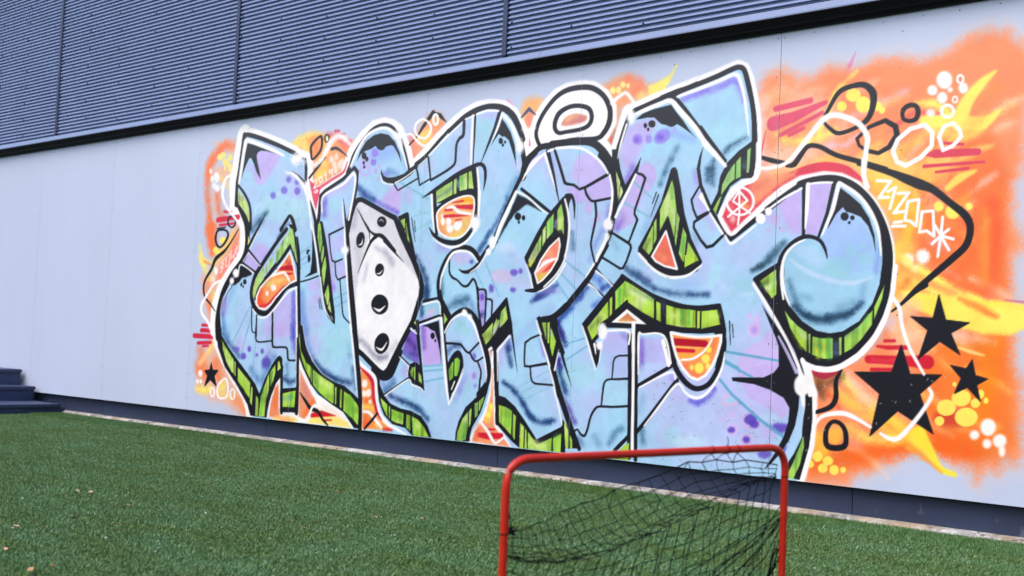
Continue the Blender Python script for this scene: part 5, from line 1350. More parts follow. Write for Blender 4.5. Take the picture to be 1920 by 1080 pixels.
S 20 20 32 31 100 0 0|3264 2412 22 3333 2381 65 3395 2330 12
S 70 80 115 28 100 0 0|4075 2296 28 4135 2343 52 4192 2301 18
S 20 20 32 20 100 1 1|6179 2072 29 6206 2130 42 6261 2213 54 6332 2237 53 6402 2234 64 6448 2185 79 6445 2106 65 6414 2049 58 6345 2013 42 6268 1997 46 6224 2020 42
S 20 20 32 19 100 0 1|6367 1960 36 6432 2015 41 6516 2040 49 6570 2005 57 6580 1961 63 6539 1902 52 6484 1876 44 6427 1892 43 6380 1923 32
S 20 20 32 19 100 1 1|6608 2083 50 6635 2103 52 6671 2099 47 6685 2066 54 6673 2032 50 6637 2026 42 6609 2043 38
S 20 20 32 18 100 1 0|5814 1906 41 5878 1884 55 5955 1864 49
S 20 20 32 17 100 1 0|5971 1846 28 6016 1853 66 6052 1898 61 6095 1943 52 6161 1935 50 6257 1883 52 6399 1835 54 6523 1790 61
S 20 20 32 16 100 1 0|6379 1829 44 6434 1815 54 6557 1770 68 6638 1733 95 6704 1703 104 6769 1674 76 6852 1606 68 6928 1541 79 6954 1478 71 6937 1398 70 6877 1337 71 6791 1263 64 6703 1188 57 6653 1137 39
S 20 20 32 16 100 1 0|6743 1205 59 6685 1168 51 6626 1113 36 6574 1072 18
S 20 20 32 17 100 1 0|6317 770 25 6288 712 48 6290 627 58 6260 577 55 6181 545 42
S 20 20 32 17 100 1 1|6272 501 41 6241 451 55 6252 376 62 6341 382 61 6348 451 55 6318 496 47
S 20 20 32 30 100 1 0|1970 407 15 2045 345 57 2106 296 67 2188 281 61 2248 227 48 2310 186 28
S 20 20 32 27 100 1 0|2837 309 34 2786 258 44 2713 194 37
S 20 20 32 26 100 1 1|4203 2185 63 4228 2259 63 4281 2330 64 4358 2397 65 4444 2431 69 4552 2436 69 4645 2419 69 4730 2362 68 4779 2278 76 4779 2200 82 4741 2137 73 4682 2106 57 4491 2113 53 4334 2092 51 4253 2093 50 4220 2127 59
S 20 20 32 26 100 1 1|4353 2216 70 4380 2285 72 4457 2321 59 4543 2322 56 4620 2295 60 4644 2243 64 4625 2196 62 4565 2174 52 4457 2168 50 4384 2168 52
S 20 20 32 30 100 1 0|1770 2240 63 1586 2310 69 1405 2371 73 1247 2418 76 1140 2442 74 1101 2432 73
S 20 20 32 31 100 0 0|1103 2438 108 1083 2335 81 1059 2175 76 1034 2047 76 1040 1877 91
S 20 20 32 31 100 1 0|1040 1902 78 1114 1818 95 1185 1735 138 1209 1666 139
S 20 20 32 31 100 1 0|1044 2043 40 1156 1948 55 1231 1836 59 1248 1673 67
F 20 20 32 50 100 0 1|1146 2372 1253 2349 1411 2309 1553 2266 1623 2237 1528 2258 1412 2286 1335 2297 1294 2286 1279 2263 1290 2215 1322 2141 1350 2064 1291 2127 1250 2194 1213 2243 1196 2250 1177 2239 1145 2193 1108 2123 1091 2088 1108 2196 1126 2299
S 20 20 32 30 100 1 0|1436 1781 13 1348 1674 50 1234 1532 64
S 20 20 32 31 100 1 0|1205 1686 131 1214 1582 121 1202 1487 113 1150 1409 106 1026 1298 116 929 1170 123 880 1032 130 873 911 154 894 802 178
S 20 20 32 29 100 1 0|1817 1645 79 1781 1719 79 1742 1755 52 1707 1726 65 1640 1651 75
S 20 20 32 29 100 1 0|1713 1652 70 1598 1556 72 1436 1396 79 1342 1295 87 1305 1178 88 1326 1083 93 1404 1014 92 1494 998 82 1567 1030 99 1658 1124 95 1749 1201 78 1870 1229 70
S 20 20 32 29 100 0 0|1771 1536 105 1658 1423 92 1495 1286 74 1400 1209 68 1357 1115 59
S 20 20 32 28 100 0 0|1777 1536 87 1826 1451 86 1888 1344 73
S 20 20 32 28 100 1 0|1740 1685 18 1776 1661 73 1820 1553 78 1869 1385 83 1885 1309 79
S 20 20 32 30 100 0 0|1226 1510 42 1412 1371 42
S 20 20 32 30 100 0 0|1150 1409 38 1355 1317 38
F 20 20 32 89 100 0 1|1149 1383 1233 1360 1304 1319 1290 1302 1226 1285 1176 1281 1137 1249 1086 1224 1033 1216 1015 1242 1067 1290 1117 1329
F 20 20 32 33 100 1 1|1233 1248 1230 1235 1219 1227 1204 1227 1191 1235 1186 1248 1189 1261 1200 1269 1215 1269 1227 1261
F 20 20 32 33 100 1 1|1180 1225 1178 1216 1171 1211 1162 1211 1154 1217 1151 1225 1153 1234 1160 1240 1169 1240 1176 1234
F 20 20 32 33 100 1 1|1202 1209 1201 1203 1196 1200 1189 1200 1184 1203 1181 1209 1183 1214 1188 1218 1194 1218 1200 1214
S 20 20 32 30 100 1 0|1318 1044 31 1332 880 31 1351 849 23 1390 844 19
S 20 20 32 30 100 1 0|1387 982 36 1395 815 36
S 20 20 32 29 100 1 0|1388 903 41 1391 802 39 1437 773 25 1601 788 25
S 20 20 32 29 100 1 0|1584 1039 45 1602 820 44
S 20 20 32 28 100 1 0|1595 907 49 1607 761 48 1640 739 31 1762 742 31 1794 722 45 1805 662 46 1830 644 30 1915 649 30
F 20 20 32 30 100 0 1|847 892 913 894 934 814 1037 720 1179 614 1304 525 1414 445 1473 371 1530 486 1614 601 1671 660 1706 677 1738 659 1753 546 1732 515 1675 459 1622 357 1587 256 1580 191 1371 191 1325 277 1169 425 997 559 891 716
S 20 20 32 28 100 0 0|1740 591 63 1740 530 68 1760 244 72
F 20 20 32 28 100 0 1|1729 424 1935 443 1947 253 1741 245
S 20 20 32 29 100 1 0|1653 2283 63 1753 2246 69 1804 2223 48
S 20 20 32 28 100 0 0|1866 2194 38 1900 2179 63 1913 2108 71 1916 2009 57 1903 1989 14
S 20 20 32 29 100 1 0|1740 2105 5 1828 2061 27 1914 1998 42
S 20 20 32 28 100 0 0|1977 1862 30 2022 1777 60 2074 1655 73
S 20 20 32 27 100 0 0|2085 1636 84 2095 1774 74 2100 1892 69 2155 1928 60 2352 2005 60 2469 2081 55 2504 2046 72 2499 1937 75 2471 1793 74 2421 1661 83
S 20 20 32 27 100 1 0|2362 1861 4 2386 1761 30 2411 1639 60
S 20 20 32 28 100 1 0|1840 1575 79 1875 1438 80 1889 1233 81 1927 869 85
S 20 20 32 27 100 1 0|2058 1681 82 2096 1493 67 2141 1344 58 2169 1203 58 2213 1070 60 2264 990 66 2330 933 11
S 20 20 32 27 100 1 0|2122 1679 87 2179 1528 74 2221 1379 79 2271 1159 79 2311 1013 74 2332 931 13
F 20 20 32 27 100 0 1|2081 1680 2133 1678 2213 1453 2280 1159 2316 969 2245 1026 2190 1158 2156 1306 2121 1455
F 20 20 32 28 100 0 1|2006 1683 2024 1585 2032 1495 2032 1382 2022 1315 1955 1278 2030 1293 2105 1314 2084 1419 2052 1532 2022 1637
S 20 20 32 28 100 1 0|1904 1243 23 2032 1265 24 2143 1295 24
S 20 20 32 27 100 0 0|2136 1110 15 2158 1044 20
S 20 20 32 27 100 0 0|2149 1125 15 2182 1039 20
F 20 20 32 30 100 1 1|1991 1469 1989 1459 1983 1452 1975 1452 1968 1459 1965 1470 1966 1480 1972 1487 1980 1487 1987 1480
F 20 20 32 30 100 1 1|2005 1482 2003 1476 1998 1473 1992 1473 1986 1476 1984 1482 1985 1488 1990 1491 1997 1491 2002 1488
F 20 20 32 30 100 1 1|2017 1420 2015 1402 2007 1392 1997 1392 1988 1403 1984 1421 1986 1438 1993 1449 2003 1449 2012 1438
S 20 20 32 27 100 0 0|2394 1646 29 2219 1595 33 2246 1467 26 2268 1401 27 2308 1389 27 2386 1410 25
S 20 20 32 27 100 0 0|2302 1386 26 2320 1290 30 2345 1257 26 2456 1289 31
S 20 20 32 26 100 1 0|2367 1261 26 2402 1086 28 2419 1007 29 2449 971 26 2528 926 23
S 20 20 32 26 100 0 0|2414 1639 74 2436 1449 74 2467 1289 82 2506 1087 85 2550 883 89
S 20 20 32 28 100 0 0|1901 913 85 1938 435 85 1941 253 85
F 20 20 32 27 100 0 1|1912 913 1966 914 2012 773 2096 650 2211 567 2362 505 2473 485 2574 435 2649 390 2660 189 2600 188 2476 293 2340 342 2190 405 2093 473 1990 594 1934 681
S 20 20 32 26 100 0 0|2544 925 85 2584 748 89 2624 572 93 2653 397 89 2664 182 84
S 20 20 32 25 100 0 1|2486 1806 102 2525 1839 82 2565 1841 71 2695 1788 72 2812 1737 71 2931 1690 82 2961 1643 98 3004 1570 96 3069 1479 94 3139 1384 95 3210 1265 93 3229 1206 93 3223 1140 93 3156 963 90 3044 798 94 2931 618 102 2889 590 84 2844 600 91 2786 635 88 2656 717 79 2597 746 85 2571 856 86 2552 964 86 2499 1216 81 2425 1589 83 2457 1721 83
S 20 20 32 26 100 1 0|2521 1778 5 2562 1731 22 2603 1679 29 2655 1624 39
S 20 20 32 26 100 1 0|2621 1660 35 2672 1608 29 2727 1579 44 2811 1561 67 2946 1456 48
S 20 20 32 26 100 1 0|2639 1631 19 2669 1587 18 2675 1529 13
S 20 20 32 26 100 1 0|2743 1569 70 2688 1529 50 2631 1438 33 2560 1301 6
S 20 20 32 25 100 1 0|2825 1532 38 2922 1462 35 3041 1375 5
F 20 20 32 28 100 1 1|2843 1668 2835 1645 2811 1632 2780 1633 2754 1648 2743 1672 2751 1694 2775 1707 2806 1706 2832 1691
F 20 20 32 28 100 1 1|2621 1539 2608 1506 2582 1488 2553 1491 2533 1515 2529 1551 2543 1584 2569 1602 2597 1599 2617 1575
F 20 20 32 28 100 1 1|2840 1320 2828 1294 2802 1280 2772 1283 2751 1302 2745 1330 2758 1356 2784 1370 2814 1367 2835 1348
F 20 20 32 28 100 1 1|2902 1079 2888 1037 2845 1011 2790 1010 2743 1036 2722 1078 2737 1120 2780 1147 2836 1147 2882 1121
F 20 20 32 27 100 1 1|2926 793 2899 752 2854 730 2808 736 2779 768 2777 814 2805 855 2850 877 2896 870 2925 838
S 20 20 32 26 100 1 0|2393 2051 64 2422 2097 70 2460 2182 63 2561 2283 66 2663 2350 65 2767 2370 55 2851 2347 52 2915 2301 30
S 20 20 32 25 100 1 0|2961 2249 30 3007 2140 45 3050 2025 52
F 20 20 32 26 100 0 1|2491 2121 2524 2199 2584 2266 2666 2303 2739 2312 2824 2292 2889 2241 2945 2158 2970 2079 2925 2153 2881 2206 2849 2216 2798 2209 2779 2189 2748 2185 2716 2198 2688 2223 2641 2204 2578 2194 2536 2176
F 20 20 32 29 100 1 1|2597 2159 2592 2144 2580 2135 2563 2137 2549 2147 2543 2163 2547 2178 2560 2187 2576 2185 2590 2175
F 20 20 32 29 100 1 1|2619 2133 2616 2123 2608 2116 2597 2117 2588 2125 2584 2136 2587 2147 2595 2153 2605 2152 2615 2145
F 20 20 32 29 100 1 1|2583 2109 2581 2101 2575 2096 2567 2097 2560 2102 2557 2111 2559 2118 2565 2123 2573 2122 2580 2117
F 20 20 32 29 100 1 1|2589 2078 2588 2071 2582 2067 2575 2068 2568 2072 2566 2079 2567 2086 2573 2090 2580 2089 2587 2085
F 20 20 32 25 100 0 1|2759 2052 2760 2009 2783 1968 2837 1941 2909 1937 2999 1955 3066 1985 3123 2027 3054 2031 2996 2000 2906 1983 2834 1984 2790 2001 2771 2029
S 20 20 32 24 100 1 0|3054 2017 65 3131 2052 63 3234 2121 68 3344 2201 69 3420 2264 76
S 20 20 32 25 100 0 0|2899 1936 27 2945 1886 23 3137 1957 25
S 20 20 32 24 100 0 0|3122 2039 33 3144 1977 37 3162 1910 25 3257 1946 25
S 20 20 32 24 100 0 0|3235 2108 38 3270 1937 31 3436 1998 33
S 20 20 32 23 100 1 0|3117 2060 66 3221 2113 68 3349 2211 75 3484 2300 76 3573 2350 81 3680 2385 80 3795 2396 77 3910 2373 85 3998 2315 98 4061 2221 90 4096 2150 76
S 20 20 32 24 100 1 0|3270 1940 34 3391 1983 34 3487 2031 42 3499 2094 45 3503 2167 45 3527 2204 49 3562 2229 56 3563 2330 63
S 20 20 32 23 100 0 0|3663 2367 43 3664 2194 33 3662 2021 18
S 20 20 32 23 100 0 0|3886 2357 64 3847 2250 53 3800 2156 43 3736 2028 9
F 20 20 32 22 100 0 1|3905 2306 3941 2267 3987 2205 4026 2118 4049 1980 4016 2060 3973 2154 3937 2183 3911 2184 3884 2205 3851 2171 3823 2137 3850 2197 3881 2260
F 20 20 32 24 100 1 1|3922 2155 3919 2143 3910 2137 3897 2138 3887 2146 3883 2159 3886 2171 3895 2177 3908 2176 3918 2168
F 20 20 32 24 100 1 1|3951 2145 3949 2139 3945 2135 3939 2136 3934 2140 3932 2147 3933 2153 3938 2157 3943 2156 3948 2152
F 20 20 32 24 100 1 1|3934 2127 3932 2121 3927 2118 3920 2118 3915 2122 3913 2129 3914 2135 3919 2138 3926 2138 3931 2133
S 20 20 32 23 100 1 0|3191 1818 6 3322 1872 56 3505 1955 63 3648 2001 63 3728 2017 52 3770 1987 58 3780 1921 46 3767 1837 5
F 20 20 32 23 100 0 1|3290 1864 3415 1911 3524 1951 3657 2002 3698 1992 3734 1756 3290 1778
S 20 20 32 24 100 0 0|3305 1855 83 3328 1717 71 3348 1560 60
S 20 20 32 23 100 0 0|3704 1832 106 3710 1766 93 3708 1678 83
S 20 20 32 23 100 1 0|3337 1731 63 3419 1773 61 3510 1806 52 3601 1824 46 3691 1817 53
S 20 20 32 23 100 1 0|3276 1611 10 3319 1562 52 3388 1523 64 3473 1502 69 3556 1502 75 3627 1534 75 3678 1587 50
F 20 20 32 25 100 0 1|2957 1699 3050 1728 3068 1717 3091 1604 3134 1478 3166 1388 3137 1382 3076 1480 3014 1592
S 20 20 32 24 100 1 0|3098 1685 15 3120 1603 21 3144 1516 9
S 20 20 32 24 100 1 0|3127 1664 13 3141 1587 17
S 20 20 32 23 100 1 0|3407 1126 82 3392 1230 87 3419 1324 84 3474 1406 84 3550 1453 78 3631 1465 68 3704 1438 71 3766 1371 67
S 20 20 32 23 100 1 0|3774 1378 64 3728 1332 67 3667 1304 55 3613 1303 40 3571 1322 6
S 20 20 32 22 100 0 0|3766 1378 56 3803 1423 43 3837 1471 33
S 20 20 32 23 100 1 0|3483 1416 30 3486 1309 33 3515 1268 36 3562 1248 29 3619 1209 32 3664 1212 38 3706 1253 35 3734 1228 33 3751 1176 38 3763 1121 42
S 20 20 32 22 100 0 0|3754 1194 39 3766 1065 35 3800 929 35
S 20 20 32 22 100 1 0|3755 1183 26 3803 1185 29 3828 1165 38 3832 1065 31 3828 946 24
S 20 20 32 22 100 1 0|3838 1123 26 3873 1118 30 3887 1098 31 3884 995 24
S 20 20 32 24 100 0 0|3252 1104 42 3402 1129 33
S 20 20 32 24 100 0 0|3213 954 37 3419 1009 42
F 20 20 32 23 100 0 1|3370 1195 3412 1195 3440 1121 3521 1016 3487 962 3453 915 3429 995 3403 1115
S 20 20 32 23 100 0 0|3441 1035 74 3462 862 70 3487 730 70 3526 508 66
S 20 20 32 23 100 1 0|3463 909 67 3531 996 77 3610 1045 61 3673 1047 60 3739 999 81 3787 929 93 3823 833 94 3863 751 88 3883 649 79 3868 572 81 3803 498 92
S 20 20 32 23 100 0 0|3477 823 34 3551 824 32 3624 819 33 3671 776 33 3699 765 29 3796 846 30
S 20 20 32 22 100 1 0|3709 768 33 3737 727 30 3773 715 26 3839 749 28
S 20 20 32 22 100 1 0|3780 712 30 3814 646 31 3807 581 35 3803 494 28
F 20 20 32 25 100 1 1|3505 665 3538 739 3590 779 3632 762 3654 697 3644 632 3603 561 3548 486 3518 534
F 20 20 32 23 100 0 1|3494 686 3515 568 3538 443 3606 566 3646 653 3602 638
F 20 20 32 24 100 0 1|3248 936 3407 974 3430 861 3449 677 3430 761 3406 834 3374 900 3341 909 3301 929
F 20 20 32 26 100 1 1|3377 870 3374 857 3363 849 3350 848 3339 856 3334 869 3337 882 3347 890 3361 891 3372 883
F 20 20 32 26 100 1 1|3392 838 3391 832 3386 828 3380 828 3376 831 3373 838 3375 844 3379 848 3385 848 3390 844
S 20 20 32 24 100 0 0|3201 923 77 3242 728 53 3292 498 27
S 20 20 32 24 100 0 0|3039 727 24 3149 660 23
F 20 20 32 24 100 0 1|3125 628 3149 671 3196 689 3246 667 3280 588 3298 498 3221 528 3172 539 3139 568
S 20 20 32 25 100 0 0|3130 572 21 3058 531 26 2898 443 27
S 20 20 32 24 100 0 0|3166 929 101 3203 964 60 3212 903 58
F 20 20 32 24 100 0 1|2779 600 2844 568 2853 513 2898 446 2968 388 3069 361 3178 351 3277 321 3347 259 3388 185 3197 184 3127 229 2997 246 2908 302 2850 395 2822 512
S 20 20 32 25 100 1 0|2779 614 109 2874 570 113 2954 587 97 3009 673 93 3044 749 95
F 20 20 32 23 100 0 1|3606 185 3612 247 3655 347 3727 423 3741 189
F 20 20 32 22 100 0 1|3609 241 3632 314 3689 409 3791 487 3858 542 3879 626 3870 709 3896 710 3899 614 3877 517 3828 386 3759 285 3725 186 3613 183
S 20 20 32 22 100 0 0|3886 1536 46 3966 1689 59 4049 1841 63 4095 1914 63 4128 1974 72
S 20 20 32 22 100 0 0|3833 1472 33 3770 1396 43
S 20 20 32 22 100 0 0|3912 1498 23 3870 1427 3
F 20 20 32 87 97 0 1|4066 1799 4138 1770 4206 1735 4273 1678 4208 1705 4149 1728 4108 1708 4044 1666 3996 1611 3940 1536 3904 1485 3946 1580 4009 1687 4047 1762
F 20 20 32 24 100 1 1|4106 1652 4101 1638 4088 1630 4071 1630 4056 1640 4050 1655 4055 1669 4068 1678 4085 1677 4100 1667
F 20 20 32 24 100 1 1|4141 1642 4139 1632 4132 1626 4122 1627 4115 1633 4111 1643 4113 1653 4121 1659 4130 1659 4138 1652
F 20 20 32 24 100 1 1|4098 1616 4096 1610 4092 1606 4086 1606 4081 1610 4079 1617 4080 1624 4085 1628 4091 1628 4095 1623
S 20 20 32 21 100 0 0|4100 1829 45 4195 1768 47 4347 1666 49
F 20 20 32 21 100 0 1|4464 1772 4423 1743 4324 1654 4248 1551 4146 1390 4151 1371 4210 1276 4231 1186 4169 1184 4170 1169 4244 1169 4315 1192 4399 1262 4459 1335 4486 1421
F 20 20 32 21 100 0 1|4165 1394 4270 1577 4354 1667 4436 1756 4482 1779 4514 1764 4493 1710 4490 1624 4503 1501 4478 1388
S 20 20 32 20 100 1 0|4467 1770 37 4510 1764 45 4534 1708 39 4540 1616 5
S 20 20 32 21 100 1 0|4166 1178 25 4243 1181 64 4314 1210 69 4391 1272 76 4446 1351 73 4478 1421 68
F 20 20 32 22 100 0 1|3788 922 4005 1134 4018 1130 4044 1042 4070 954 4060 906 3937 817 3913 797 3894 816 3861 792 3825 814 3807 858
S 20 20 32 21 100 1 0|4057 953 46 4082 841 30 4128 653 3
S 20 20 32 22 100 0 0|3896 784 1 3931 811 59 4055 916 64
S 20 20 32 22 100 0 0|3929 817 69 3938 683 62 3957 503 61
S 20 20 32 22 100 0 0|3947 712 61 3962 503 65 3973 327 68
S 20 20 32 21 100 1 0|4277 1000 37 4357 1006 50 4419 1028 61 4498 1084 76
S 20 20 32 21 100 0 0|4289 1001 62 4339 885 99 4395 727 108 4457 578 92 4475 534 85
F 20 20 32 21 100 0 1|4277 1007 4435 1016 4449 900 4460 827 4441 754 4428 692 4370 751 4314 897
S 20 20 32 20 100 1 0|4320 1002 55 4407 1015 67 4483 1063 77 4557 1137 79 4665 1251 77 4728 1344 63 4797 1449 57
S 20 20 32 21 100 0 0|4392 992 60 4454 871 51 4492 796 51
F 20 20 32 21 100 0 1|4329 991 4423 1005 4488 796 4418 794 4387 793 4334 892
S 20 20 32 21 100 0 0|4306 903 26 4227 876 26 4183 847 32 4180 756 26 4185 700 30 4228 699 30 4375 725 37
S 20 20 32 21 100 1 0|4232 696 26 4244 622 28 4274 596 28 4346 593 25 4437 592 27
S 20 20 32 20 100 0 0|4454 864 55 4499 744 39 4568 589 4
S 20 20 32 20 100 0 0|4351 861 93 4398 728 99 4439 620 86 4500 490 84 4560 368 80 4601 299 65 4643 222 59
F 20 20 32 21 100 0 1|3972 504 4032 494 4118 443 4196 368 4308 250 4511 348 4519 349 4539 186 4167 185 4105 218 4018 280 3963 320 3947 489
F 20 20 32 20 100 0 1|4509 388 4598 293 4639 222 4517 211 4499 345
S 20 20 32 19 100 0 0|4978 795 23 4914 792 21 4885 779 23 4874 753 23 4869 654 20
S 20 20 32 19 100 1 0|4984 660 30 4906 653 26 4849 649 24 4821 636 26 4808 603 29 4797 488 23
S 20 20 32 20 100 1 0|4991 500 30 4885 488 28 4783 484 28 4749 464 32 4720 415 31 4701 343 32 4680 302 32 4650 310 31 4622 335 24 4589 307 26
S 20 20 32 19 100 0 0|4986 914 62 4999 648 59 5010 200 51
S 20 20 32 19 100 0 0|5033 915 62 5043 593 56 5058 193 50
S 20 20 32 19 100 0 0|4910 237 50 4999 321 49
S 20 20 32 20 100 0 0|4642 972 50 4783 1117 57 4919 1260 59
S 20 20 32 19 100 0 0|4915 1261 49 4995 1217 58 5127 1150 59
S 20 20 32 18 100 1 0|4916 1263 54 5069 1176 62 5195 1126 62 5344 1090 49 5462 1083 44 5584 1096 44
F 20 20 32 19 100 0 1|4641 972 4784 1099 4919 1253 5128 1142 5134 981 4985 955 4805 957 4764 897 4710 854 4674 913
S 20 20 32 20 100 0 0|4645 969 43 4678 907 58 4711 831 64
F 20 20 32 20 100 0 1|4676 870 4735 872 4767 837 4778 837 4767 754 4750 713
F 20 20 32 18 100 0 1|4953 1236 5069 1177 5195 1126 5344 1093 5475 1083 5582 1101 5610 1019 5614 948 5480 934 5350 936 5276 946 5304 764 5264 762 5230 925 5020 925 5015 969 5098 982 4973 1102
S 20 20 32 19 100 0 0|4819 967 47 4978 968 46
S 20 20 32 18 100 0 0|5253 934 66 5304 764 63
S 20 20 32 18 100 1 0|5610 970 54 5623 897 61 5616 814 60 5582 728 62 5533 657 59 5462 627 59 5398 647 67 5336 704 71 5293 775 70 5265 859 64 5249 886 61 5236 941 65
F 20 20 32 17 100 0 1|5555 1098 5580 1105 5596 1099 5617 1033 5635 957 5635 870 5625 815 5593 746 5568 745 5590 836 5602 935 5561 928
S 20 20 32 17 100 0 0|5652 1008 17 5663 879 11
S 20 20 32 17 100 0 0|5671 990 15 5680 919 10
S 20 20 32 18 100 0 0|5051 619 45 5170 685 45 5279 744 47
S 20 20 32 18 100 0 0|5053 347 45 5132 433 55 5242 567 55 5325 667 54
F 20 20 32 19 100 0 1|4973 2193 5021 2224 5090 2242 5166 2251 5221 2258 5256 2213 5306 2157 5348 2101 5397 2045 5362 2076 5314 2110 5266 2140 5239 2127 5219 2127 5191 2141 5157 2150 5135 2167 5106 2193 5057 2198 5008 2194
F 20 20 32 21 100 1 1|5116 2154 5112 2142 5099 2135 5083 2137 5070 2146 5065 2159 5069 2172 5082 2178 5098 2177 5111 2168
F 20 20 32 21 100 1 1|5057 2150 5055 2141 5048 2135 5041 2136 5034 2143 5031 2152 5033 2162 5039 2167 5047 2167 5054 2160
F 20 20 32 21 100 1 1|5074 2126 5073 2120 5069 2117 5063 2117 5058 2121 5056 2128 5058 2134 5062 2137 5068 2137 5072 2133
S 20 20 32 20 100 0 0|4835 1957 66 4857 2039 68 4896 2148 68 4923 2217 68
S 20 20 32 19 100 0 0|4963 2249 64 5054 2275 56 5137 2298 57 5218 2312 86 5298 2335 59 5390 2359 56
S 20 20 32 18 100 1 0|5150 2307 49 5258 2328 73 5351 2346 61 5513 2384 63 5607 2412 64 5657 2422 60 5692 2404 62 5716 2343 66 5751 2212 62 5768 2101 65 5773 1964 74 5759 1889 74
S 20 20 32 18 100 0 0|5218 2310 68 5260 2282 51 5316 2221 54 5420 2097 49 5528 1979 46
S 20 20 32 18 100 0 0|5426 2105 47 5508 2003 46 5594 1901 41
F 20 20 32 17 100 0 1|5604 1890 5680 1954 5758 1999 5792 1996 5789 1899 5774 1807 5759 1795 5698 1795 5631 1756 5596 1694 5555 1600 5505 1646 5550 1727 5563 1816
S 20 20 32 18 100 0 0|5447 1992 4 5430 1937 29 5419 1870 47 5439 1773 45 5502 1646 50 5583 1527 49 5642 1460 46
S 20 20 32 17 100 0 0|5642 1461 52 5720 1514 56 5798 1568 58
S 20 20 32 17 100 0 0|5827 1588 46 5909 1643 58 6028 1727 62
S 20 20 32 18 100 0 0|5433 1773 24 5380 1694 29 5395 1640 28 5420 1590 29 5504 1624 31
S 20 20 32 18 100 0 0|5504 1620 31 5403 1566 32 5401 1536 30 5451 1461 33 5491 1421 38 5530 1429 38 5603 1492 34
F 20 20 32 18 100 0 1|5233 1878 5246 1889 5267 1888 5279 1869 5305 1771 5338 1616 5389 1473 5466 1339 5436 1287 5384 1268 5302 1257 5204 1264 5106 1313 5022 1405 5024 1431 5103 1556 5173 1692
S 20 20 32 19 100 0 0|5139 1750 17 5114 1688 13
S 20 20 32 19 100 0 0|5154 1734 19 5104 1607 6
S 20 20 32 19 100 0 0|5021 1963 6 4990 1889 57 4916 1781 60 4855 1690 57
S 20 20 32 19 100 0 0|4994 1874 30 5037 1859 33 5057 1838 37 5031 1763 29 4990 1654 32 4989 1631 30 5011 1595 34 4955 1463 28
S 20 20 32 19 100 0 0|4811 1534 24 4878 1499 31 4952 1461 31
S 20 20 32 19 100 1 0|4948 1465 29 4972 1435 31 4962 1397 29 4941 1345 26
S 20 20 32 20 100 0 0|4834 2007 57 4853 1904 50 4918 1784 35
F 20 20 32 20 100 0 1|4807 2029 4847 2026 4875 1905 4920 1787 4889 1738 4850 1633 4822 1610 4825 1789 4809 1910
S 20 20 32 21 100 1 0|4112 1964 80 4174 2036 78 4245 2087 82 4350 2091 76
S 20 20 32 20 100 1 0|4333 2099 89 4491 2101 87 4646 2085 96 4739 2023 100 4809 1939 87 4849 1862 81
S 20 20 32 22 100 0 0|4082 2132 74 4117 1989 82 4106 1910 118
S 20 20 32 22 100 1 0|4103 1939 67 4133 2007 97 4204 2059 91
S 20 20 32 20 100 1 0|4723 2000 85 4778 1942 80 4823 1849 76 4842 1740 75 4838 1657 82 4818 1533 74 4789 1463 61 4737 1383 61
S 20 20 32 21 100 0 0|4306 2057 67 4357 1909 52 4412 1735 12
S 20 20 32 20 100 0 0|4362 2059 41 4411 1949 44 4451 1851 43 4471 1840 37 4526 1830 34 4570 1801 34 4619 1812 39 4795 1884 44
S 20 20 32 20 100 1 0|4613 1801 34 4629 1764 36 4665 1726 32 4714 1724 32 4828 1736 32
S 20 20 32 20 100 1 0|4695 1718 36 4705 1627 36 4679 1496 33 4676 1442 27 4698 1381 23
S 20 20 32 20 100 1 0|4677 1453 24 4688 1404 26 4712 1341 29
S 20 20 32 19 100 0 0|4818 1533 24 4871 1502 31 4967 1449 31
S 20 20 32 20 100 0 0|4715 1317 23 4776 1265 23 4852 1212 13
S 20 20 32 20 100 0 0|4659 1233 31 4721 1188 26 4789 1141 20
S 20 20 32 19 100 0 0|4760 1379 32 4846 1336 29 4898 1309 31 4920 1311 32 4946 1358 28 4970 1428 26 4964 1451 22
F 20 20 32 16 100 0 1|5788 1237 5797 1251 5890 1303 5948 1334 5966 1334 5968 1260 5977 1181 6002 1112 6056 1029 6120 983 6199 959 6209 821 6136 850 6093 765 6065 764 6023 830 5949 954 5873 1122
F 20 20 32 16 100 0 1|5849 1101 5921 1011 5973 933 6034 820 6068 764 5955 759 5970 807 5964 859 5938 922 5907 984
F 20 20 32 16 100 0 1|5956 1305 5974 1305 5981 1191 6019 1090 6090 1016 6172 968 6246 956 6317 968 6405 1022 6472 1112 6507 1208 6517 1298 6567 1297 6567 1161 6530 1047 6477 945 6397 859 6309 801 6244 781 6171 786 6096 811 6026 871 5974 964
S 20 20 32 16 100 1 0|5860 1636 69 5965 1697 68 6061 1747 71 6185 1765 71 6279 1752 81 6365 1705 96 6450 1617 101 6506 1517 105 6538 1419 106 6547 1328 112 6539 1212 115
S 20 20 32 16 100 1 0|6221 1344 8 6207 1394 34 6177 1439 41 6125 1461 43 6074 1459 48 6012 1425 50 5962 1366 55 5944 1297 61 5949 1201 66 5970 1125 68 6000 1074 73
S 20 20 32 16 100 0 0|6076 1739 45 6082 1472 38
S 20 20 32 16 100 0 0|6249 1742 49 6214 1582 41 6166 1453 29
F 20 20 32 28 100 0 1|6284 1710 6338 1670 6395 1621 6445 1546 6475 1460 6483 1375 6465 1447 6439 1507 6397 1555 6348 1576 6319 1584 6299 1609 6263 1574 6236 1528 6219 1500 6228 1548 6254 1621 6271 1674
F 20 20 32 17 100 1 1|6333 1559 6329 1546 6318 1539 6304 1540 6293 1548 6288 1561 6292 1574 6303 1581 6317 1581 6329 1572
F 20 20 32 17 100 1 1|6366 1551 6364 1544 6358 1540 6350 1540 6344 1545 6341 1552 6343 1560 6350 1564 6357 1564 6364 1559
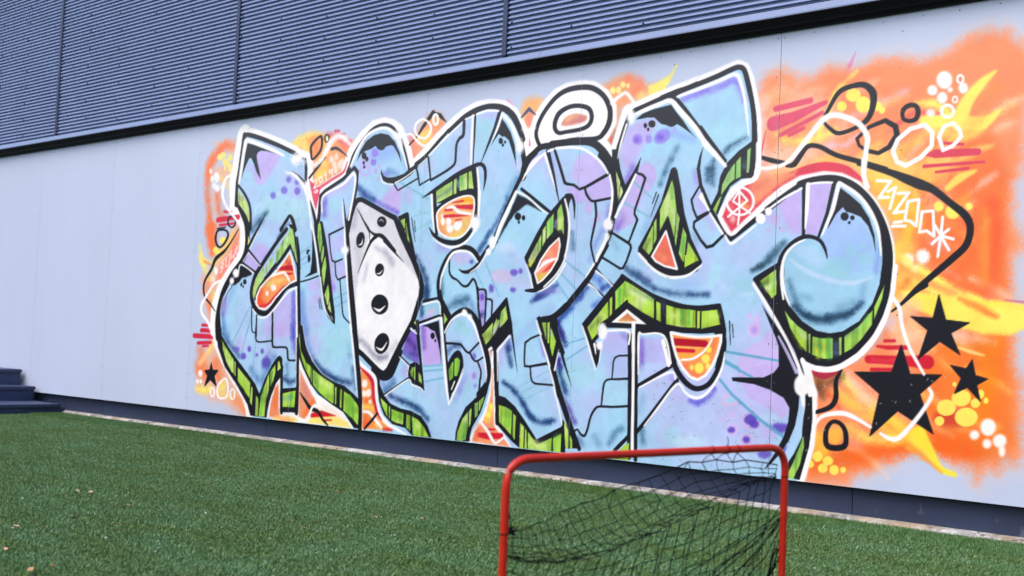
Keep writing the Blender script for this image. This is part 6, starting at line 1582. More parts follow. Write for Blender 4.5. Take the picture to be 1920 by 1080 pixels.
F 20 20 32 17 100 1 1|6345 1527 6343 1522 6340 1520 6335 1520 6331 1523 6329 1527 6331 1532 6334 1535 6339 1535 6343 1532
F 20 20 32 16 100 0 1|5678 702 5780 706 5870 710 5930 737 5962 775 5968 799 6047 802 6076 732 6086 649 6083 560 6065 464 6034 390 5990 320 5913 235 5898 232 5951 311 6001 405 6025 484 6030 556 5994 608 5912 646 5816 671 5683 681
F 20 20 32 16 100 0 1|5954 938 6028 814 6064 741 6082 627 5965 620
F 20 20 32 16 100 0 1|6069 816 6092 823 6115 750 6119 737 6095 743
S 20 20 32 16 100 0 0|6080 804 46 6107 763 46 6129 705 26
F 20 20 32 16 100 0 1|6111 633 6159 647 6164 506 6149 364 6100 186 6017 198 6019 252 6063 321 6106 408
F 201 224 145 28 100 0 1|1059 1993 1145 1924 1193 1854 1227 1765 1222 1725 1183 1791 1125 1841 1068 1884
S 90 150 60 56 80 1 0|1136 1873 20 1153 1832 20
S 190 215 70 111 80 1 0|1167 1895 25 1217 1765 25
F 225 223 119 28 100 0 1|1223 1622 1247 1573 1224 1538
F 161 210 119 26 100 0 1|1762 1651 1694 1588 1615 1505 1591 1486 1599 1386 1657 1435 1725 1506 1765 1542 1789 1539 1837 1458 1857 1397 1802 1604 1780 1650
F 161 210 119 27 100 0 1|1557 1448 1510 1414 1504 1333 1566 1375
F 161 210 119 27 100 0 1|1486 1399 1465 1376 1463 1294 1495 1321
F 161 210 119 27 100 0 1|1451 1369 1403 1326 1350 1272 1328 1186 1334 1115 1353 1162 1399 1221 1456 1267
S 60 110 140 106 60 1 0|1617 1470 50 1611 1401 35
S 215 235 200 157 80 1 0|1741 1606 70 1699 1522 47
S 60 124 62 105 60 1 0|1683 1569 23 1619 1455 23
S 190 215 110 163 80 1 0|1348 1225 77 1342 1146 77
F 161 210 119 26 100 0 1|1751 1662 1786 1653 1814 1568 1851 1438 1865 1385 1804 1485 1761 1547 1738 1521 1733 1594
F 173 214 90 28 100 0 1|944 774 996 719 1112 624 1125 509 1094 524 1020 600 965 694
F 173 214 90 28 100 0 1|1126 612 1142 601 1150 487 1136 502
F 173 214 90 27 100 0 1|1177 563 1349 448 1350 325 1277 391 1186 457
F 173 214 90 27 100 0 1|1364 423 1384 405 1384 272 1358 299
F 173 214 90 27 100 0 1|1434 352 1464 328 1469 193 1435 198
F 173 214 90 26 100 0 1|1494 346 1585 537 1590 409 1563 323 1554 198 1476 191
F 173 214 90 26 100 0 1|1600 547 1654 602 1662 550 1637 472 1607 431
F 173 214 90 26 100 0 1|1686 557 1686 625 1702 636 1726 579
S 60 124 62 159 80 1 0|1518 412 50 1512 335 50
S 190 222 130 167 80 1 0|984 703 46 1089 579 46
S 160 212 52 163 90 1 0|1206 458 61 1317 378 60
S 60 120 60 79 90 1 0|1621 548 34 1614 448 34
S 90 190 60 106 80 1 0|1517 343 35 1503 212 35
S 130 140 70 106 70 1 0|1446 285 25 1446 208 25
F 161 212 59 26 100 0 1|1766 388 1919 419 1912 292 1772 287
S 90 150 190 153 80 1 0|1788 348 46 1876 368 46
S 60 160 70 102 80 1 0|1871 394 38 1870 297 38
F 135 197 94 25 100 0 1|2100 1710 2129 1634 2089 1636
F 161 212 97 25 100 0 1|2087 1680 2116 1679 2147 1536 2127 1455 2089 1583
F 161 212 97 25 100 0 1|2140 1433 2153 1518 2171 1502 2168 1439 2152 1380
F 161 212 97 25 100 0 1|2157 1321 2163 1366 2189 1439 2206 1365 2200 1291 2186 1206
F 161 212 97 25 100 0 1|2202 1144 2236 1225 2259 1144 2258 1122 2244 1063
F 161 212 97 24 100 0 1|2249 1049 2261 1107 2291 1008
S 60 124 62 150 70 1 0|2107 1612 46 2117 1545 45
S 120 160 150 100 60 1 0|2148 1484 23 2152 1432 23
F 159 211 73 25 100 0 1|1927 868 1957 727 2022 640 2085 606 2090 508 2014 595 1959 690 1930 801
F 159 211 73 25 100 0 1|2092 599 2101 595 2109 489 2098 499
F 159 211 73 24 100 0 1|2113 585 2202 543 2358 486 2362 347 2271 381 2176 434 2121 475
F 159 211 73 24 100 0 1|2373 472 2389 469 2391 345 2378 348
F 159 211 73 24 100 0 1|2431 459 2453 453 2452 322 2434 328
F 159 211 73 23 100 0 1|2474 445 2554 411 2622 360 2638 336 2641 211 2576 257 2475 306
S 220 232 160 244 70 1 0|2205 508 64 2309 470 63
S 60 124 62 74 80 1 0|2132 563 23 2144 483 23
S 110 190 60 118 80 1 0|2533 411 52 2536 283 52
S 90 170 60 117 80 1 0|2572 385 34 2586 265 34
S 60 124 62 99 60 1 0|2167 550 32 2175 448 32
F 161 205 94 23 100 0 1|2987 1671 3030 1685 3040 1626 3028 1613
F 161 205 94 22 100 0 1|3042 1661 3064 1591 3092 1505 3068 1535 3036 1593
S 20 20 32 31 100 1 0|3035 1661 18 3058 1542 18
S 20 20 32 31 100 1 0|3022 1627 1 3067 1632 1
F 168 212 107 22 100 0 1|3328 1858 3416 1896 3478 1919 3483 1826 3338 1776
F 168 212 107 21 100 0 1|3492 1925 3517 1937 3520 1834 3496 1827
F 168 212 107 21 100 0 1|3542 1948 3569 1955 3614 1968 3619 1858 3550 1848
F 168 212 107 21 100 0 1|3625 1970 3652 1977 3678 1854 3657 1859 3631 1861
S 110 124 150 129 85 1 0|3340 1813 30 3419 1843 52 3477 1873 37
S 100 190 90 127 70 1 0|3561 1935 42 3583 1874 41
S 150 170 210 127 80 1 0|3530 1917 40 3535 1883 40
S 220 236 190 126 70 1 0|3599 1919 29 3606 1866 29
F 161 205 102 21 100 0 1|3451 1028 3488 982 3456 948
F 161 205 94 22 100 0 1|3167 955 3183 970 3190 939
F 152 202 85 22 100 0 1|3152 616 3170 649 3180 651 3179 580 3164 589
F 152 202 85 22 100 0 1|3185 650 3201 652 3205 564 3192 570
F 152 202 85 22 100 0 1|3234 620 3261 593 3273 541 3238 559
F 144 202 73 21 100 0 1|3520 646 3549 698 3562 705 3564 598 3533 573
F 144 202 73 21 100 0 1|3570 719 3597 732 3621 714 3615 655 3598 609 3575 609
S 60 124 62 126 80 1 0|3536 646 36 3545 614 36
S 80 150 60 125 70 1 0|3605 708 22 3603 630 22
F 161 205 76 20 100 0 1|3811 891 3882 950 3887 860 3845 827
F 152 205 69 23 100 0 1|2864 422 2938 376 2942 294 2905 343 2888 363
F 152 205 69 22 100 0 1|2954 370 2967 364 2970 282 2960 286
F 152 205 69 22 100 0 1|2982 350 3041 337 3103 328 3106 251 3036 259 2988 272
F 152 205 69 22 100 0 1|3133 323 3172 319 3177 214 3139 231
F 152 205 69 22 100 0 1|3188 313 3249 295 3310 250 3359 187 3210 181
S 80 150 60 178 60 1 0|2992 321 43 3093 301 56
S 120 190 70 89 60 1 0|3021 337 28 3026 262 28
F 152 202 76 21 100 0 1|3620 189 3626 241 3665 329 3712 380 3718 294 3700 195
S 60 124 62 164 70 1 0|3697 324 28 3676 219 46
F 146 197 81 21 100 0 1|3621 203 3636 250 3668 322 3713 377 3715 275 3676 187 3622 185
F 146 197 81 20 100 0 1|3722 384 3743 408 3740 303 3727 279
F 146 197 81 20 100 0 1|3771 439 3799 448 3798 364 3776 343
F 146 197 81 20 100 0 1|3806 455 3852 490 3837 443 3809 385
S 60 124 62 164 70 1 0|3696 300 35 3683 208 53
S 60 124 62 81 60 1 0|3786 428 35 3785 364 35
F 161 212 81 20 100 0 1|3982 442 4043 432 4095 411 4095 259 4042 300 3990 333
F 161 212 81 19 100 0 1|4106 396 4130 379 4126 231 4108 254
F 161 212 81 19 100 0 1|4168 342 4199 319 4202 185 4168 185
F 161 212 81 19 100 0 1|4209 313 4221 296 4229 186 4212 186
F 161 212 81 19 100 0 1|4235 289 4310 216 4426 268 4428 186 4240 185
F 161 212 81 18 100 0 1|4438 267 4501 298 4500 185 4442 186
S 225 238 170 226 70 1 0|4269 219 74 4365 215 74
S 90 180 60 78 70 1 0|4074 415 27 4071 315 27
S 215 232 150 115 80 1 0|4183 311 33 4181 261 33
S 90 160 60 148 60 1 0|4457 278 36 4487 286 36
S 200 216 60 115 80 1 0|4191 237 33 4189 188 33
F 170 210 76 18 100 0 1|4520 383 4554 325 4559 215 4539 213 4530 275
F 170 210 76 18 100 0 1|4568 299 4587 268 4590 218 4572 216
F 170 210 76 17 100 0 1|4973 271 4994 279 4995 253 4960 250
F 174 210 76 17 100 0 1|4884 184 4966 260 5010 288 5007 183
F 161 211 104 19 100 0 1|4180 1371 4282 1534 4282 1438 4241 1384 4200 1325
F 161 211 104 19 100 0 1|4288 1559 4316 1589 4316 1493 4292 1455
F 161 211 104 19 100 0 1|4321 1608 4373 1660 4373 1546 4324 1498
F 161 211 104 19 100 0 1|4404 1676 4432 1719 4455 1630 4462 1518 4440 1562 4407 1553
S 150 150 150 154 80 1 0|4209 1370 48 4254 1451 48
S 205 210 50 116 90 1 0|4194 1339 36 4225 1370 30
S 90 190 90 114 70 1 0|4349 1622 32 4362 1535 32
S 225 236 190 76 80 1 0|4305 1549 19 4304 1487 19
S 215 230 140 151 80 1 0|4429 1619 63 4424 1564 63
S 130 190 90 113 70 1 0|4433 1687 32 4419 1650 32
S 150 160 190 151 80 1 0|4394 1608 32 4395 1583 32
F 173 211 102 20 100 0 1|3812 887 3901 971 3895 873 3847 826
F 173 211 102 20 100 0 1|3905 912 3906 944 3934 1002 3938 983 3962 991 3932 919 3900 877
F 173 211 102 20 100 0 1|3961 936 3963 1003 3968 1041 4005 1078 4026 996 3997 964
S 185 190 210 120 85 1 0|3907 906 37 3963 971 31
S 60 124 62 119 70 1 0|3977 1028 27 3970 990 27
S 120 130 70 161 60 1 0|3840 866 31 3864 892 31
F 166 211 76 19 100 0 1|4313 977 4347 978 4352 870
F 166 211 76 19 100 0 1|4358 977 4374 981 4379 849 4365 851
F 166 211 76 19 100 0 1|4384 948 4431 863 4408 769 4386 831
S 170 190 200 113 80 1 0|4363 953 25 4371 904 25
S 120 140 90 114 60 1 0|4336 947 25 4345 916 25
S 180 200 190 113 70 1 0|4388 929 22 4398 899 22
F 195 217 137 18 100 0 1|4842 1896 4876 1828 4866 1710
F 195 217 137 18 100 0 1|4879 1810 4900 1767 4872 1714
S 215 230 200 71 70 1 0|4887 1785 23 4882 1744 23
F 168 211 100 17 100 0 1|5244 1815 5258 1773 5282 1640 5273 1481 5246 1562 5224 1614 5173 1524 5168 1646 5206 1725
F 168 211 100 17 100 0 1|5054 1429 5125 1562 5126 1422 5103 1387
F 168 211 100 17 100 0 1|5130 1573 5146 1601 5151 1480 5132 1444
F 168 211 100 17 100 0 1|5285 1629 5304 1594 5286 1435 5277 1465
F 168 211 100 17 100 0 1|5331 1537 5356 1491 5343 1341 5307 1390
F 168 211 100 16 100 0 1|5367 1456 5438 1353 5439 1345 5354 1341
S 90 160 80 101 80 1 0|5244 1774 32 5247 1711 32
S 212 228 180 169 70 1 0|5214 1690 68 5216 1632 95
S 90 110 60 103 80 1 0|5080 1424 28 5106 1475 22
S 80 190 90 66 80 1 0|5346 1485 24 5326 1401 24
S 90 150 120 50 80 1 0|5293 1606 11 5285 1504 11
S 170 215 40 131 90 1 0|5379 1411 38 5407 1354 62
S 200 215 200 100 70 1 0|5260 1642 19 5270 1562 19
F 174 216 68 17 100 0 1|5314 1381 5340 1380 5336 1340
F 174 216 68 16 100 0 1|5347 1380 5423 1379 5436 1350 5350 1309
F 151 202 119 16 100 0 1|5573 1709 5577 1765 5610 1829 5654 1886 5657 1796 5624 1773 5594 1736
F 151 202 119 16 100 0 1|5663 1891 5691 1921 5694 1806 5663 1795
F 151 202 119 16 100 0 1|5731 1951 5751 1963 5748 1874 5743 1825 5729 1827
F 151 202 119 16 100 0 1|5525 1634 5565 1699 5578 1705 5542 1608
S 80 150 90 95 70 1 0|5634 1861 20 5611 1790 26
S 110 200 90 63 80 1 0|5673 1880 15 5673 1814 15
S 110 124 160 157 60 1 0|5713 1888 37 5718 1855 36
S 180 205 50 64 70 1 0|5535 1634 18 5558 1677 18
F 170 214 73 18 100 0 1|4672 955 4757 1046 4820 1114 4825 1014 4767 983 4745 915 4709 880
F 170 214 73 18 100 0 1|4831 1129 4848 1141 4852 1041 4836 1022
F 170 214 73 17 100 0 1|4870 1173 4938 1234 5032 1188 5128 1136 5133 1026 5044 1072 4957 1125 4875 1062
S 70 90 40 179 75 1 0|4702 955 41 4759 1010 48
S 70 170 70 105 80 1 0|4904 1182 37 4904 1094 23
S 215 236 180 207 70 1 0|4983 1170 49 5070 1119 60
S 70 160 60 70 70 1 0|4938 1217 20 4945 1141 20
S 70 120 100 138 60 1 0|4975 1200 19 5061 1153 24
F 175 217 75 17 100 0 1|4954 1227 5069 1169 5147 1127 5152 1016 5060 1056 4966 1109
F 175 217 75 17 100 0 1|5165 1115 5196 1103 5200 997 5170 1011
F 175 217 75 16 100 0 1|5234 1095 5311 1076 5431 1066 5435 968 5349 969 5239 985
F 175 217 75 16 100 0 1|5443 1061 5460 1062 5461 967 5446 965
F 175 217 75 16 100 0 1|5473 1061 5571 1071 5594 990 5473 963
S 215 236 190 207 70 1 0|4984 1183 72 5092 1126 72
S 70 120 100 137 60 1 0|4976 1201 19 5070 1154 28 5140 1126 23
S 60 160 80 99 75 1 0|5342 1059 40 5345 987 32
S 60 160 80 98 75 1 0|5386 1060 26 5389 987 24
S 215 232 160 199 70 1 0|5252 1041 45 5313 1031 45
S 200 230 130 191 60 1 0|5528 1029 45 5578 1040 44
S 80 90 140 168 60 1 0|5213 1103 41 5216 1069 41
F 170 212 85 15 100 0 1|5832 1229 5927 1291 5934 1159 5908 1135
S 60 100 50 122 80 1 0|5846 1213 44 5875 1223 44
S 220 230 190 151 70 1 0|5882 1191 46 5917 1223 34
S 100 180 50 121 60 1 0|5904 1250 16 5918 1175 16
F 161 211 87 15 100 0 1|5985 1071 6021 1027 6070 985 6116 957 6119 854 6073 903 6022 977
F 161 211 87 15 100 0 1|6128 952 6138 949 6140 848 6131 854
F 161 211 87 14 100 0 1|6150 937 6193 929 6263 930 6266 828 6216 824 6151 843
F 161 211 87 14 100 0 1|6298 934 6311 938 6314 850 6301 843
F 161 211 87 14 100 0 1|6328 941 6406 997 6474 1077 6473 1005 6420 932 6371 882 6330 859
F 161 211 87 14 100 0 1|6482 1092 6509 1149 6533 1202 6523 1137 6486 1035
S 200 225 170 146 70 1 0|6071 960 39 6113 923 52
S 180 215 40 147 80 1 0|6044 953 40 6094 892 53
S 60 124 62 86 70 1 0|6190 925 21 6193 827 21
S 60 150 70 114 70 1 0|6240 927 39 6246 829 39
S 215 215 50 115 80 1 0|6175 869 27 6183 833 27
S 90 140 80 112 70 1 0|6337 941 25 6388 973 32
S 110 200 90 139 60 1 0|6455 1046 25 6382 931 25
S 120 150 220 170 50 1 0|6280 897 52 6282 861 52
S 225 220 50 57 70 1 0|6217 914 11 6219 834 11
F 161 205 94 15 100 0 1|6115 420 6119 361 6100 271 6061 182 6022 198 6064 280 6097 363
S 80 150 70 145 60 1 0|6106 384 25 6071 263 25
F 242 176 120 25 100 0 1|3348 1708 3402 1753 3511 1794 3611 1812 3673 1800 3690 1754 3682 1669 3657 1604 3599 1549 3527 1531 3443 1543 3373 1580 3350 1649
F 240 150 120 23 100 0 1|4423 1505 4434 1459 4417 1373 4366 1300 4305 1245 4265 1223 4239 1289 4282 1369 4350 1449
F 232 112 92 20 100 0 1|5214 1521 5124 1376 5153 1347 5213 1319 5299 1301
F 243 245 254 21 100 0 1|4851 988 4959 1068 5100 981
S 248 170 40 126 90 1 0|3549 1781 54 3657 1782 79 3668 1755 68
S 226 210 110 169 80 1 0|3630 1638 85 3562 1554 62 3489 1550 41
S 226 140 90 172 80 1 0|3381 1627 69 3413 1566 69
S 206 40 64 42 100 0 0|3485 1772 11 3585 1779 32
S 206 40 64 42 100 0 0|3514 1743 40 3669 1734 71
S 206 40 64 43 100 0 0|3420 1723 30 3487 1724 30
S 206 40 64 42 100 0 0|3415 1681 41 3499 1683 46 3641 1678 11
S 206 40 64 42 100 0 0|3524 1652 19 3576 1653 19
S 247 232 104 42 90 0 0|3559 1762 16 3650 1761 16
S 248 180 70 43 90 0 0|3423 1703 22 3489 1702 21
S 243 245 254 51 100 1 0|3440 1739 27 3495 1743 43 3553 1707 46 3663 1688 31
F 243 245 254 86 95 1 1|3407 1684 3405 1675 3399 1670 3392 1670 3385 1676 3382 1685 3384 1693 3390 1698 3398 1698 3404 1692
F 243 245 254 86 95 1 1|3423 1646 3421 1631 3412 1622 3400 1622 3390 1632 3386 1647 3388 1662 3397 1671 3409 1671 3419 1661
F 243 245 254 85 95 1 1|3486 1643 3482 1627 3469 1617 3453 1618 3440 1629 3434 1645 3438 1662 3450 1672 3466 1671 3480 1660
F 243 245 254 85 95 1 1|3508 1596 3503 1580 3487 1570 3466 1571 3449 1581 3441 1598 3447 1615 3463 1624 3483 1623 3501 1613
F 243 245 254 85 95 1 1|3573 1610 3568 1593 3552 1583 3532 1584 3514 1595 3507 1613 3512 1630 3528 1640 3549 1639 3566 1628
F 243 245 254 84 95 1 1|3588 1626 3586 1612 3578 1604 3568 1604 3559 1613 3555 1627 3557 1641 3565 1650 3575 1649 3584 1640
S 250 240 248 53 100 1 0|4254 1295 21 4315 1350 55 4405 1376 28
S 214 60 70 61 95 1 0|4302 1291 14 4357 1325 51 4391 1358 15
S 204 196 70 115 85 1 0|4280 1257 55 4311 1275 55
S 230 120 90 151 60 1 0|4382 1448 72 4408 1410 72
S 190 120 150 76 70 1 0|4276 1332 15 4306 1375 23 4353 1386 10
S 240 160 120 135 70 1 0|5165 1393 60 5207 1358 60
F 206 128 92 35 100 0 1|4898 997 4964 1045 5033 998
S 214 170 90 104 70 1 0|4919 1001 16 5005 1001 16
S 243 245 254 57 100 1 0|1007 2130 60 886 2109 51 851 2042 67 845 1960 63 908 1867 52 1024 1773 48 1125 1689 48 1154 1664 40
S 243 245 254 58 100 1 0|954 1276 42 799 1235 46 735 1178 56 671 1112 58 627 1054 67 640 988 59 731 916 55 802 820 58
S 243 245 254 57 100 1 0|761 891 58 816 819 55 859 731 51
S 243 245 254 34 100 1 1|874 349 41 871 327 38 859 313 28 842 312 27 827 324 38 819 346 41 823 368 39 835 382 28 852 383 27 867 370 37
S 243 245 254 45 100 1 1|1006 464 30 929 412 42 914 347 49 952 305 31 1039 318 36 1059 387 48 1041 442 43
S 243 245 254 33 100 1 1|1152 347 40 1149 323 37 1136 307 27 1118 306 27 1102 320 37 1094 344 40 1097 368 38 1111 384 28 1129 385 27 1145 371 36
S 243 245 254 41 100 0 0|1994 2003 20 2038 2021 17 2049 2010 26 2016 1956 24 2064 1970 18
S 243 245 254 40 100 0 0|2069 2030 18 2103 2037 18 2114 2006 25 2088 1990 18 2069 2030 23
S 243 245 254 40 100 0 0|2130 2047 22 2149 2062 22 2158 2006 25
S 243 245 254 40 100 0 0|2229 2029 24 2220 2087 20 2187 2073 24 2195 2055 16 2222 2065 19
S 243 245 254 40 100 0 0|2019 1924 16 2044 1945 13 2065 1933 19 2034 1918 19 2063 1925 13
S 250 232 238 110 100 1 0|1954 2128 59 2069 2150 70 2133 2221 95 2185 2291 106 2261 2329 96 2329 2316 77 2434 2241 58
S 243 245 254 45 100 1 1|3170 2371 30 3103 2348 40 3091 2300 41 3138 2247 31 3207 2241 34 3248 2279 43 3240 2328 35
S 243 245 254 44 100 1 1|3315 2355 46 3311 2335 47 3301 2323 38 3286 2324 34 3274 2338 41 3268 2360 46 3271 2380 47 3282 2392 38 3296 2391 34 3309 2377 41
S 243 245 254 53 100 1 0|2998 2277 28 3058 2275 31 3110 2229 36 3182 2185 35 3258 2196 42 3331 2251 38
S 252 244 246 98 100 1 0|4098 2220 76 4140 2204 64 4181 2219 57
S 252 244 250 64 100 1 0|4793 2314 56 4843 2345 46 4893 2363 42 4931 2329 42 4961 2290 37
S 243 245 254 47 100 1 0|5809 1846 34 5887 1844 37 5978 1869 45 6072 1965 58 6165 2067 66 6222 2095 61 6294 2081 57 6379 2033 61 6423 1962 59 6418 1897 56 6410 1791 50
S 243 245 254 34 100 1 0|6406 1847 50 6409 1767 52 6430 1706 53
S 243 245 254 32 100 0 1|6560 1880 46 6584 1937 48 6647 1985 47 6718 1999 43 6759 1957 43 6757 1891 46 6704 1838 47 6629 1802 45 6582 1825 43
S 243 245 254 26 100 0 1|6793 1932 39 6816 1981 41 6859 1995 37 6894 1956 36 6900 1923 39 6862 1883 40 6814 1865 37
S 243 245 254 26 100 1 1|6861 2053 29 6856 2036 31 6842 2027 31 6823 2028 29 6808 2041 28 6802 2059 30 6807 2076 32 6822 2085 31 6840 2083 29 6855 2071 28
S 243 245 254 25 100 0 0|6481 1736 30 6553 1728 30 6493 1649 31 6544 1648 30
S 243 245 254 25 100 0 0|6538 1677 31 6579 1695 30 6552 1590 31
S 243 245 254 24 100 0 0|6590 1665 30 6647 1664 31 6573 1567 31 6630 1573 30
S 243 245 254 24 100 0 0|6644 1622 30 6700 1628 29 6689 1498 30 6657 1523 29 6631 1528 30 6644 1622 30
S 243 245 254 24 100 0 0|6717 1567 29 6772 1569 28 6779 1445 30 6743 1471 29 6706 1466 29 6717 1567 30
S 243 245 254 24 100 0 0|6813 1445 29 6820 1536 29
S 243 245 254 23 100 0 0|6813 1445 30 6850 1475 30
S 243 245 254 23 100 0 0|6813 1445 28 6874 1427 28
S 243 245 254 23 100 0 0|6813 1445 28 6854 1374 28
S 243 245 254 24 100 0 0|6813 1445 29 6800 1344 29
S 243 245 254 24 100 0 0|6813 1445 30 6771 1407 30
S 243 245 254 24 100 0 0|6813 1445 28 6782 1498 28
S 243 245 254 24 100 0 0|6576 1519 30 6615 1522 30
S 243 245 254 24 100 0 0|6567 1500 30 6634 1499 30
S 243 245 254 27 100 1 0|6576 1146 42 6615 1087 42 6629 1006 39 6669 897 33 6746 768 27
S 243 245 254 42 100 1 0|6774 698 35 6785 664 40 6743 589 43 6686 513 46 6628 450 49 6583 441 44 6532 463 30
S 243 245 254 34 100 1 0|6174 472 25 6215 525 38 6307 549 51 6380 538 45 6480 491 28
S 200 225 245 52 90 1 0|1675 1669 8 1744 1720 28
S 243 245 254 33 90 0 0|1173 1415 20 1238 1482 14 1399 1373 17
S 243 245 254 33 80 0 0|1258 1518 19 1345 1642 19
S 225 215 245 119 50 1 0|4048 2019 32 4077 1947 16
S 243 245 254 37 100 0 1|1764 1473 23 1708 1415 31 1605 1324 30 1497 1262 29 1414 1200 33 1375 1131 38 1373 1072 36 1415 1037 25 1491 1033 24 1563 1070 29 1621 1124 30 1702 1185 29 1783 1232 26 1858 1257 35 1827 1344 34 1795 1421 33
S 243 245 254 30 100 1 1|3348 1708 32 3402 1753 27 3511 1794 25 3611 1812 23 3673 1800 24 3690 1754 30 3682 1669 31 3657 1604 29 3599 1549 26 3527 1531 23 3443 1543 23 3373 1580 27 3350 1649 32
S 243 245 254 27 100 0 1|4423 1505 20 4434 1459 25 4417 1373 25 4366 1300 24 4305 1245 23 4265 1223 21 4239 1289 26 4282 1369 25 4350 1449 24
S 243 245 254 24 100 0 1|5214 1521 23 5124 1376 28 5153 1347 24 5213 1319 23 5299 1301 27
S 243 245 254 23 100 0 1|5272 936 34 5352 924 31 5440 916 31 5527 919 31 5602 930 31 5600 890 35 5582 825 35 5553 762 34 5511 704 33 5460 677 31 5411 690 33 5355 741 35 5314 806 36 5289 872 37
S 243 245 254 45 100 1 0|1876 245 33 1949 220 39 2009 202 45 2073 210 55 2118 298 43 2167 325 29 2265 301 31
S 243 245 254 25 100 1 1|5779 1666 29 5764 1623 29 5724 1597 27 5672 1599 26 5628 1629 28 5610 1674 30 5625 1718 30 5667 1744 27 5719 1741 26 5761 1711 27
S 243 245 254 25 100 0 0|5688 1731 25 5693 1605 25 5686 1542 25
S 243 245 254 25 100 0 0|5688 1728 25 5650 1673 23 5760 1602 22
S 243 245 254 25 100 0 0|5688 1728 22 5741 1672 25 5622 1588 24
S 243 245 254 55 100 1 0|1636 2232 27 1488 2288 66 1331 2340 70 1198 2382 66 1144 2393 72 1119 2381 75
S 243 245 254 56 100 1 0|1125 2388 99 1101 2277 86 1079 2141 79 1060 2054 46
S 243 245 254 82 100 1 0|1668 2098 19 1767 2074 47 1856 2013 61 1918 1948 74 1956 1871 70 1988 1756 50 2015 1642 39
S 243 245 254 49 100 1 0|2126 1772 28 2132 1890 34 2354 1966 38 2454 2035 52 2485 2007 52 2478 1902 43 2434 1700 38
S 243 245 254 58 100 1 0|2353 1836 11 2373 1717 26 2394 1644 21
S 243 245 254 44 100 1 0|1117 1329 34 1149 1388 21 1317 1319 23
S 243 245 254 43 100 1 0|1328 1030 19 1380 992 19
S 243 245 254 42 100 1 0|1398 968 15 1497 967 28 1580 1014 33 1684 1100 34 1788 1176 31 1870 1200 32
S 243 245 254 41 100 1 0|1865 1199 35 1904 828 35
S 243 245 254 41 100 1 0|1888 913 29 1919 449 12
S 225 235 250 56 90 1 0|1020 1210 23 933 1121 25 903 1008 22 927 887 16
S 243 245 254 40 100 1 0|2009 1683 32 2053 1569 38 2094 1441 33 2132 1292 27
S 243 245 254 39 100 1 0|2144 1277 27 2173 1158 27 2219 1034 25 2295 954 9
S 243 245 254 48 100 1 0|2392 1636 37 2420 1427 53 2455 1217 37 2494 1015 37 2519 897 36
S 243 245 254 47 100 1 0|2509 925 36 2552 747 41 2585 584 26 2617 430 10
S 215 230 250 50 80 1 0|1966 914 18 2038 730 21 2200 574 14 2350 516 6
S 243 245 254 47 100 1 0|2428 2093 37 2491 2201 51 2581 2299 55 2685 2341 46 2779 2346 45 2848 2319 48 2918 2252 50 2986 2141 40 3031 2036 23
S 243 245 254 46 100 1 0|2758 2009 11 2790 1951 22 2899 1931 17
S 243 245 254 36 100 1 0|2914 1942 23 3008 1972 19 3109 2021 16
S 243 245 254 35 100 1 0|3141 2046 16 3226 2095 16
S 243 245 254 35 100 1 0|3244 2111 25 3331 2176 25 3417 2243 25
S 243 245 254 43 100 1 0|3240 2113 21 3396 2220 28 3546 2313 24
S 243 245 254 42 100 1 0|3576 2332 25 3655 2349 25
S 243 245 254 59 100 1 0|3644 2349 36 3642 2182 49 3643 2023 22
S 243 245 254 41 100 1 0|3675 2354 21 3770 2369 33 3874 2358 25
S 243 245 254 49 100 1 0|3905 2336 30 3877 2260 43 3834 2173 13
S 243 245 254 48 100 1 0|3907 2336 31 3984 2263 53 4040 2168 64 4069 2101 57
S 243 245 254 41 100 1 0|3703 1985 34 3723 1879 43 3734 1756 39
S 243 245 254 35 100 1 0|3282 1837 28 3290 1778 28
S 243 245 254 35 100 1 0|3289 1835 32 3304 1685 37 3330 1574 18
S 243 245 254 42 100 1 0|3316 1538 14 3399 1493 27 3493 1469 36 3593 1486 35 3663 1530 31 3705 1574 36
S 243 245 254 41 100 1 0|3733 1831 48 3731 1673 39
S 243 245 254 34 100 1 0|3408 1186 14 3414 1270 32 3462 1369 39 3514 1428 45 3596 1443 32 3678 1424 27 3744 1364 15
S 243 245 254 41 100 1 0|3677 1297 14 3746 1333 26 3796 1390 28 3828 1435 40
S 243 245 254 34 100 1 0|3248 1081 23 3395 1100 24 3421 1016 18
S 243 245 254 35 100 1 0|3226 940 17 3413 993 31
S 243 245 254 34 100 1 0|3430 991 41 3460 796 45 3516 494 40
S 243 245 254 34 100 1 0|3464 764 41 3496 567 40 3537 416 22
S 243 245 254 33 100 1 0|3653 631 12 3604 538 20 3562 484 20
S 243 245 254 33 100 1 0|3650 656 13 3607 550 25 3539 418 21
S 243 245 254 35 100 1 0|3140 914 33 3200 881 18
S 243 245 254 35 100 1 0|3135 657 19 3125 594 14
S 243 245 254 35 100 1 0|3040 714 15 3135 652 12
S 243 245 254 35 100 1 0|2909 439 19 3130 560 17 3176 529 21 3255 513 17 3297 488 11
S 243 245 254 41 100 1 0|3465 894 21 3523 973 31 3594 1015 37 3657 1016 37 3723 966 39 3774 877 28 3824 775 25 3861 648 21 3859 584 13
S 243 245 254 45 100 1 0|2651 637 43 2792 567 53 2818 463 55 2858 326 47 2936 254 44 3029 220 43 3140 185 25
S 243 245 254 48 100 1 0|4054 1813 45 3991 1701 61 3929 1594 66 3890 1505 42
S 243 245 254 39 100 1 0|4069 1812 22 4155 1774 22 4265 1693 19 4333 1662 9
S 243 245 254 31 100 1 0|4168 1340 12 4226 1196 23
S 243 245 254 30 100 1 0|4272 1169 13 4347 1200 20 4423 1261 25 4485 1347 25
S 243 245 254 40 100 1 0|3948 786 29 4046 885 33
S 243 245 254 56 100 1 0|3951 786 29 3963 596 17
S 243 245 254 38 100 1 0|4266 985 19 4306 903 34
S 243 245 254 38 100 1 0|4305 890 19 4361 769 30 4386 709 34
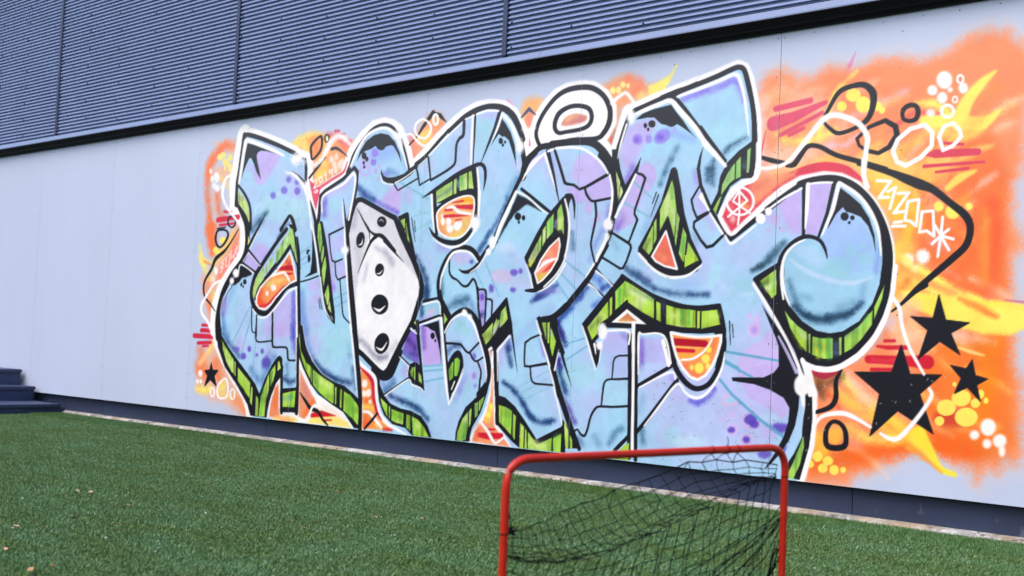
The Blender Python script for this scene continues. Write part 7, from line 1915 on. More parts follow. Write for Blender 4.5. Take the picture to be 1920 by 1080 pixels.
S 243 245 254 37 100 1 0|4384 702 26 4425 604 26 4444 532 23
S 243 245 254 37 100 1 0|4426 579 23 4471 466 23 4503 354 15
S 243 245 254 37 100 1 0|4456 812 8 4430 686 26
S 243 245 254 38 100 1 0|4336 823 19 4378 727 23
S 243 245 254 39 100 1 0|4122 1918 23 4193 1983 34 4280 2046 29
S 243 245 254 39 100 1 0|4106 1888 24 4183 1994 34 4282 2043 28
S 243 245 254 38 100 1 0|4282 2043 40 4342 1904 33 4378 1815 7
S 243 245 254 38 100 1 0|4307 2057 32 4351 2066 26
S 243 245 254 37 100 1 0|4371 2070 31 4493 2067 36 4594 2046 32 4711 1971 31 4782 1887 28
S 243 245 254 36 100 1 0|4796 1875 28 4821 1777 35 4816 1670 40 4801 1599 36
S 243 245 254 36 100 1 0|4784 1481 53 4757 1428 50 4726 1384 46
S 243 245 254 36 100 1 0|4764 1450 39 4720 1356 32
S 243 245 254 36 100 1 0|4702 1338 35 4642 1255 14
S 243 245 254 37 100 1 0|4459 1744 26 4488 1661 33 4502 1562 34 4491 1440 31 4474 1389 23
S 243 245 254 38 100 1 0|4493 1457 23 4472 1366 26 4410 1275 25 4318 1201 24
S 243 245 254 36 100 1 0|4719 1295 24 4792 1253 22 4848 1203 13
S 243 245 254 36 100 1 0|4671 1215 27 4721 1188 19 4767 1141 10
S 243 245 254 36 100 1 0|4632 960 18 4667 889 25 4701 806 21
S 243 245 254 36 100 1 0|4676 870 18 4718 764 21 4747 700 14
S 243 245 254 29 100 1 0|4730 854 36 4743 795 11
S 243 245 254 36 100 1 0|4783 873 21 4771 749 11
S 243 245 254 28 100 1 0|4815 936 26 4973 940 32 4981 862 24
S 243 245 254 24 100 1 0|5010 985 52 5016 814 41
S 243 245 254 24 100 1 0|5013 891 41 5024 592 38 5032 214 38
S 243 245 254 34 100 1 0|5051 881 20 5057 691 14
S 243 245 254 27 100 1 0|5053 754 20 5050 918 27 5080 923 22 5225 917 24 5277 763 29
S 243 245 254 33 100 1 0|5222 886 55 5265 751 45
S 243 245 254 34 100 1 0|5051 881 24 5055 691 10
S 243 245 254 27 100 1 0|5069 614 20 5277 711 25 5313 673 21
S 243 245 254 26 100 1 0|5630 837 15 5612 744 27 5565 655 29 5504 592 33 5446 576 35 5387 598 32 5340 647 30 5294 617 30 5204 506 27 5110 394 15
S 243 245 254 40 100 1 0|4978 2228 47 5069 2254 52 5138 2269 51 5214 2282 55 5276 2223 62 5387 2109 62 5469 2000 56 5526 1948 47
S 243 245 254 57 100 1 0|4909 2171 33 4871 2055 33 4853 1973 14
S 243 245 254 39 100 1 0|5462 2018 42 5556 1912 33
S 243 245 254 45 100 1 0|5263 2299 30 5418 2332 44 5546 2362 47 5639 2384 42 5676 2331 43 5708 2217 35 5736 2033 12
S 243 245 254 45 100 1 0|5456 2008 61 5536 1934 55 5594 1874 41
S 243 245 254 25 100 1 0|4988 1865 28 4925 1751 35 4851 1618 35
S 243 245 254 34 100 1 0|5029 1396 27 5084 1346 33
S 243 245 254 33 100 1 0|5039 1381 24 5133 1304 32 5216 1263 36 5284 1252 36 5376 1266 31 5459 1319 20
S 243 245 254 32 100 1 0|5445 1723 36 5497 1628 21
S 243 245 254 33 100 1 0|5435 1711 35 5497 1634 20
S 243 245 254 32 100 1 0|5505 1613 20 5590 1496 31
S 243 245 254 31 100 1 0|5607 1484 20 5643 1438 35 5698 1465 28 5769 1515 23 5799 1535 17
S 243 245 254 28 100 1 0|5799 1980 65 5801 1871 69 5784 1793 60 5718 1765 43 5645 1729 42 5606 1669 37 5573 1615 37 5572 1577 35 5642 1489 35 5719 1539 35 5838 1631 34 5948 1705 39 6025 1751 42
S 243 245 254 30 100 1 0|5880 1623 11 5949 1668 17 6026 1706 22
S 243 245 254 24 100 1 0|5872 1618 26 5966 1675 25 6064 1719 21
S 243 245 254 24 100 1 0|6100 1739 47 6097 1608 43 6091 1506 14
S 243 245 254 23 100 1 0|6097 1741 20 6172 1745 23 6237 1741 20
S 243 245 254 29 100 1 0|6274 1736 39 6244 1601 46 6187 1466 14
S 243 245 254 28 100 1 0|6280 1735 38 6380 1669 35 6451 1579 38 6495 1479 32 6511 1355 13
S 243 245 254 24 100 1 0|5976 1132 22 5962 1214 30 5961 1297 33 5983 1372 33 6034 1422 25 6093 1446 14
S 243 245 254 24 100 1 0|5965 1305 27 5975 1191 30 6011 1109 10
S 243 245 254 24 100 1 0|5966 1334 23 5968 1255 23 5986 1160 22 6014 1097 11
S 243 245 254 27 100 1 0|5792 1216 34 5873 1106 42 5948 996 41 6021 887 30 6076 780 33
S 206 196 246 35 90 1 0|5978 949 11 6039 862 29 6070 790 23
S 243 245 254 27 100 1 0|5953 988 17 6011 895 20 6077 773 36 6092 730 50
S 200 190 244 36 90 1 0|5954 932 22 6013 839 35 6064 747 40
S 243 245 254 29 100 1 0|6105 627 54 6110 562 35 6100 490 16
S 170 205 246 44 95 1 0|6102 561 46 6094 478 56 6070 411 43
S 243 245 254 26 100 1 0|6120 782 72 6148 712 56 6169 595 34 6169 448 31 6151 300 34 6107 181 33
S 243 245 254 25 100 1 0|6093 820 19 6124 787 53 6185 770 60 6244 769 60 6309 786 60 6410 850 60 6483 933 60 6537 1030 54 6571 1143 51 6583 1238 51 6588 1297 51
S 243 245 254 26 100 1 0|6096 811 49 6125 744 66 6146 634 49
S 243 245 254 28 100 1 0|2767 1676 5 2787 1684 14 2814 1667 5
S 243 245 254 28 100 1 0|2553 1507 5 2588 1517 30 2598 1553 6
S 243 245 254 28 100 1 0|2761 1300 4 2798 1300 22 2824 1324 5
S 243 245 254 28 100 1 0|2747 1057 4 2811 1036 43 2873 1072 5
S 243 245 254 27 100 1 0|2792 777 4 2855 760 38 2907 818 5
S 240 240 235 25 100 0 0|3553 518 17 3579 571 21
F 243 245 254 313 95 1 1|1864 2187 1852 2162 1817 2149 1772 2152 1735 2171 1718 2197 1730 2222 1766 2235 1811 2231 1848 2213
S 243 245 254 259 90 1 0|1767 2226 93 1841 2201 111 1891 2171 66
F 243 245 254 205 95 1 1|1953 1977 1949 1955 1936 1942 1918 1943 1903 1957 1896 1980 1899 2002 1912 2015 1930 2014 1945 1999
F 243 245 254 204 90 1 1|1983 1896 1980 1876 1966 1865 1949 1866 1934 1879 1927 1899 1931 1918 1944 1929 1961 1929 1977 1916
F 243 245 254 139 100 1 1|1124 1317 1119 1297 1100 1284 1075 1284 1054 1297 1044 1318 1050 1339 1069 1351 1094 1351 1115 1338
F 243 245 254 140 100 1 1|1065 1254 1060 1238 1047 1228 1028 1228 1013 1238 1006 1254 1010 1270 1024 1280 1042 1280 1058 1270
F 243 245 254 193 100 1 1|2449 1474 2443 1454 2423 1443 2397 1443 2375 1456 2366 1476 2372 1495 2392 1507 2418 1506 2440 1494
F 243 245 254 275 95 1 1|2952 2278 2946 2259 2926 2249 2901 2251 2880 2265 2870 2285 2877 2303 2897 2313 2922 2311 2943 2297
F 243 245 254 228 80 1 1|2977 2223 2974 2198 2961 2184 2945 2185 2931 2202 2924 2227 2928 2252 2940 2266 2956 2265 2970 2248
F 243 245 254 198 95 1 1|4107 2105 4102 2076 4086 2060 4065 2062 4047 2081 4039 2110 4044 2138 4060 2155 4081 2153 4099 2134
F 243 245 254 207 96 1 1|3748 1625 3742 1596 3722 1579 3697 1580 3675 1599 3666 1629 3672 1658 3691 1675 3717 1674 3738 1655
F 243 245 254 104 100 1 1|3666 1032 3663 1019 3651 1011 3637 1011 3625 1019 3619 1032 3623 1045 3634 1053 3649 1053 3661 1045
F 243 245 254 103 100 1 1|3712 1002 3709 991 3701 985 3689 984 3680 991 3676 1002 3679 1012 3687 1019 3698 1019 3708 1013
F 243 245 254 162 97 1 1|3896 1492 3892 1468 3877 1454 3858 1455 3841 1470 3834 1494 3838 1517 3853 1531 3873 1531 3889 1516
F 243 245 254 81 97 1 1|3855 1431 3852 1418 3842 1410 3828 1410 3817 1419 3812 1432 3815 1446 3826 1454 3839 1454 3851 1445
F 243 245 254 143 98 1 1|4835 1573 4829 1552 4811 1539 4789 1540 4769 1554 4761 1576 4767 1597 4785 1610 4808 1609 4827 1595
F 243 245 254 107 95 1 1|4813 1501 4810 1486 4801 1477 4789 1478 4779 1487 4775 1502 4778 1517 4787 1525 4799 1525 4809 1516
F 243 245 254 125 97 1 1|4819 934 4814 906 4797 888 4775 887 4757 904 4749 933 4754 961 4771 979 4793 980 4811 962
F 243 245 254 107 95 1 1|4790 848 4786 832 4776 823 4762 822 4750 831 4745 846 4749 862 4760 872 4773 872 4785 863
F 243 245 254 212 97 1 1|4972 2212 4966 2187 4950 2173 4929 2175 4910 2193 4903 2219 4908 2245 4925 2259 4946 2257 4964 2239
F 243 245 254 37 100 1 1|5855 1568 5850 1550 5835 1540 5816 1541 5801 1552 5795 1570 5800 1588 5814 1598 5833 1598 5848 1586
F 243 245 254 37 100 1 1|5893 1605 5890 1593 5879 1586 5865 1586 5854 1595 5849 1607 5853 1620 5864 1627 5877 1627 5889 1618
F 243 245 254 64 100 1 1|6141 682 6134 648 6112 626 6085 625 6062 644 6053 677 6060 711 6082 733 6109 734 6132 715
S 176 176 180 14 95 0 0|6141 584 9 6137 580 6
S 176 176 180 14 95 0 0|6141 514 9 6139 510 6
S 176 176 180 14 95 0 0|6137 348 9 6129 341 6
S 176 176 180 14 95 0 0|6222 688 9 6230 679 6
S 176 176 180 14 95 0 0|6232 458 9 6237 454 6
S 176 176 180 14 95 0 0|6303 349 9 6304 344 6
S 176 176 180 14 95 0 0|6336 298 9 6331 294 5
S 176 176 180 13 95 0 0|6766 748 8 6762 738 5
S 176 176 180 13 95 0 0|6785 741 8 6790 732 5
S 176 176 180 13 95 0 0|6682 715 9 6687 711 5
S 176 176 180 13 95 0 0|6608 627 9 6605 619 5
S 176 176 180 13 95 0 0|6678 636 9 6682 627 5
S 176 176 180 14 95 0 0|6526 613 9 6532 611 5
S 176 176 180 14 95 0 0|6509 514 9 6511 506 6
S 176 176 180 13 95 0 0|6781 666 8 6781 662 5
S 176 176 180 13 95 0 0|6815 681 8 6814 677 5
S 176 176 180 13 95 0 0|6807 662 8 6814 653 5
S 176 176 180 13 95 0 0|6847 762 8 6847 757 5
S 70 84 110 15 60 0 0|5916 438 4 5926 432 6
S 70 84 110 16 60 0 0|5592 505 4 5595 507 6
S 70 84 110 16 60 0 0|5293 551 4 5302 560 7
S 70 84 110 17 60 0 0|5199 349 4 5193 348 6
S 70 84 110 16 60 0 0|5560 545 4 5573 551 6
S 70 84 110 16 60 0 0|5508 625 4 5511 629 6
S 70 84 110 16 60 0 0|5472 300 4 5467 298 6
S 70 84 110 15 60 0 0|5904 705 3 5892 709 6
S 70 84 110 15 60 0 0|5804 404 4 5797 407 6
S 70 84 110 16 60 0 0|5311 459 4 5298 455 6
S 70 84 110 15 60 0 0|5913 221 4 5920 214 6
S 70 84 110 17 60 0 0|5166 553 4 5179 549 6
S 70 84 110 16 60 0 0|5522 189 4 5526 183 7
S 70 84 110 16 60 0 0|5406 626 4 5404 632 7
S 70 84 110 16 60 0 0|5498 175 4 5493 184 7
S 70 84 110 17 60 0 0|5186 627 4 5195 630 6
S 70 84 110 16 60 0 0|5401 682 4 5414 684 6
S 70 84 110 16 60 0 0|5328 701 4 5315 707 6
S 70 84 110 15 60 0 0|5724 668 3 5712 667 6
S 70 84 110 16 60 0 0|5386 143 4 5376 141 6
S 70 84 110 15 60 0 0|5807 523 3 5820 524 6
S 70 84 110 16 60 0 0|5366 492 4 5353 493 6
S 70 84 110 16 60 0 0|5383 207 4 5393 208 6
S 70 84 110 17 60 0 0|5177 575 4 5169 580 7
S 70 84 110 16 60 0 0|5368 217 4 5358 224 7
S 70 84 110 15 60 0 0|5931 443 3 5943 445 6
S 70 84 110 15 60 0 0|5912 391 4 5919 387 6
S 70 84 110 16 60 0 0|5573 693 4 5566 686 6
S 70 84 110 15 60 0 0|5916 238 3 5912 235 6
S 70 84 110 15 60 0 0|5832 391 3 5840 391 6
S 70 84 110 15 60 0 0|5718 357 4 5712 349 6
S 70 84 110 15 60 0 0|5943 722 4 5955 714 6
S 70 84 110 15 60 0 0|5715 728 4 5726 735 6
S 70 84 110 15 60 0 0|5964 388 4 5953 393 6
S 70 84 110 15 60 0 0|5699 423 4 5706 416 6
S 70 84 110 16 60 0 0|5336 736 4 5348 745 6
S 70 84 110 15 60 0 0|5882 695 4 5890 691 6
S 70 84 110 15 60 0 0|5892 448 3 5901 454 6
S 70 84 110 15 60 0 0|5724 563 4 5734 559 6
S 70 84 110 16 60 0 0|5564 437 4 5551 445 6
S 70 84 110 16 60 0 0|5665 467 4 5674 466 6
S 70 84 110 17 60 0 0|5275 515 4 5283 515 6
S 70 84 110 17 60 0 0|5173 218 4 5182 227 6
S 70 84 110 16 60 0 0|5620 527 4 5628 530 6
S 70 84 110 16 60 0 0|5361 446 4 5374 454 6
S 70 84 110 17 60 0 0|5260 357 4 5271 358 6
S 70 84 110 16 60 0 0|5540 241 4 5547 249 6
S 70 84 110 15 60 0 0|5888 650 4 5883 644 6
S 70 84 110 16 60 0 0|5529 275 4 5520 267 6
S 70 84 110 16 60 0 0|5303 646 4 5303 649 7
S 70 84 110 16 60 0 0|5630 222 4 5636 231 6
S 70 84 110 16 60 0 0|5430 416 4 5429 412 7
S 70 84 110 16 60 0 0|5565 703 4 5558 696 6
S 70 84 110 16 60 0 0|5473 288 4 5487 287 6
S 70 84 110 15 60 0 0|5734 402 4 5729 395 6
S 70 84 110 16 60 0 0|5569 212 4 5564 205 6
S 70 84 110 15 60 0 0|5821 407 4 5820 413 6
S 70 84 110 15 60 0 0|5804 550 4 5808 556 6
S 70 84 110 17 60 0 0|5220 645 4 5228 651 6
S 70 84 110 15 60 0 0|5907 551 4 5909 553 6
S 70 84 110 16 60 0 0|5678 698 4 5675 690 7
S 70 84 110 16 60 0 0|5318 342 4 5313 345 7
S 70 84 110 17 60 0 0|5163 718 4 5177 712 6
S 70 84 110 15 60 0 0|5837 297 3 5848 304 6
S 70 84 110 16 60 0 0|5656 462 4 5659 455 7
S 70 84 110 15 60 0 0|5808 203 3 5798 199 6
S 70 84 110 15 60 0 0|5735 324 4 5739 319 7
S 70 84 110 16 60 0 0|5431 189 4 5428 187 6
S 70 84 110 15 60 0 0|5909 363 4 5904 367 6
S 70 84 110 16 60 0 0|5444 369 4 5458 363 6
"""

def spline(P, W, closed, n=5):
    """Catmull-Rom through the traced points, widths interpolated along."""
    N = len(P)
    if N < 3:
        return P, W
    idx = np.arange(N)
    def at(i):
        return P[i % N] if closed else P[np.clip(i, 0, N - 1)]
    out, wout = [], []
    for i in range(N if closed else N - 1):
        p0, p1, p2, p3 = at(i - 1), at(i), at(i + 1), at(i + 2)
        for k in range(n):
            t = k / n
            out.append(0.5 * (2 * p1 + (p2 - p0) * t + (2 * p0 - 5 * p1 + 4 * p2 - p3) * t * t + (3 * p1 - p0 - 3 * p2 + p3) * t ** 3))
            if W is not None:
                wout.append(W[i] * (1 - t) + W[(i + 1) % N] * t)
    if not closed:
        out.append(P[-1])
        if W is not None:
            wout.append(W[-1])
    return np.array(out), (np.array(wout) if W is not None else None)


def window(xs, zs, x0, x1, z0, z1):
    return (np.searchsorted(xs, x0), np.searchsorted(xs, x1), np.searchsorted(zs, z0), np.searchsorted(zs, z1))


def cover_stroke(xs, zs, P, W, soft, closed):
    """coverage of a brush stroke with round caps and varying width"""
    m = W.max() / 2 + soft + 0.006
    a, b, c, d = window(xs, zs, P[:, 0].min() - m, P[:, 0].max() + m, P[:, 1].min() - m, P[:, 1].max() + m)
    if b <= a or d <= c:
        return None
    cov = np.zeros((d - c, b - a), np.float32)
    n = len(P)
    for i in range(n if closed else n - 1):
        p, q = P[i], P[(i + 1) % n]
        r0, r1 = W[i] / 2, W[(i + 1) % n] / 2
        mm = max(r0, r1) + soft + 0.006
        e, f, g, h = window(xs, zs, min(p[0], q[0]) - mm, max(p[0], q[0]) + mm, min(p[1], q[1]) - mm, max(p[1], q[1]) + mm)
        e, f, g, h = max(e, a), min(f, b), max(g, c), min(h, d)
        if f <= e or h <= g:
            continue
        X = xs[None, e:f]
        Z = zs[g:h, None]
        v = q - p
        L = v @ v
        t = np.clip(((X - p[0]) * v[0] + (Z - p[1]) * v[1]) / L, 0, 1) if L > 1e-12 else np.zeros((h - g, f - e))
        dist = np.hypot(X - p[0] - t * v[0], Z - p[1] - t * v[1])
        k = 0.5 + (r0 + (r1 - r0) * t - dist) / (2 * soft)
        sub = cov[g - c:h - c, e - a:f - a]
        np.maximum(sub, np.clip(k, 0, 1), out=sub)
    return a, b, c, d, cov


def cover_fill(xs, zs, P, soft):
    """coverage of a filled outline with a soft edge"""
    m = soft + 0.006
    a, b, c, d = window(xs, zs, P[:, 0].min() - m, P[:, 0].max() + m, P[:, 1].min() - m, P[:, 1].max() + m)
    if b <= a or d <= c:
        return None
    X, Z = xs[a:b], zs[c:d]
    ins = np.zeros((d - c, b - a), bool)
    dist = np.full((d - c, b - a), 2 * soft + 0.01, np.float32)
    n = len(P)
    for i in range(n):
        p, q = P[i], P[(i + 1) % n]
        if p[1] != q[1]:
            lo, hi = (p, q) if p[1] < q[1] else (q, p)
            g, h = np.searchsorted(Z, lo[1]), np.searchsorted(Z, hi[1])
            if h > g:
                xc = lo[0] + (Z[g:h] - lo[1]) * (hi[0] - lo[0]) / (hi[1] - lo[1])
                ins[g:h] ^= X[None, :] < xc[:, None]
        e, f, g, h = window(X, Z, min(p[0], q[0]) - m, max(p[0], q[0]) + m, min(p[1], q[1]) - m, max(p[1], q[1]) + m)
        if f <= e or h <= g:
            continue
        v = q - p
        L = v @ v
        XX, ZZ = X[None, e:f], Z[g:h, None]
        t = np.clip(((XX - p[0]) * v[0] + (ZZ - p[1]) * v[1]) / L, 0, 1) if L > 1e-12 else 0.0
        dd = np.hypot(XX - p[0] - t * v[0], ZZ - p[1] - t * v[1])
        sub = dist[g:h, e:f]
        np.minimum(sub, dd, out=sub)
    return a, b, c, d, np.clip(0.5 + np.where(ins, dist, -dist) / (2 * soft), 0, 1).astype(np.float32)

def value_noise(xs, zs, cell, seed, cellz=None):
    """smooth random field over the wall, cell in metres"""
    rg = np.random.default_rng(seed)
    gx, gz = (xs - xs[0]) / cell, (zs - zs[0]) / (cellz or cell)
    g = rg.random((int(gz[-1]) + 3, int(gx[-1]) + 3)).astype(np.float32)
    i, j = gx.astype(int), gz.astype(int)
    fx, fz = (gx - i).astype(np.float32), (gz - j).astype(np.float32)
    fx, fz = (fx * fx * (3 - 2 * fx))[None, :], (fz * fz * (3 - 2 * fz))[:, None]
    a = g[j][:, i] * (1 - fx) + g[j][:, i + 1] * fx
    b = g[j + 1][:, i] * (1 - fx) + g[j + 1][:, i + 1] * fx
    return a * (1 - fz) + b * fz


def paint_canvas(xs, zs, ops, wall_rgb):
    img = np.zeros((len(zs), len(xs), 3), np.float32) + np.array(wall_rgb, np.float32)
    alpha = np.zeros((len(zs), len(xs)), np.float32)
    n1, n2, n3 = value_noise(xs, zs, .30, 1), value_noise(xs, zs, .11, 2), value_noise(xs, zs, .035, 3)
    speck = np.random.default_rng(5).random((len(zs), len(xs)), dtype=np.float32)
    streak = value_noise(xs, zs, .014, 6, .45)
    patch = value_noise(xs, zs, .09, 7, .07)
    edge = (n3 - .5) * .45 + (speck - .5) * .75
    for kind, col, P, W, soft, a, smooth, closed in ops:
        if smooth:
            P, W = spline(P, W, closed)
        s = max(soft, .0022)
        spray = s > .008
        if spray and kind == 'S':
            s = s * 1.6
        r = cover_stroke(xs, zs, P, W, s, closed) if kind == 'S' else cover_fill(xs, zs, P, s)
        if r is None:
            continue
        i0, i1, j0, j1, cov = r
        if spray:
            cov = np.clip(cov + edge[j0:j1, i0:i1] * 2.2 * cov * (1 - cov), 0, 1)
            cov = cov * cov * (3 - 2 * cov)
            if kind == 'S' and a < .96:           # hand-held can: patchy along the pass
                cov = cov * np.clip(.62 + .5 * n3[j0:j1, i0:i1] + .5 * (n2[j0:j1, i0:i1] - .3), .25, 1.1)
        cov = np.clip(cov * a, 0, 1)
        c = np.array(col, np.float32)
        if kind == 'F' and tuple(col) == (162, 205, 243):
            # the letters' first coat is uneven: cyan, sky and lavender passes
            t = np.clip((n1[j0:j1, i0:i1] - .50) * 1.5, 0, 1)[..., None]
            u = np.clip((n2[j0:j1, i0:i1] - .5) * 1.6, 0, 1)[..., None]
            c = c * (1 - t) + np.array((182, 188, 244), np.float32) * t
            c = c * (1 - u) + np.array((160, 208, 240), np.float32) * u
        if kind == 'F' and col[1] > col[0] + 12 and col[1] > col[2] + 55:
            # green sides: vertical pulls of darker and paler can, darker patches
            q = streak[j0:j1, i0:i1, None]
            w = patch[j0:j1, i0:i1, None]
            c = c * (1 - .26 * np.clip((q - .62) * 3.2, 0, 1)) * (1 - .20 * np.clip((.36 - w) * 3, 0, 1))
            k = .55 * np.clip((w - .62) * 3, 0, 1)
            c = c * (1 - k) + np.array((222, 236, 176), np.float32) * k
        cov = cov[..., None]
        img[j0:j1, i0:i1] = img[j0:j1, i0:i1] * (1 - cov) + c * cov
        al = alpha[j0:j1, i0:i1]
        np.maximum(al, cov[..., 0], out=al)
    # brush and spray unevenness over all paint
    m = alpha[..., None]
    img *= 1 + m * ((n2 - .5) * .05 + (n3 - .5) * .04 + (speck - .5) * .03)[..., None]
    return img, alpha


def read_strokes():
    ops = []
    for ln in STROKES.strip().split('\n'):
        h, p = ln.split('|')
        k, r, gg, b, s, a, sm, cl = h.split()
        d = np.array([int(q) for q in p.split()], float)
        if k == 'S':
            d = d.reshape(-1, 3)
            W = d[:, 2] / 2000.0
        else:
            d = d.reshape(-1, 2)
            W = None
        P = np.c_[d[:, 0] / 1000.0 - 9.0, d[:, 1] / 1000.0]
        ops.append((k, (int(r), int(gg), int(b)), P, W, int(s) / 10000.0, int(a) / 100.0, int(sm), cl == '1'))
    return ops


def film_columns(x0, x1):
    """columns of the paint film, denser towards the near end, broken at every sheet joint"""
    xs, cut = [], []
    edges = [x0] + [j for j in joints if x0 < j < x1] + [x1]
    for a, b in zip(edges[:-1], edges[1:]):
        ga = GAP.get(round(a, 4), 0) / 2 + .0004
        gb = GAP.get(round(b, 4), 0) / 2 + .0004
        step = .0044 + .0026 * min(max((-(a + b) / 2 - 2.0) / 6.5, 0), 1)
        n = int((b - a) / step) + 1
        xs += list(np.linspace(a + ga, b - gb, n))
        cut.append(len(xs) - 1)
    return np.array(xs), set(cut)


FX, CUT = film_columns(-8.72, -1.724)
FZ = np.arange(Z_BOT + .0005, Z_TOP - .02, .0044)
canvas, alpha = paint_canvas(FX, FZ, read_strokes(), WALL_RGB)
nx, nz = len(FX), len(FZ)
rgbl = (lin(np.clip(canvas, 0, 255)) / WHITE_REF * .80).astype(np.float32)


def region(P):
    """mask of the film cells inside an outline given in wall millimetres"""
    P = np.array(P, float).reshape(-1, 2) / 1000.0 + np.array((-9.0, 0.0))
    r = cover_fill(FX, FZ, P, .001)
    msk = np.zeros((nz, nx), bool)
    a, b, c, d, cov = r
    msk[c:d, a:b] = cov > .5
    return msk[:-1, :-1]


REGIONS = [
    ('letter', 'sky-blue first letter with pointed ear-like corner and green underside', [999, 2509, 1939, 2258, 2109, 1679, 2388, 2024, 2478, 1587, 2580, 810, 2671, 181, 1024, 164, 754, 1111, 1043, 1589]),
    ('letter', 'sky-blue middle letters with arches, boxed panels and green eye shapes', [2418, 2022, 2652, 2416, 3049, 2283, 3055, 2026, 3412, 2324, 3846, 2424, 4108, 2258, 4121, 2015, 4441, 2159, 4772, 2130, 4827, 1963, 4876, 1575, 4805, 1417, 4575, 1128, 4294, 993, 4580, 187, 3973, 149, 3393, 151, 2918, 167, 2692, 205, 2580, 810]),
    ('letter', 'sky-blue last letter with a big ball-ended curl and black blade shapes', [4827, 1963, 4884, 2281, 5708, 2463, 5808, 1949, 5731, 1808, 5642, 1487, 6053, 1759, 6353, 1740, 6546, 1432, 6540, 1137, 6379, 810, 6084, 770, 6166, 580, 6103, 165, 4663, 163, 4580, 187, 4294, 993, 4805, 1417]),
    ('ring', 'white ring with thick dark outline and small pink centre', [4174, 2179, 4202, 2260, 4260, 2338, 4345, 2412, 4439, 2450, 4559, 2455, 4661, 2436, 4754, 2373, 4807, 2281, 4807, 2195, 4765, 2126, 4701, 2092, 4491, 2100, 4318, 2076, 4229, 2077, 4193, 2114]),
    ('die', 'tall white die face with black pips', [2469, 1835, 2510, 1870, 2552, 1872, 2689, 1816, 2811, 1762, 2936, 1712, 2968, 1663, 3013, 1586, 3081, 1490, 3155, 1391, 3229, 1266, 3249, 1204, 3242, 1135, 3172, 949, 3055, 776, 2937, 588, 2892, 558, 2845, 568, 2784, 604, 2648, 690, 2585, 720, 2559, 837, 2538, 950, 2483, 1214, 2405, 1606, 2438, 1746]),
    ('star', 'smallest solid black star near the lower left end', [810, 593, 839, 528, 914, 527, 861, 480, 904, 392, 808, 442, 729, 385, 767, 476, 720, 516, 790, 526]),
    ('star', 'largest solid black star, over red bars', [6628, 914, 6678, 768, 6836, 771, 6730, 671, 6803, 476, 6618, 579, 6474, 440, 6520, 659, 6381, 765, 6580, 774]),
    ('star', 'upper solid black star below the yellow swath', [6810, 1162, 6846, 1037, 6964, 1024, 6874, 971, 6921, 866, 6819, 929, 6712, 836, 6758, 983, 6668, 1051, 6783, 1043]),
    ('star', 'small tilted black star above yellow bubbles', [6978, 851, 6994, 775, 7053, 760, 7002, 728, 7021, 649, 6955, 715, 6894, 680, 6925, 757, 6871, 820, 6950, 806])]
owner = np.zeros((nz - 1, nx - 1), np.int32)
owner[alpha[:-1, :-1] < .004] = -1
owner[:, sorted(c for c in CUT if c < nx - 1)] = -1
for i, (nm, lb, P) in enumerate(REGIONS):
    msk = region(P) & (owner >= 0)
    owner[msk] = i + 1


def islands(mask, f=3, least=120):
    """separate painted clouds: label connected cells on a coarse copy of the film"""
    h, w = mask.shape
    hp, wp = -(-h // f), -(-w // f)
    pad = np.zeros((hp * f, wp * f), bool)
    pad[:h, :w] = mask
    m_ = pad.reshape(hp, f, wp, f).any((1, 3))
    lab = np.where(m_, np.arange(1, hp * wp + 1).reshape(hp, wp), 0)
    while True:
        new = lab.copy()
        for ax_, sh_ in ((0, 1), (0, -1), (1, 1), (1, -1)):
            r_ = np.roll(lab, sh_, ax_)
            if ax_ == 0:
                r_[0 if sh_ == 1 else -1, :] = 0
            else:
                r_[:, 0 if sh_ == 1 else -1] = 0
            new = np.maximum(new, r_)
        new[~m_] = 0
        if (new == lab).all():
            break
        lab = new
    ids, cnt = np.unique(lab[lab > 0], return_counts=True)
    order = [i for i, c in sorted(zip(ids, cnt), key=lambda q: -q[1]) if c * f * f > least]
    full = np.repeat(np.repeat(lab, f, 0), f, 1)[:h, :w]
    return [mask & (full == i) for i in order]


clouds = islands(owner == 0)
for q, msk in enumerate(clouds[1:]):
    owner[msk] = 100 + q


def film_piece(name, idx):
    jj, ii = np.nonzero(owner == idx)
    q = np.stack([jj * nx + ii, jj * nx + ii + 1, (jj + 1) * nx + ii + 1, (jj + 1) * nx + ii], 1)
    used, inv = np.unique(q.ravel(), return_inverse=True)
    me = bpy.data.meshes.new(name)
    me.vertices.add(len(used))
    co = np.empty((len(used), 3), np.float32)
    co[:, 0] = FX[used % nx]
    co[:, 1] = -.00025
    co[:, 2] = FZ[used // nx]
    me.vertices.foreach_set('co', co.ravel())
    nf = len(q)
    me.loops.add(nf * 4)
    me.loops.foreach_set('vertex_index', inv.astype(np.int32))
    me.polygons.add(nf)
    me.polygons.foreach_set('loop_start', np.arange(nf, dtype=np.int32) * 4)
    me.update(calc_edges=True)
    at = me.color_attributes.new('paint', 'FLOAT_COLOR', 'POINT')
    col = np.ones((len(used), 4), np.float32)
    col[:, :3] = rgbl.reshape(-1, 3)[used]
    at.data.foreach_set('color', col.ravel())
    me.materials.append(M_FILM)
    o = bpy.data.objects.new(name, me)
    COL.objects.link(o)
    return o


mural = adopt(film_piece('graffiti_mural', 0), bld)
mural['label'] = 'orange, yellow and pink spray clouds with black loops and white tags behind the lettering'
bpy.context.view_layer.update()
for i, (nm, lb, P) in enumerate(REGIONS):
    o = adopt(film_piece(nm, i + 1), mural)
    o['label'] = lb

for q in range(len(clouds) - 1):
    adopt(film_piece('spray_cloud', 100 + q), mural)

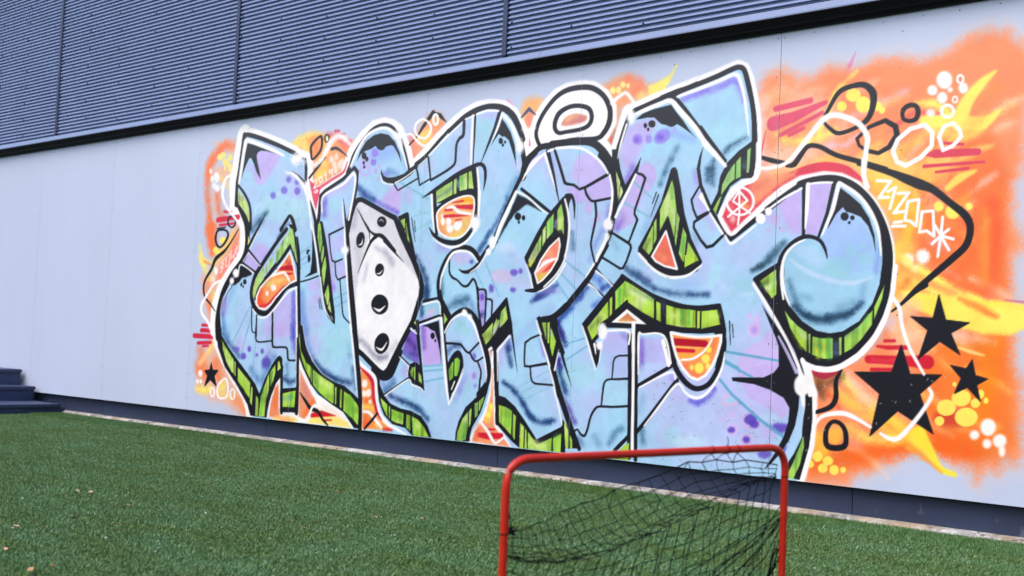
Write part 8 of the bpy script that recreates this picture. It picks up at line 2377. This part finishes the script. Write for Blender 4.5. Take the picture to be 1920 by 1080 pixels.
# ------------------------------------------------------------------ steps at the left end
st = empty('entry_steps', (-11.333, -.6, 0))
tag(st, 'dark navy timber steps climbing beside the pale wall at the left edge', 'steps')
STEPS = [(-10.526, 0.100), (-11.036, 0.238), (-11.333, 0.392)]          # (x of the nosing, top height)
Y0S, Y1S = -2.6, -.034
for i, (xn, zt) in enumerate(STEPS):
    xb = STEPS[i + 1][0] - .02 if i + 1 < len(STEPS) else xn - 1.1
    nb = max(1, round((xn - xb) / .14))
    wdt = (xn - xb + .02) / nb
    for k in range(nb):
        x1 = xn - k * wdt
        adopt(bm_obj('tread_board', box_bm(x1 - wdt + .003, x1, Y0S, Y1S, zt - .032, zt, .005, 2), M_STEP), st)
    zl = STEPS[i - 1][1] if i else -.05
    adopt(bm_obj('riser_board', box_bm(xn - .045, xn - .024, Y0S + .01, Y1S + (.055 if zt < Z_BOT else -.002), zl - .002, zt - .0325, .002, 1), M_STEP), st)

# ------------------------------------------------------------------ artificial turf
def turf_patch(name, size, count, seed, upright=False):
    rg = np.random.default_rng(seed)
    n = count
    px, py = rg.uniform(-size / 2, size / 2, n), rg.uniform(-size / 2, size / 2, n)
    az = rg.uniform(0, 2 * math.pi, n)
    h = rg.normal(.0175, .0035, n).clip(.008, .027)
    lean = rg.uniform(.15, .95, n)
    if upright:                # blades made long and upright so the strip along the wall shades darker
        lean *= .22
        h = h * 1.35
    # the pile is brushed a little one way
    br = .05 if upright else .30
    dx, dy = np.cos(az) * lean + br, np.sin(az) * lean - br * .6
    w = rg.uniform(.0006, .0010, n)
    wx, wy = -np.sin(az) * w, np.cos(az) * w
    base = np.stack([px, py, np.zeros(n)], 1)
    side = np.stack([wx, wy, np.zeros(n)], 1)
    mid = base + np.stack([dx * h * .42, dy * h * .42, h * .62], 1)
    tip = base + np.stack([dx * h * 1.05, dy * h * 1.05, h * (1.0 - .25 * lean)], 1)
    V = np.stack([base - side, base + side, mid + side * .9, mid - side * .9, tip], 1).reshape(-1, 3)
    k = np.arange(n)[:, None] * 5
    quads = (k + np.array([[0, 1, 2, 3]])).ravel()
    tris = (k + np.array([[3, 2, 4]])).ravel()
    me = bpy.data.meshes.new(name)
    me.vertices.add(len(V))
    me.vertices.foreach_set('co', V.astype(np.float32).ravel())
    loops = np.concatenate([quads, tris]).astype(np.int32)
    me.loops.add(len(loops))
    me.loops.foreach_set('vertex_index', loops)
    me.polygons.add(2 * n)
    me.polygons.foreach_set('loop_start', np.concatenate([np.arange(n) * 4, n * 4 + np.arange(n) * 3]).astype(np.int32))
    me.update(calc_edges=True)
    sh = rg.beta(1.15, 1.5, n).astype(np.float32)
    sh[rg.random(n) < .03] = 1.0
    at = me.attributes.new('shade', 'FLOAT', 'POINT')
    at.data.foreach_set('value', np.repeat(sh, 5))
    me.materials.append(M_BLADE)
    return bpy.data.objects.new(name, me)


tcol = bpy.data.collections.new('turf_variants')
SIZE = .42
for i in range(5):
    tcol.objects.link(turf_patch('turf_patch_%d' % i, SIZE * 1.02, 17000, 30 + i))
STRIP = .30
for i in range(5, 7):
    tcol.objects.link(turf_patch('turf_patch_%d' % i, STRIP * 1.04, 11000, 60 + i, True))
pts, pick = [], []
gx = -15.0
while gx < 1.2:
    gy = -.035 - STRIP - SIZE / 2 + .02
    while gy > -4.7:
        pts.append((gx, gy, .0))
        pick.append(rnd.randint(0, 4))
        gy -= SIZE
    gx += SIZE
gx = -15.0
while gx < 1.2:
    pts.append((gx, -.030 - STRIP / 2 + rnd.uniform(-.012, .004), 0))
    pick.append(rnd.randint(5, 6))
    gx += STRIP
tm = bpy.data.meshes.new('artificial_turf')
tm.from_pydata(pts, [], [])
pa = tm.attributes.new('pick', 'INT', 'POINT')
pa.data.foreach_set('value', pick)
turf = bpy.data.objects.new('artificial_turf', tm)
COL.objects.link(turf)
tag(turf, 'short green artificial turf covering the ground in front of the mural', 'turf', kind='stuff')
ng = bpy.data.node_groups.new('turf_scatter', 'GeometryNodeTree')
ng.interface.new_socket('Geometry', in_out='INPUT', socket_type='NodeSocketGeometry')
ng.interface.new_socket('Geometry', in_out='OUTPUT', socket_type='NodeSocketGeometry')
N = ng.nodes
gi, go = N.new('NodeGroupInput'), N.new('NodeGroupOutput')
ci = N.new('GeometryNodeCollectionInfo')
ci.inputs['Collection'].default_value = tcol
ci.inputs['Separate Children'].default_value = True
ci.inputs['Reset Children'].default_value = True
iop = N.new('GeometryNodeInstanceOnPoints')
iop.inputs['Pick Instance'].default_value = True
ri = N.new('GeometryNodeInputNamedAttribute'); ri.data_type = 'INT'
ri.inputs['Name'].default_value = 'pick'
rr = N.new('FunctionNodeRandomValue'); rr.data_type = 'INT'
rr.inputs[4].default_value, rr.inputs[5].default_value = 0, 0
rr.inputs['Seed'].default_value = 7
mu = N.new('ShaderNodeMath'); mu.operation = 'MULTIPLY'; mu.inputs[1].default_value = math.pi / 2
cx = N.new('ShaderNodeCombineXYZ')
L = ng.links
L.new(gi.outputs[0], iop.inputs['Points'])
L.new(ci.outputs[0], iop.inputs['Instance'])
L.new([q for q in ri.outputs if q.enabled and q.name == 'Attribute'][0], iop.inputs['Instance Index'])
L.new(rr.outputs[2], mu.inputs[0])
L.new(mu.outputs[0], cx.inputs[2])
L.new(cx.outputs[0], iop.inputs['Rotation'])
L.new(iop.outputs[0], go.inputs[0])
md = turf.modifiers.new('scatter', 'NODES')
md.node_group = ng

# ------------------------------------------------------------------ the small red goal
GA, GB = Vector((-1.983812, -3.376218, 0.534017)), Vector((-1.731490, -2.373879, 0.550624))          # top corners of the front frame
goal = empty('sports_goal', ((GA.x + GB.x) / 2, (GA.y + GB.y) / 2, 0))
tag(goal, 'small red tubular goal with sagging torn black net on the turf', 'goal')
TR = .0112


def bend(points, rad, n=8):
    out = [Vector(points[0])]
    for a, b, c in zip(points[:-2], points[1:-1], points[2:]):
        a, b, c = Vector(a), Vector(b), Vector(c)
        u, w = (a - b).normalized(), (c - b).normalized()
        s, e = b + u * rad, b + w * rad
        for k in range(n + 1):
            t = k / n
            out.append(s * (1 - t) ** 2 + b * 2 * t * (1 - t) + e * t * t)
    out.append(Vector(points[-1]))
    return out


ax = (GB - GA); ax.z = 0; ax.normalize()
back = Vector((-ax.y, ax.x, 0))                # away from the open side
GA0, GB0 = Vector((GA.x, GA.y, TR)), Vector((GB.x, GB.y, TR))
ja, jb = GA0.lerp(GA, .60), GB0.lerp(GB, .60)
bm = bmesh.new()
tube(bm, bend([ja, GA, GB, jb], .075), TR, 14, False)
adopt(bm_obj('crossbar', bm, M_RED, smooth=True), goal)
for j, g0 in ((ja, GA0), (jb, GB0)):
    bm = bmesh.new()
    jj = j - Vector((0, 0, .001))
    tube(bm, [jj, jj.lerp(g0, .01)] + [jj.lerp(g0, t) for t in (.2, .4, .6, .8, .99)] + [g0], TR * .97, 14, False)
    adopt(bm_obj('post', bm, M_RED, smooth=True), goal)
DEPTH = .42
bm = bmesh.new()
tube(bm, bend([GA0 + back * TR, GA0 + back * DEPTH, GB0 + back * DEPTH, GB0 + back * TR], .07), TR * .95, 12)
adopt(bm_obj('ground_frame', bm, M_RED, smooth=True), goal)

net_rng = random.Random(5)
TOPE = [Vector(p) for p in [(-1.754703, -2.384163, 0.490470), (-1.843637, -2.409738, 0.496184), (-1.935440, -2.446711, 0.495797), (-1.992535, -2.509664, 0.483393), (-2.049254, -2.571122, 0.451238), (-2.095841, -2.674260, 0.416347), (-2.120475, -2.854043, 0.371398), (-2.090751, -3.063679, 0.348561), (-2.031247, -3.236942, 0.339338), (-1.993176, -3.364260, 0.346350)]]
RIDGE = [Vector(p) for p in [(-1.750535, -2.400376, 0.465819), (-1.763485, -2.451819, 0.456129), (-1.778342, -2.510840, 0.438954), (-1.803406, -2.610405, 0.400325), (-1.827675, -2.706813, 0.367601), (-1.852139, -2.803996, 0.336176), (-1.876722, -2.901649, 0.304569), (-1.908764, -3.028938, 0.274847), (-1.944321, -3.170185, 0.260572), (-1.974225, -3.288979, 0.271906), (-1.992870, -3.363046, 0.288045)]]


def resample(P, n):
    d = [0]
    for a, b in zip(P[:-1], P[1:]):
        d.append(d[-1] + (b - a).length)
    out, k = [], 0
    for i in range(n):
        t = d[-1] * i / (n - 1)
        while k < len(P) - 2 and d[k + 1] < t:
            k += 1
        s = (t - d[k]) / max(d[k + 1] - d[k], 1e-6)
        out.append(P[k].lerp(P[k + 1], s))
    return out


NC = 27
TB, RB = resample(TOPE, NC), resample(RIDGE, NC)
ROWS = 8
grid = []
for r in range(ROWS):
    t = r / (ROWS - 1)
    row = []
    for i in range(NC):
        p = TB[i].lerp(RB[i], t)
        p.z -= .05 * math.sin(math.pi * t) * (.4 + .6 * math.sin(math.pi * i / (NC - 1)))
        p += Vector((net_rng.uniform(-1, 1), net_rng.uniform(-1, 1), net_rng.uniform(-1, 1))) * .006
        row.append(p)
    grid.append(row)
bm = bmesh.new()
CORD = .0014


def cord(pts, r=CORD):
    tube(bm, pts, r, 4, False)


for row in grid:
    cord(row, CORD * (1.5 if row is grid[0] else 1))
for i in range(NC):
    cord([grid[r][i] for r in range(ROWS)])
for r in range(ROWS - 1):                       # torn, skewed mesh: extra slanting threads
    for i in range(0, NC - 1, 3):
        if net_rng.random() < .15:
            cord([grid[r][i], grid[r + 1][i + 1]])
# curtain hanging from the front fold down to the turf
MESH_H = .042
hang = []
for i in range(NC):
    p0 = grid[-1][i]
    n = max(2, int(p0.z / MESH_H))
    colp = []
    for k in range(n + 1):
        t = k / n
        s = math.sin(t * 2.4)
        colp.append(Vector((p0.x, p0.y, p0.z * (1 - t) + .012 * t)) + back * (.05 * s) + Vector((net_rng.uniform(-1, 1), net_rng.uniform(-1, 1), 0)) * .005)
    hang.append(colp)
    cord(colp)
for k in range(12):
    line = [h[min(k + 1, len(h) - 1)] for h in hang if len(h) > k + 1]
    if len(line) > 2:
        cord([p + Vector((0, 0, -.006 * math.sin(i * .9 + k))) for i, p in enumerate(line)])
# bunched net gathered at the far post
for k in range(8):
    h = .30 + .012 * k * net_rng.uniform(.4, 1.2)
    s = Vector((GB.x, GB.y, min(h, .44))) + back * .014
    e = GA0.lerp(GB0, net_rng.uniform(.05, .75)) + back * net_rng.uniform(.1, .36) + Vector((0, 0, net_rng.uniform(0, .05)))
    cord([s.lerp(e, t) - Vector((0, 0, .11 * math.sin(math.pi * t) * net_rng.uniform(.6, 1.1))) for t in (0, .15, .3, .45, .6, .75, .9, 1)], CORD * 1.2)
for k in range(9):
    s = Vector((GB.x, GB.y, .30 - .01 * k)) + back * .016
    e = Vector((GB.x, GB.y, .02)) + back * (.02 + .02 * k) + ax * net_rng.uniform(-.02, .05)
    cord([s.lerp(e, t) + ax * .02 * math.sin(3 * t + k) for t in (0, .25, .5, .75, 1)], CORD * 1.3)


def wrap(c, axis, r, turns=3):
    """cord tied round a tube"""
    u = axis.orthogonal().normalized()
    w = axis.cross(u)
    pts = [c + axis * (k / 14 - turns / 2) * .004 + (u * math.cos(k * 2 * math.pi / 14) + w * math.sin(k * 2 * math.pi / 14)) * r for k in range(14 * turns)]
    cord(pts, CORD * 1.1)


up = Vector((0, 0, 1))
for t in (.70, .76, .80):
    c = GA.lerp(GB, t)
    wrap(c, ax, TR + .0006, 1)
    i = int((1 - t) * 14)
    cord([c - up * TR, grid[0][i].lerp(c, .45) + back * .01, grid[0][i]])
    cord([c - up * TR, grid[0][i + 1].lerp(c, .5), grid[0][i + 1]])
    if t == .76:
        cord([c + up * TR, c + up * (TR + .016) + ax * .003, c + up * (TR + .026) - ax * .002])
for h in (.345, .46):
    p = Vector((GA.x, GA.y, h)) if h < .4 else Vector((GB.x, GB.y, h))
    wrap(p, up, TR + .0006, 1)
c = grid[0][-2]
for k in range(8):                              # knot near the near post
    cord([c + Vector((net_rng.uniform(-1, 1), net_rng.uniform(-1, 1), net_rng.uniform(-1, 1))) * .014 for q in range(5)], CORD * 1.4)
cord([c, c + up * .03 - ax * .006, c + up * .052 - ax * .012], CORD * 1.2)
net = adopt(tag(bm_obj('net', bm, M_NET), kind='stuff'), goal)
net['label'] = 'torn black cord net sagging from the far corner'

# ------------------------------------------------------------------ litter on the turf
LEAVES = [(-5.274, -2.329, 0.044, 0.54, 'pale tan curled leaf, middle of the left turf'), (-4.629, -3.098, 0.044, 1.49, 'pale pinkish leaf nearest the lower left corner'), (-5.333, -2.626, 0.040, 5.05, 'tan leaf just left of the step-side turf centre'), (-5.399, -2.659, 0.028, 3.67, 'small dry brown leaf flake lying on the green turf'), (-5.719, -2.673, 0.032, 0.59, 'small dry brown leaf flake lying on the green turf'), (-4.124, -3.633, 0.048, 2.73, 'orange-brown leaf cut by the left edge'), (-3.720, -3.738, 0.048, 3.02, 'brown leaf at the very bottom edge on the left'), (-4.394, -3.026, 0.032, 1.01, 'small dry brown leaf flake lying on the green turf'), (-4.848, -2.712, 0.032, 4.63, 'small dry brown leaf flake lying on the green turf'), (-4.375, -3.071, 0.028, 0.72, 'small dry brown leaf flake lying on the green turf'), (-4.696, -1.599, 0.048, 2.46, 'red-brown leaf in the middle of the turf'), (-4.456, -2.023, 0.036, 3.26, 'small dry brown leaf flake lying on the green turf'), (-3.949, -2.010, 0.040, 2.71, 'small dry brown leaf flake lying on the green turf'), (-3.885, -2.470, 0.040, 3.70, 'small dry brown leaf flake lying on the green turf'), (-4.063, -2.583, 0.036, 4.65, 'small dry brown leaf flake lying on the green turf'), (-8.144, -0.213, 0.040, 6.02, 'tan leaf lying close to the wall footing'), (-8.161, -0.544, 0.028, 1.79, 'small dry brown leaf flake lying on the green turf'), (-3.573, -3.466, 0.036, 4.09, 'small dry brown leaf flake lying on the green turf'), (-4.564, -3.375, 0.040, 4.39, 'small dry brown leaf flake lying on the green turf'), (-4.481, -3.298, 0.032, 1.84, 'small dry brown leaf flake lying on the green turf'), (-9.681, -0.422, 0.028, 0.01, 'small dry brown leaf flake lying on the green turf'), (-7.975, -1.330, 0.032, 6.13, 'small dry brown leaf flake lying on the green turf'), (-3.810, -1.857, 0.032, 1.88, 'small dry brown leaf flake lying on the green turf'), (-3.742, -3.647, 0.040, 1.98, 'small dry brown leaf flake lying on the green turf'), (-5.814, -2.038, 0.044, 5.62, 'tan leaf on the upper left turf'), (-5.741, -2.109, 0.024, 3.69, 'small dry brown leaf flake lying on the green turf'), (-10.311, -0.534, 0.032, 2.97, 'small dry brown leaf flake lying on the green turf'), (-10.411, -0.374, 0.032, 4.87, 'small dry brown leaf flake lying on the green turf'), (-10.517, -0.218, 0.028, 0.19, 'small dry brown leaf flake lying on the green turf'), ]


def leaf_mesh(seed, curl):
    r = random.Random(seed)
    n = 8
    v, f = [], []
    for i in range(n + 1):
        t = i / n
        wd = math.sin(math.pi * min(t * 1.02, 1)) ** .8 * .34 * (1 + r.uniform(-.15, .15))
        zc = curl * (t - .5) ** 2 * 1.6
        v += [(t - .5, -wd, zc + wd * .5), (t - .5, 0, zc), (t - .5, wd * r.uniform(.8, 1.1), zc + wd * .45)]
    for i in range(n):
        for k in range(2):
            p = i * 3 + k
            f.append((p, p + 3, p + 4, p + 1))
    me = bpy.data.meshes.new('dry_leaf')
    me.from_pydata(v, [], f)
    me.update()
    me.materials.append(M_LEAF)
    return me


LM = [leaf_mesh(s, c) for s, c in ((1, .35), (2, .6), (3, .2))]
for i, (x, y, s, rz, lb) in enumerate(LEAVES):
    o = bpy.data.objects.new('dry_leaf', LM[i % 3])
    COL.objects.link(o)
    o.location = (x, y, .026)
    s *= .72
    o.scale = (s, s, s)
    o.rotation_euler = (rnd.uniform(-.35, .35), rnd.uniform(-.35, .35), rz)
    tag(o, lb, 'leaf', 'dry leaves scattered on the turf')
PEBBLES = [(-5.306, -2.983, 0.0098, 'white pebble on the far left turf'), (-3.794, -3.230, 0.0085, 'white pebble low on the left turf'), (-2.083, -1.450, 0.0074, 'white pebble at the right of the goal'), (-4.151, -3.220, 0.0096, 'tiny pale pebble speck lying on the green turf'), (-4.472, -2.551, 0.0107, 'tiny pale pebble speck lying on the green turf'), (-3.779, -2.729, 0.0078, 'tiny pale pebble speck lying on the green turf'), (-4.547, -3.396, 0.0095, 'tiny pale pebble speck lying on the green turf'), (-5.821, -0.149, 0.0082, 'white fleck of rubble by the footing, mid wall'), (-3.560, -2.257, 0.0100, 'tiny pale pebble speck lying on the green turf'), ]
pm = bmesh.new()
bmesh.ops.create_icosphere(pm, subdivisions=2, radius=1)
for v_ in pm.verts:
    v_.co *= 1 + .18 * math.sin(v_.co.x * 5 + v_.co.y * 3) * math.cos(v_.co.z * 4)
    v_.co.z *= .6
PM = bpy.data.meshes.new('pebble')
pm.to_mesh(PM)
pm.free()
PM.polygons.foreach_set('use_smooth', [True] * len(PM.polygons))
PM.materials.append(M_PEBBLE)
for x, y, s, lb in PEBBLES:
    o = bpy.data.objects.new('pebble', PM)
    COL.objects.link(o)
    o.location = (x, y, .024)
    s *= .55
    o.scale = (s, s * .8, s)
    o.rotation_euler = (0, 0, rnd.uniform(0, 6))
    tag(o, lb, 'pebble', 'pale pebbles scattered on the turf')
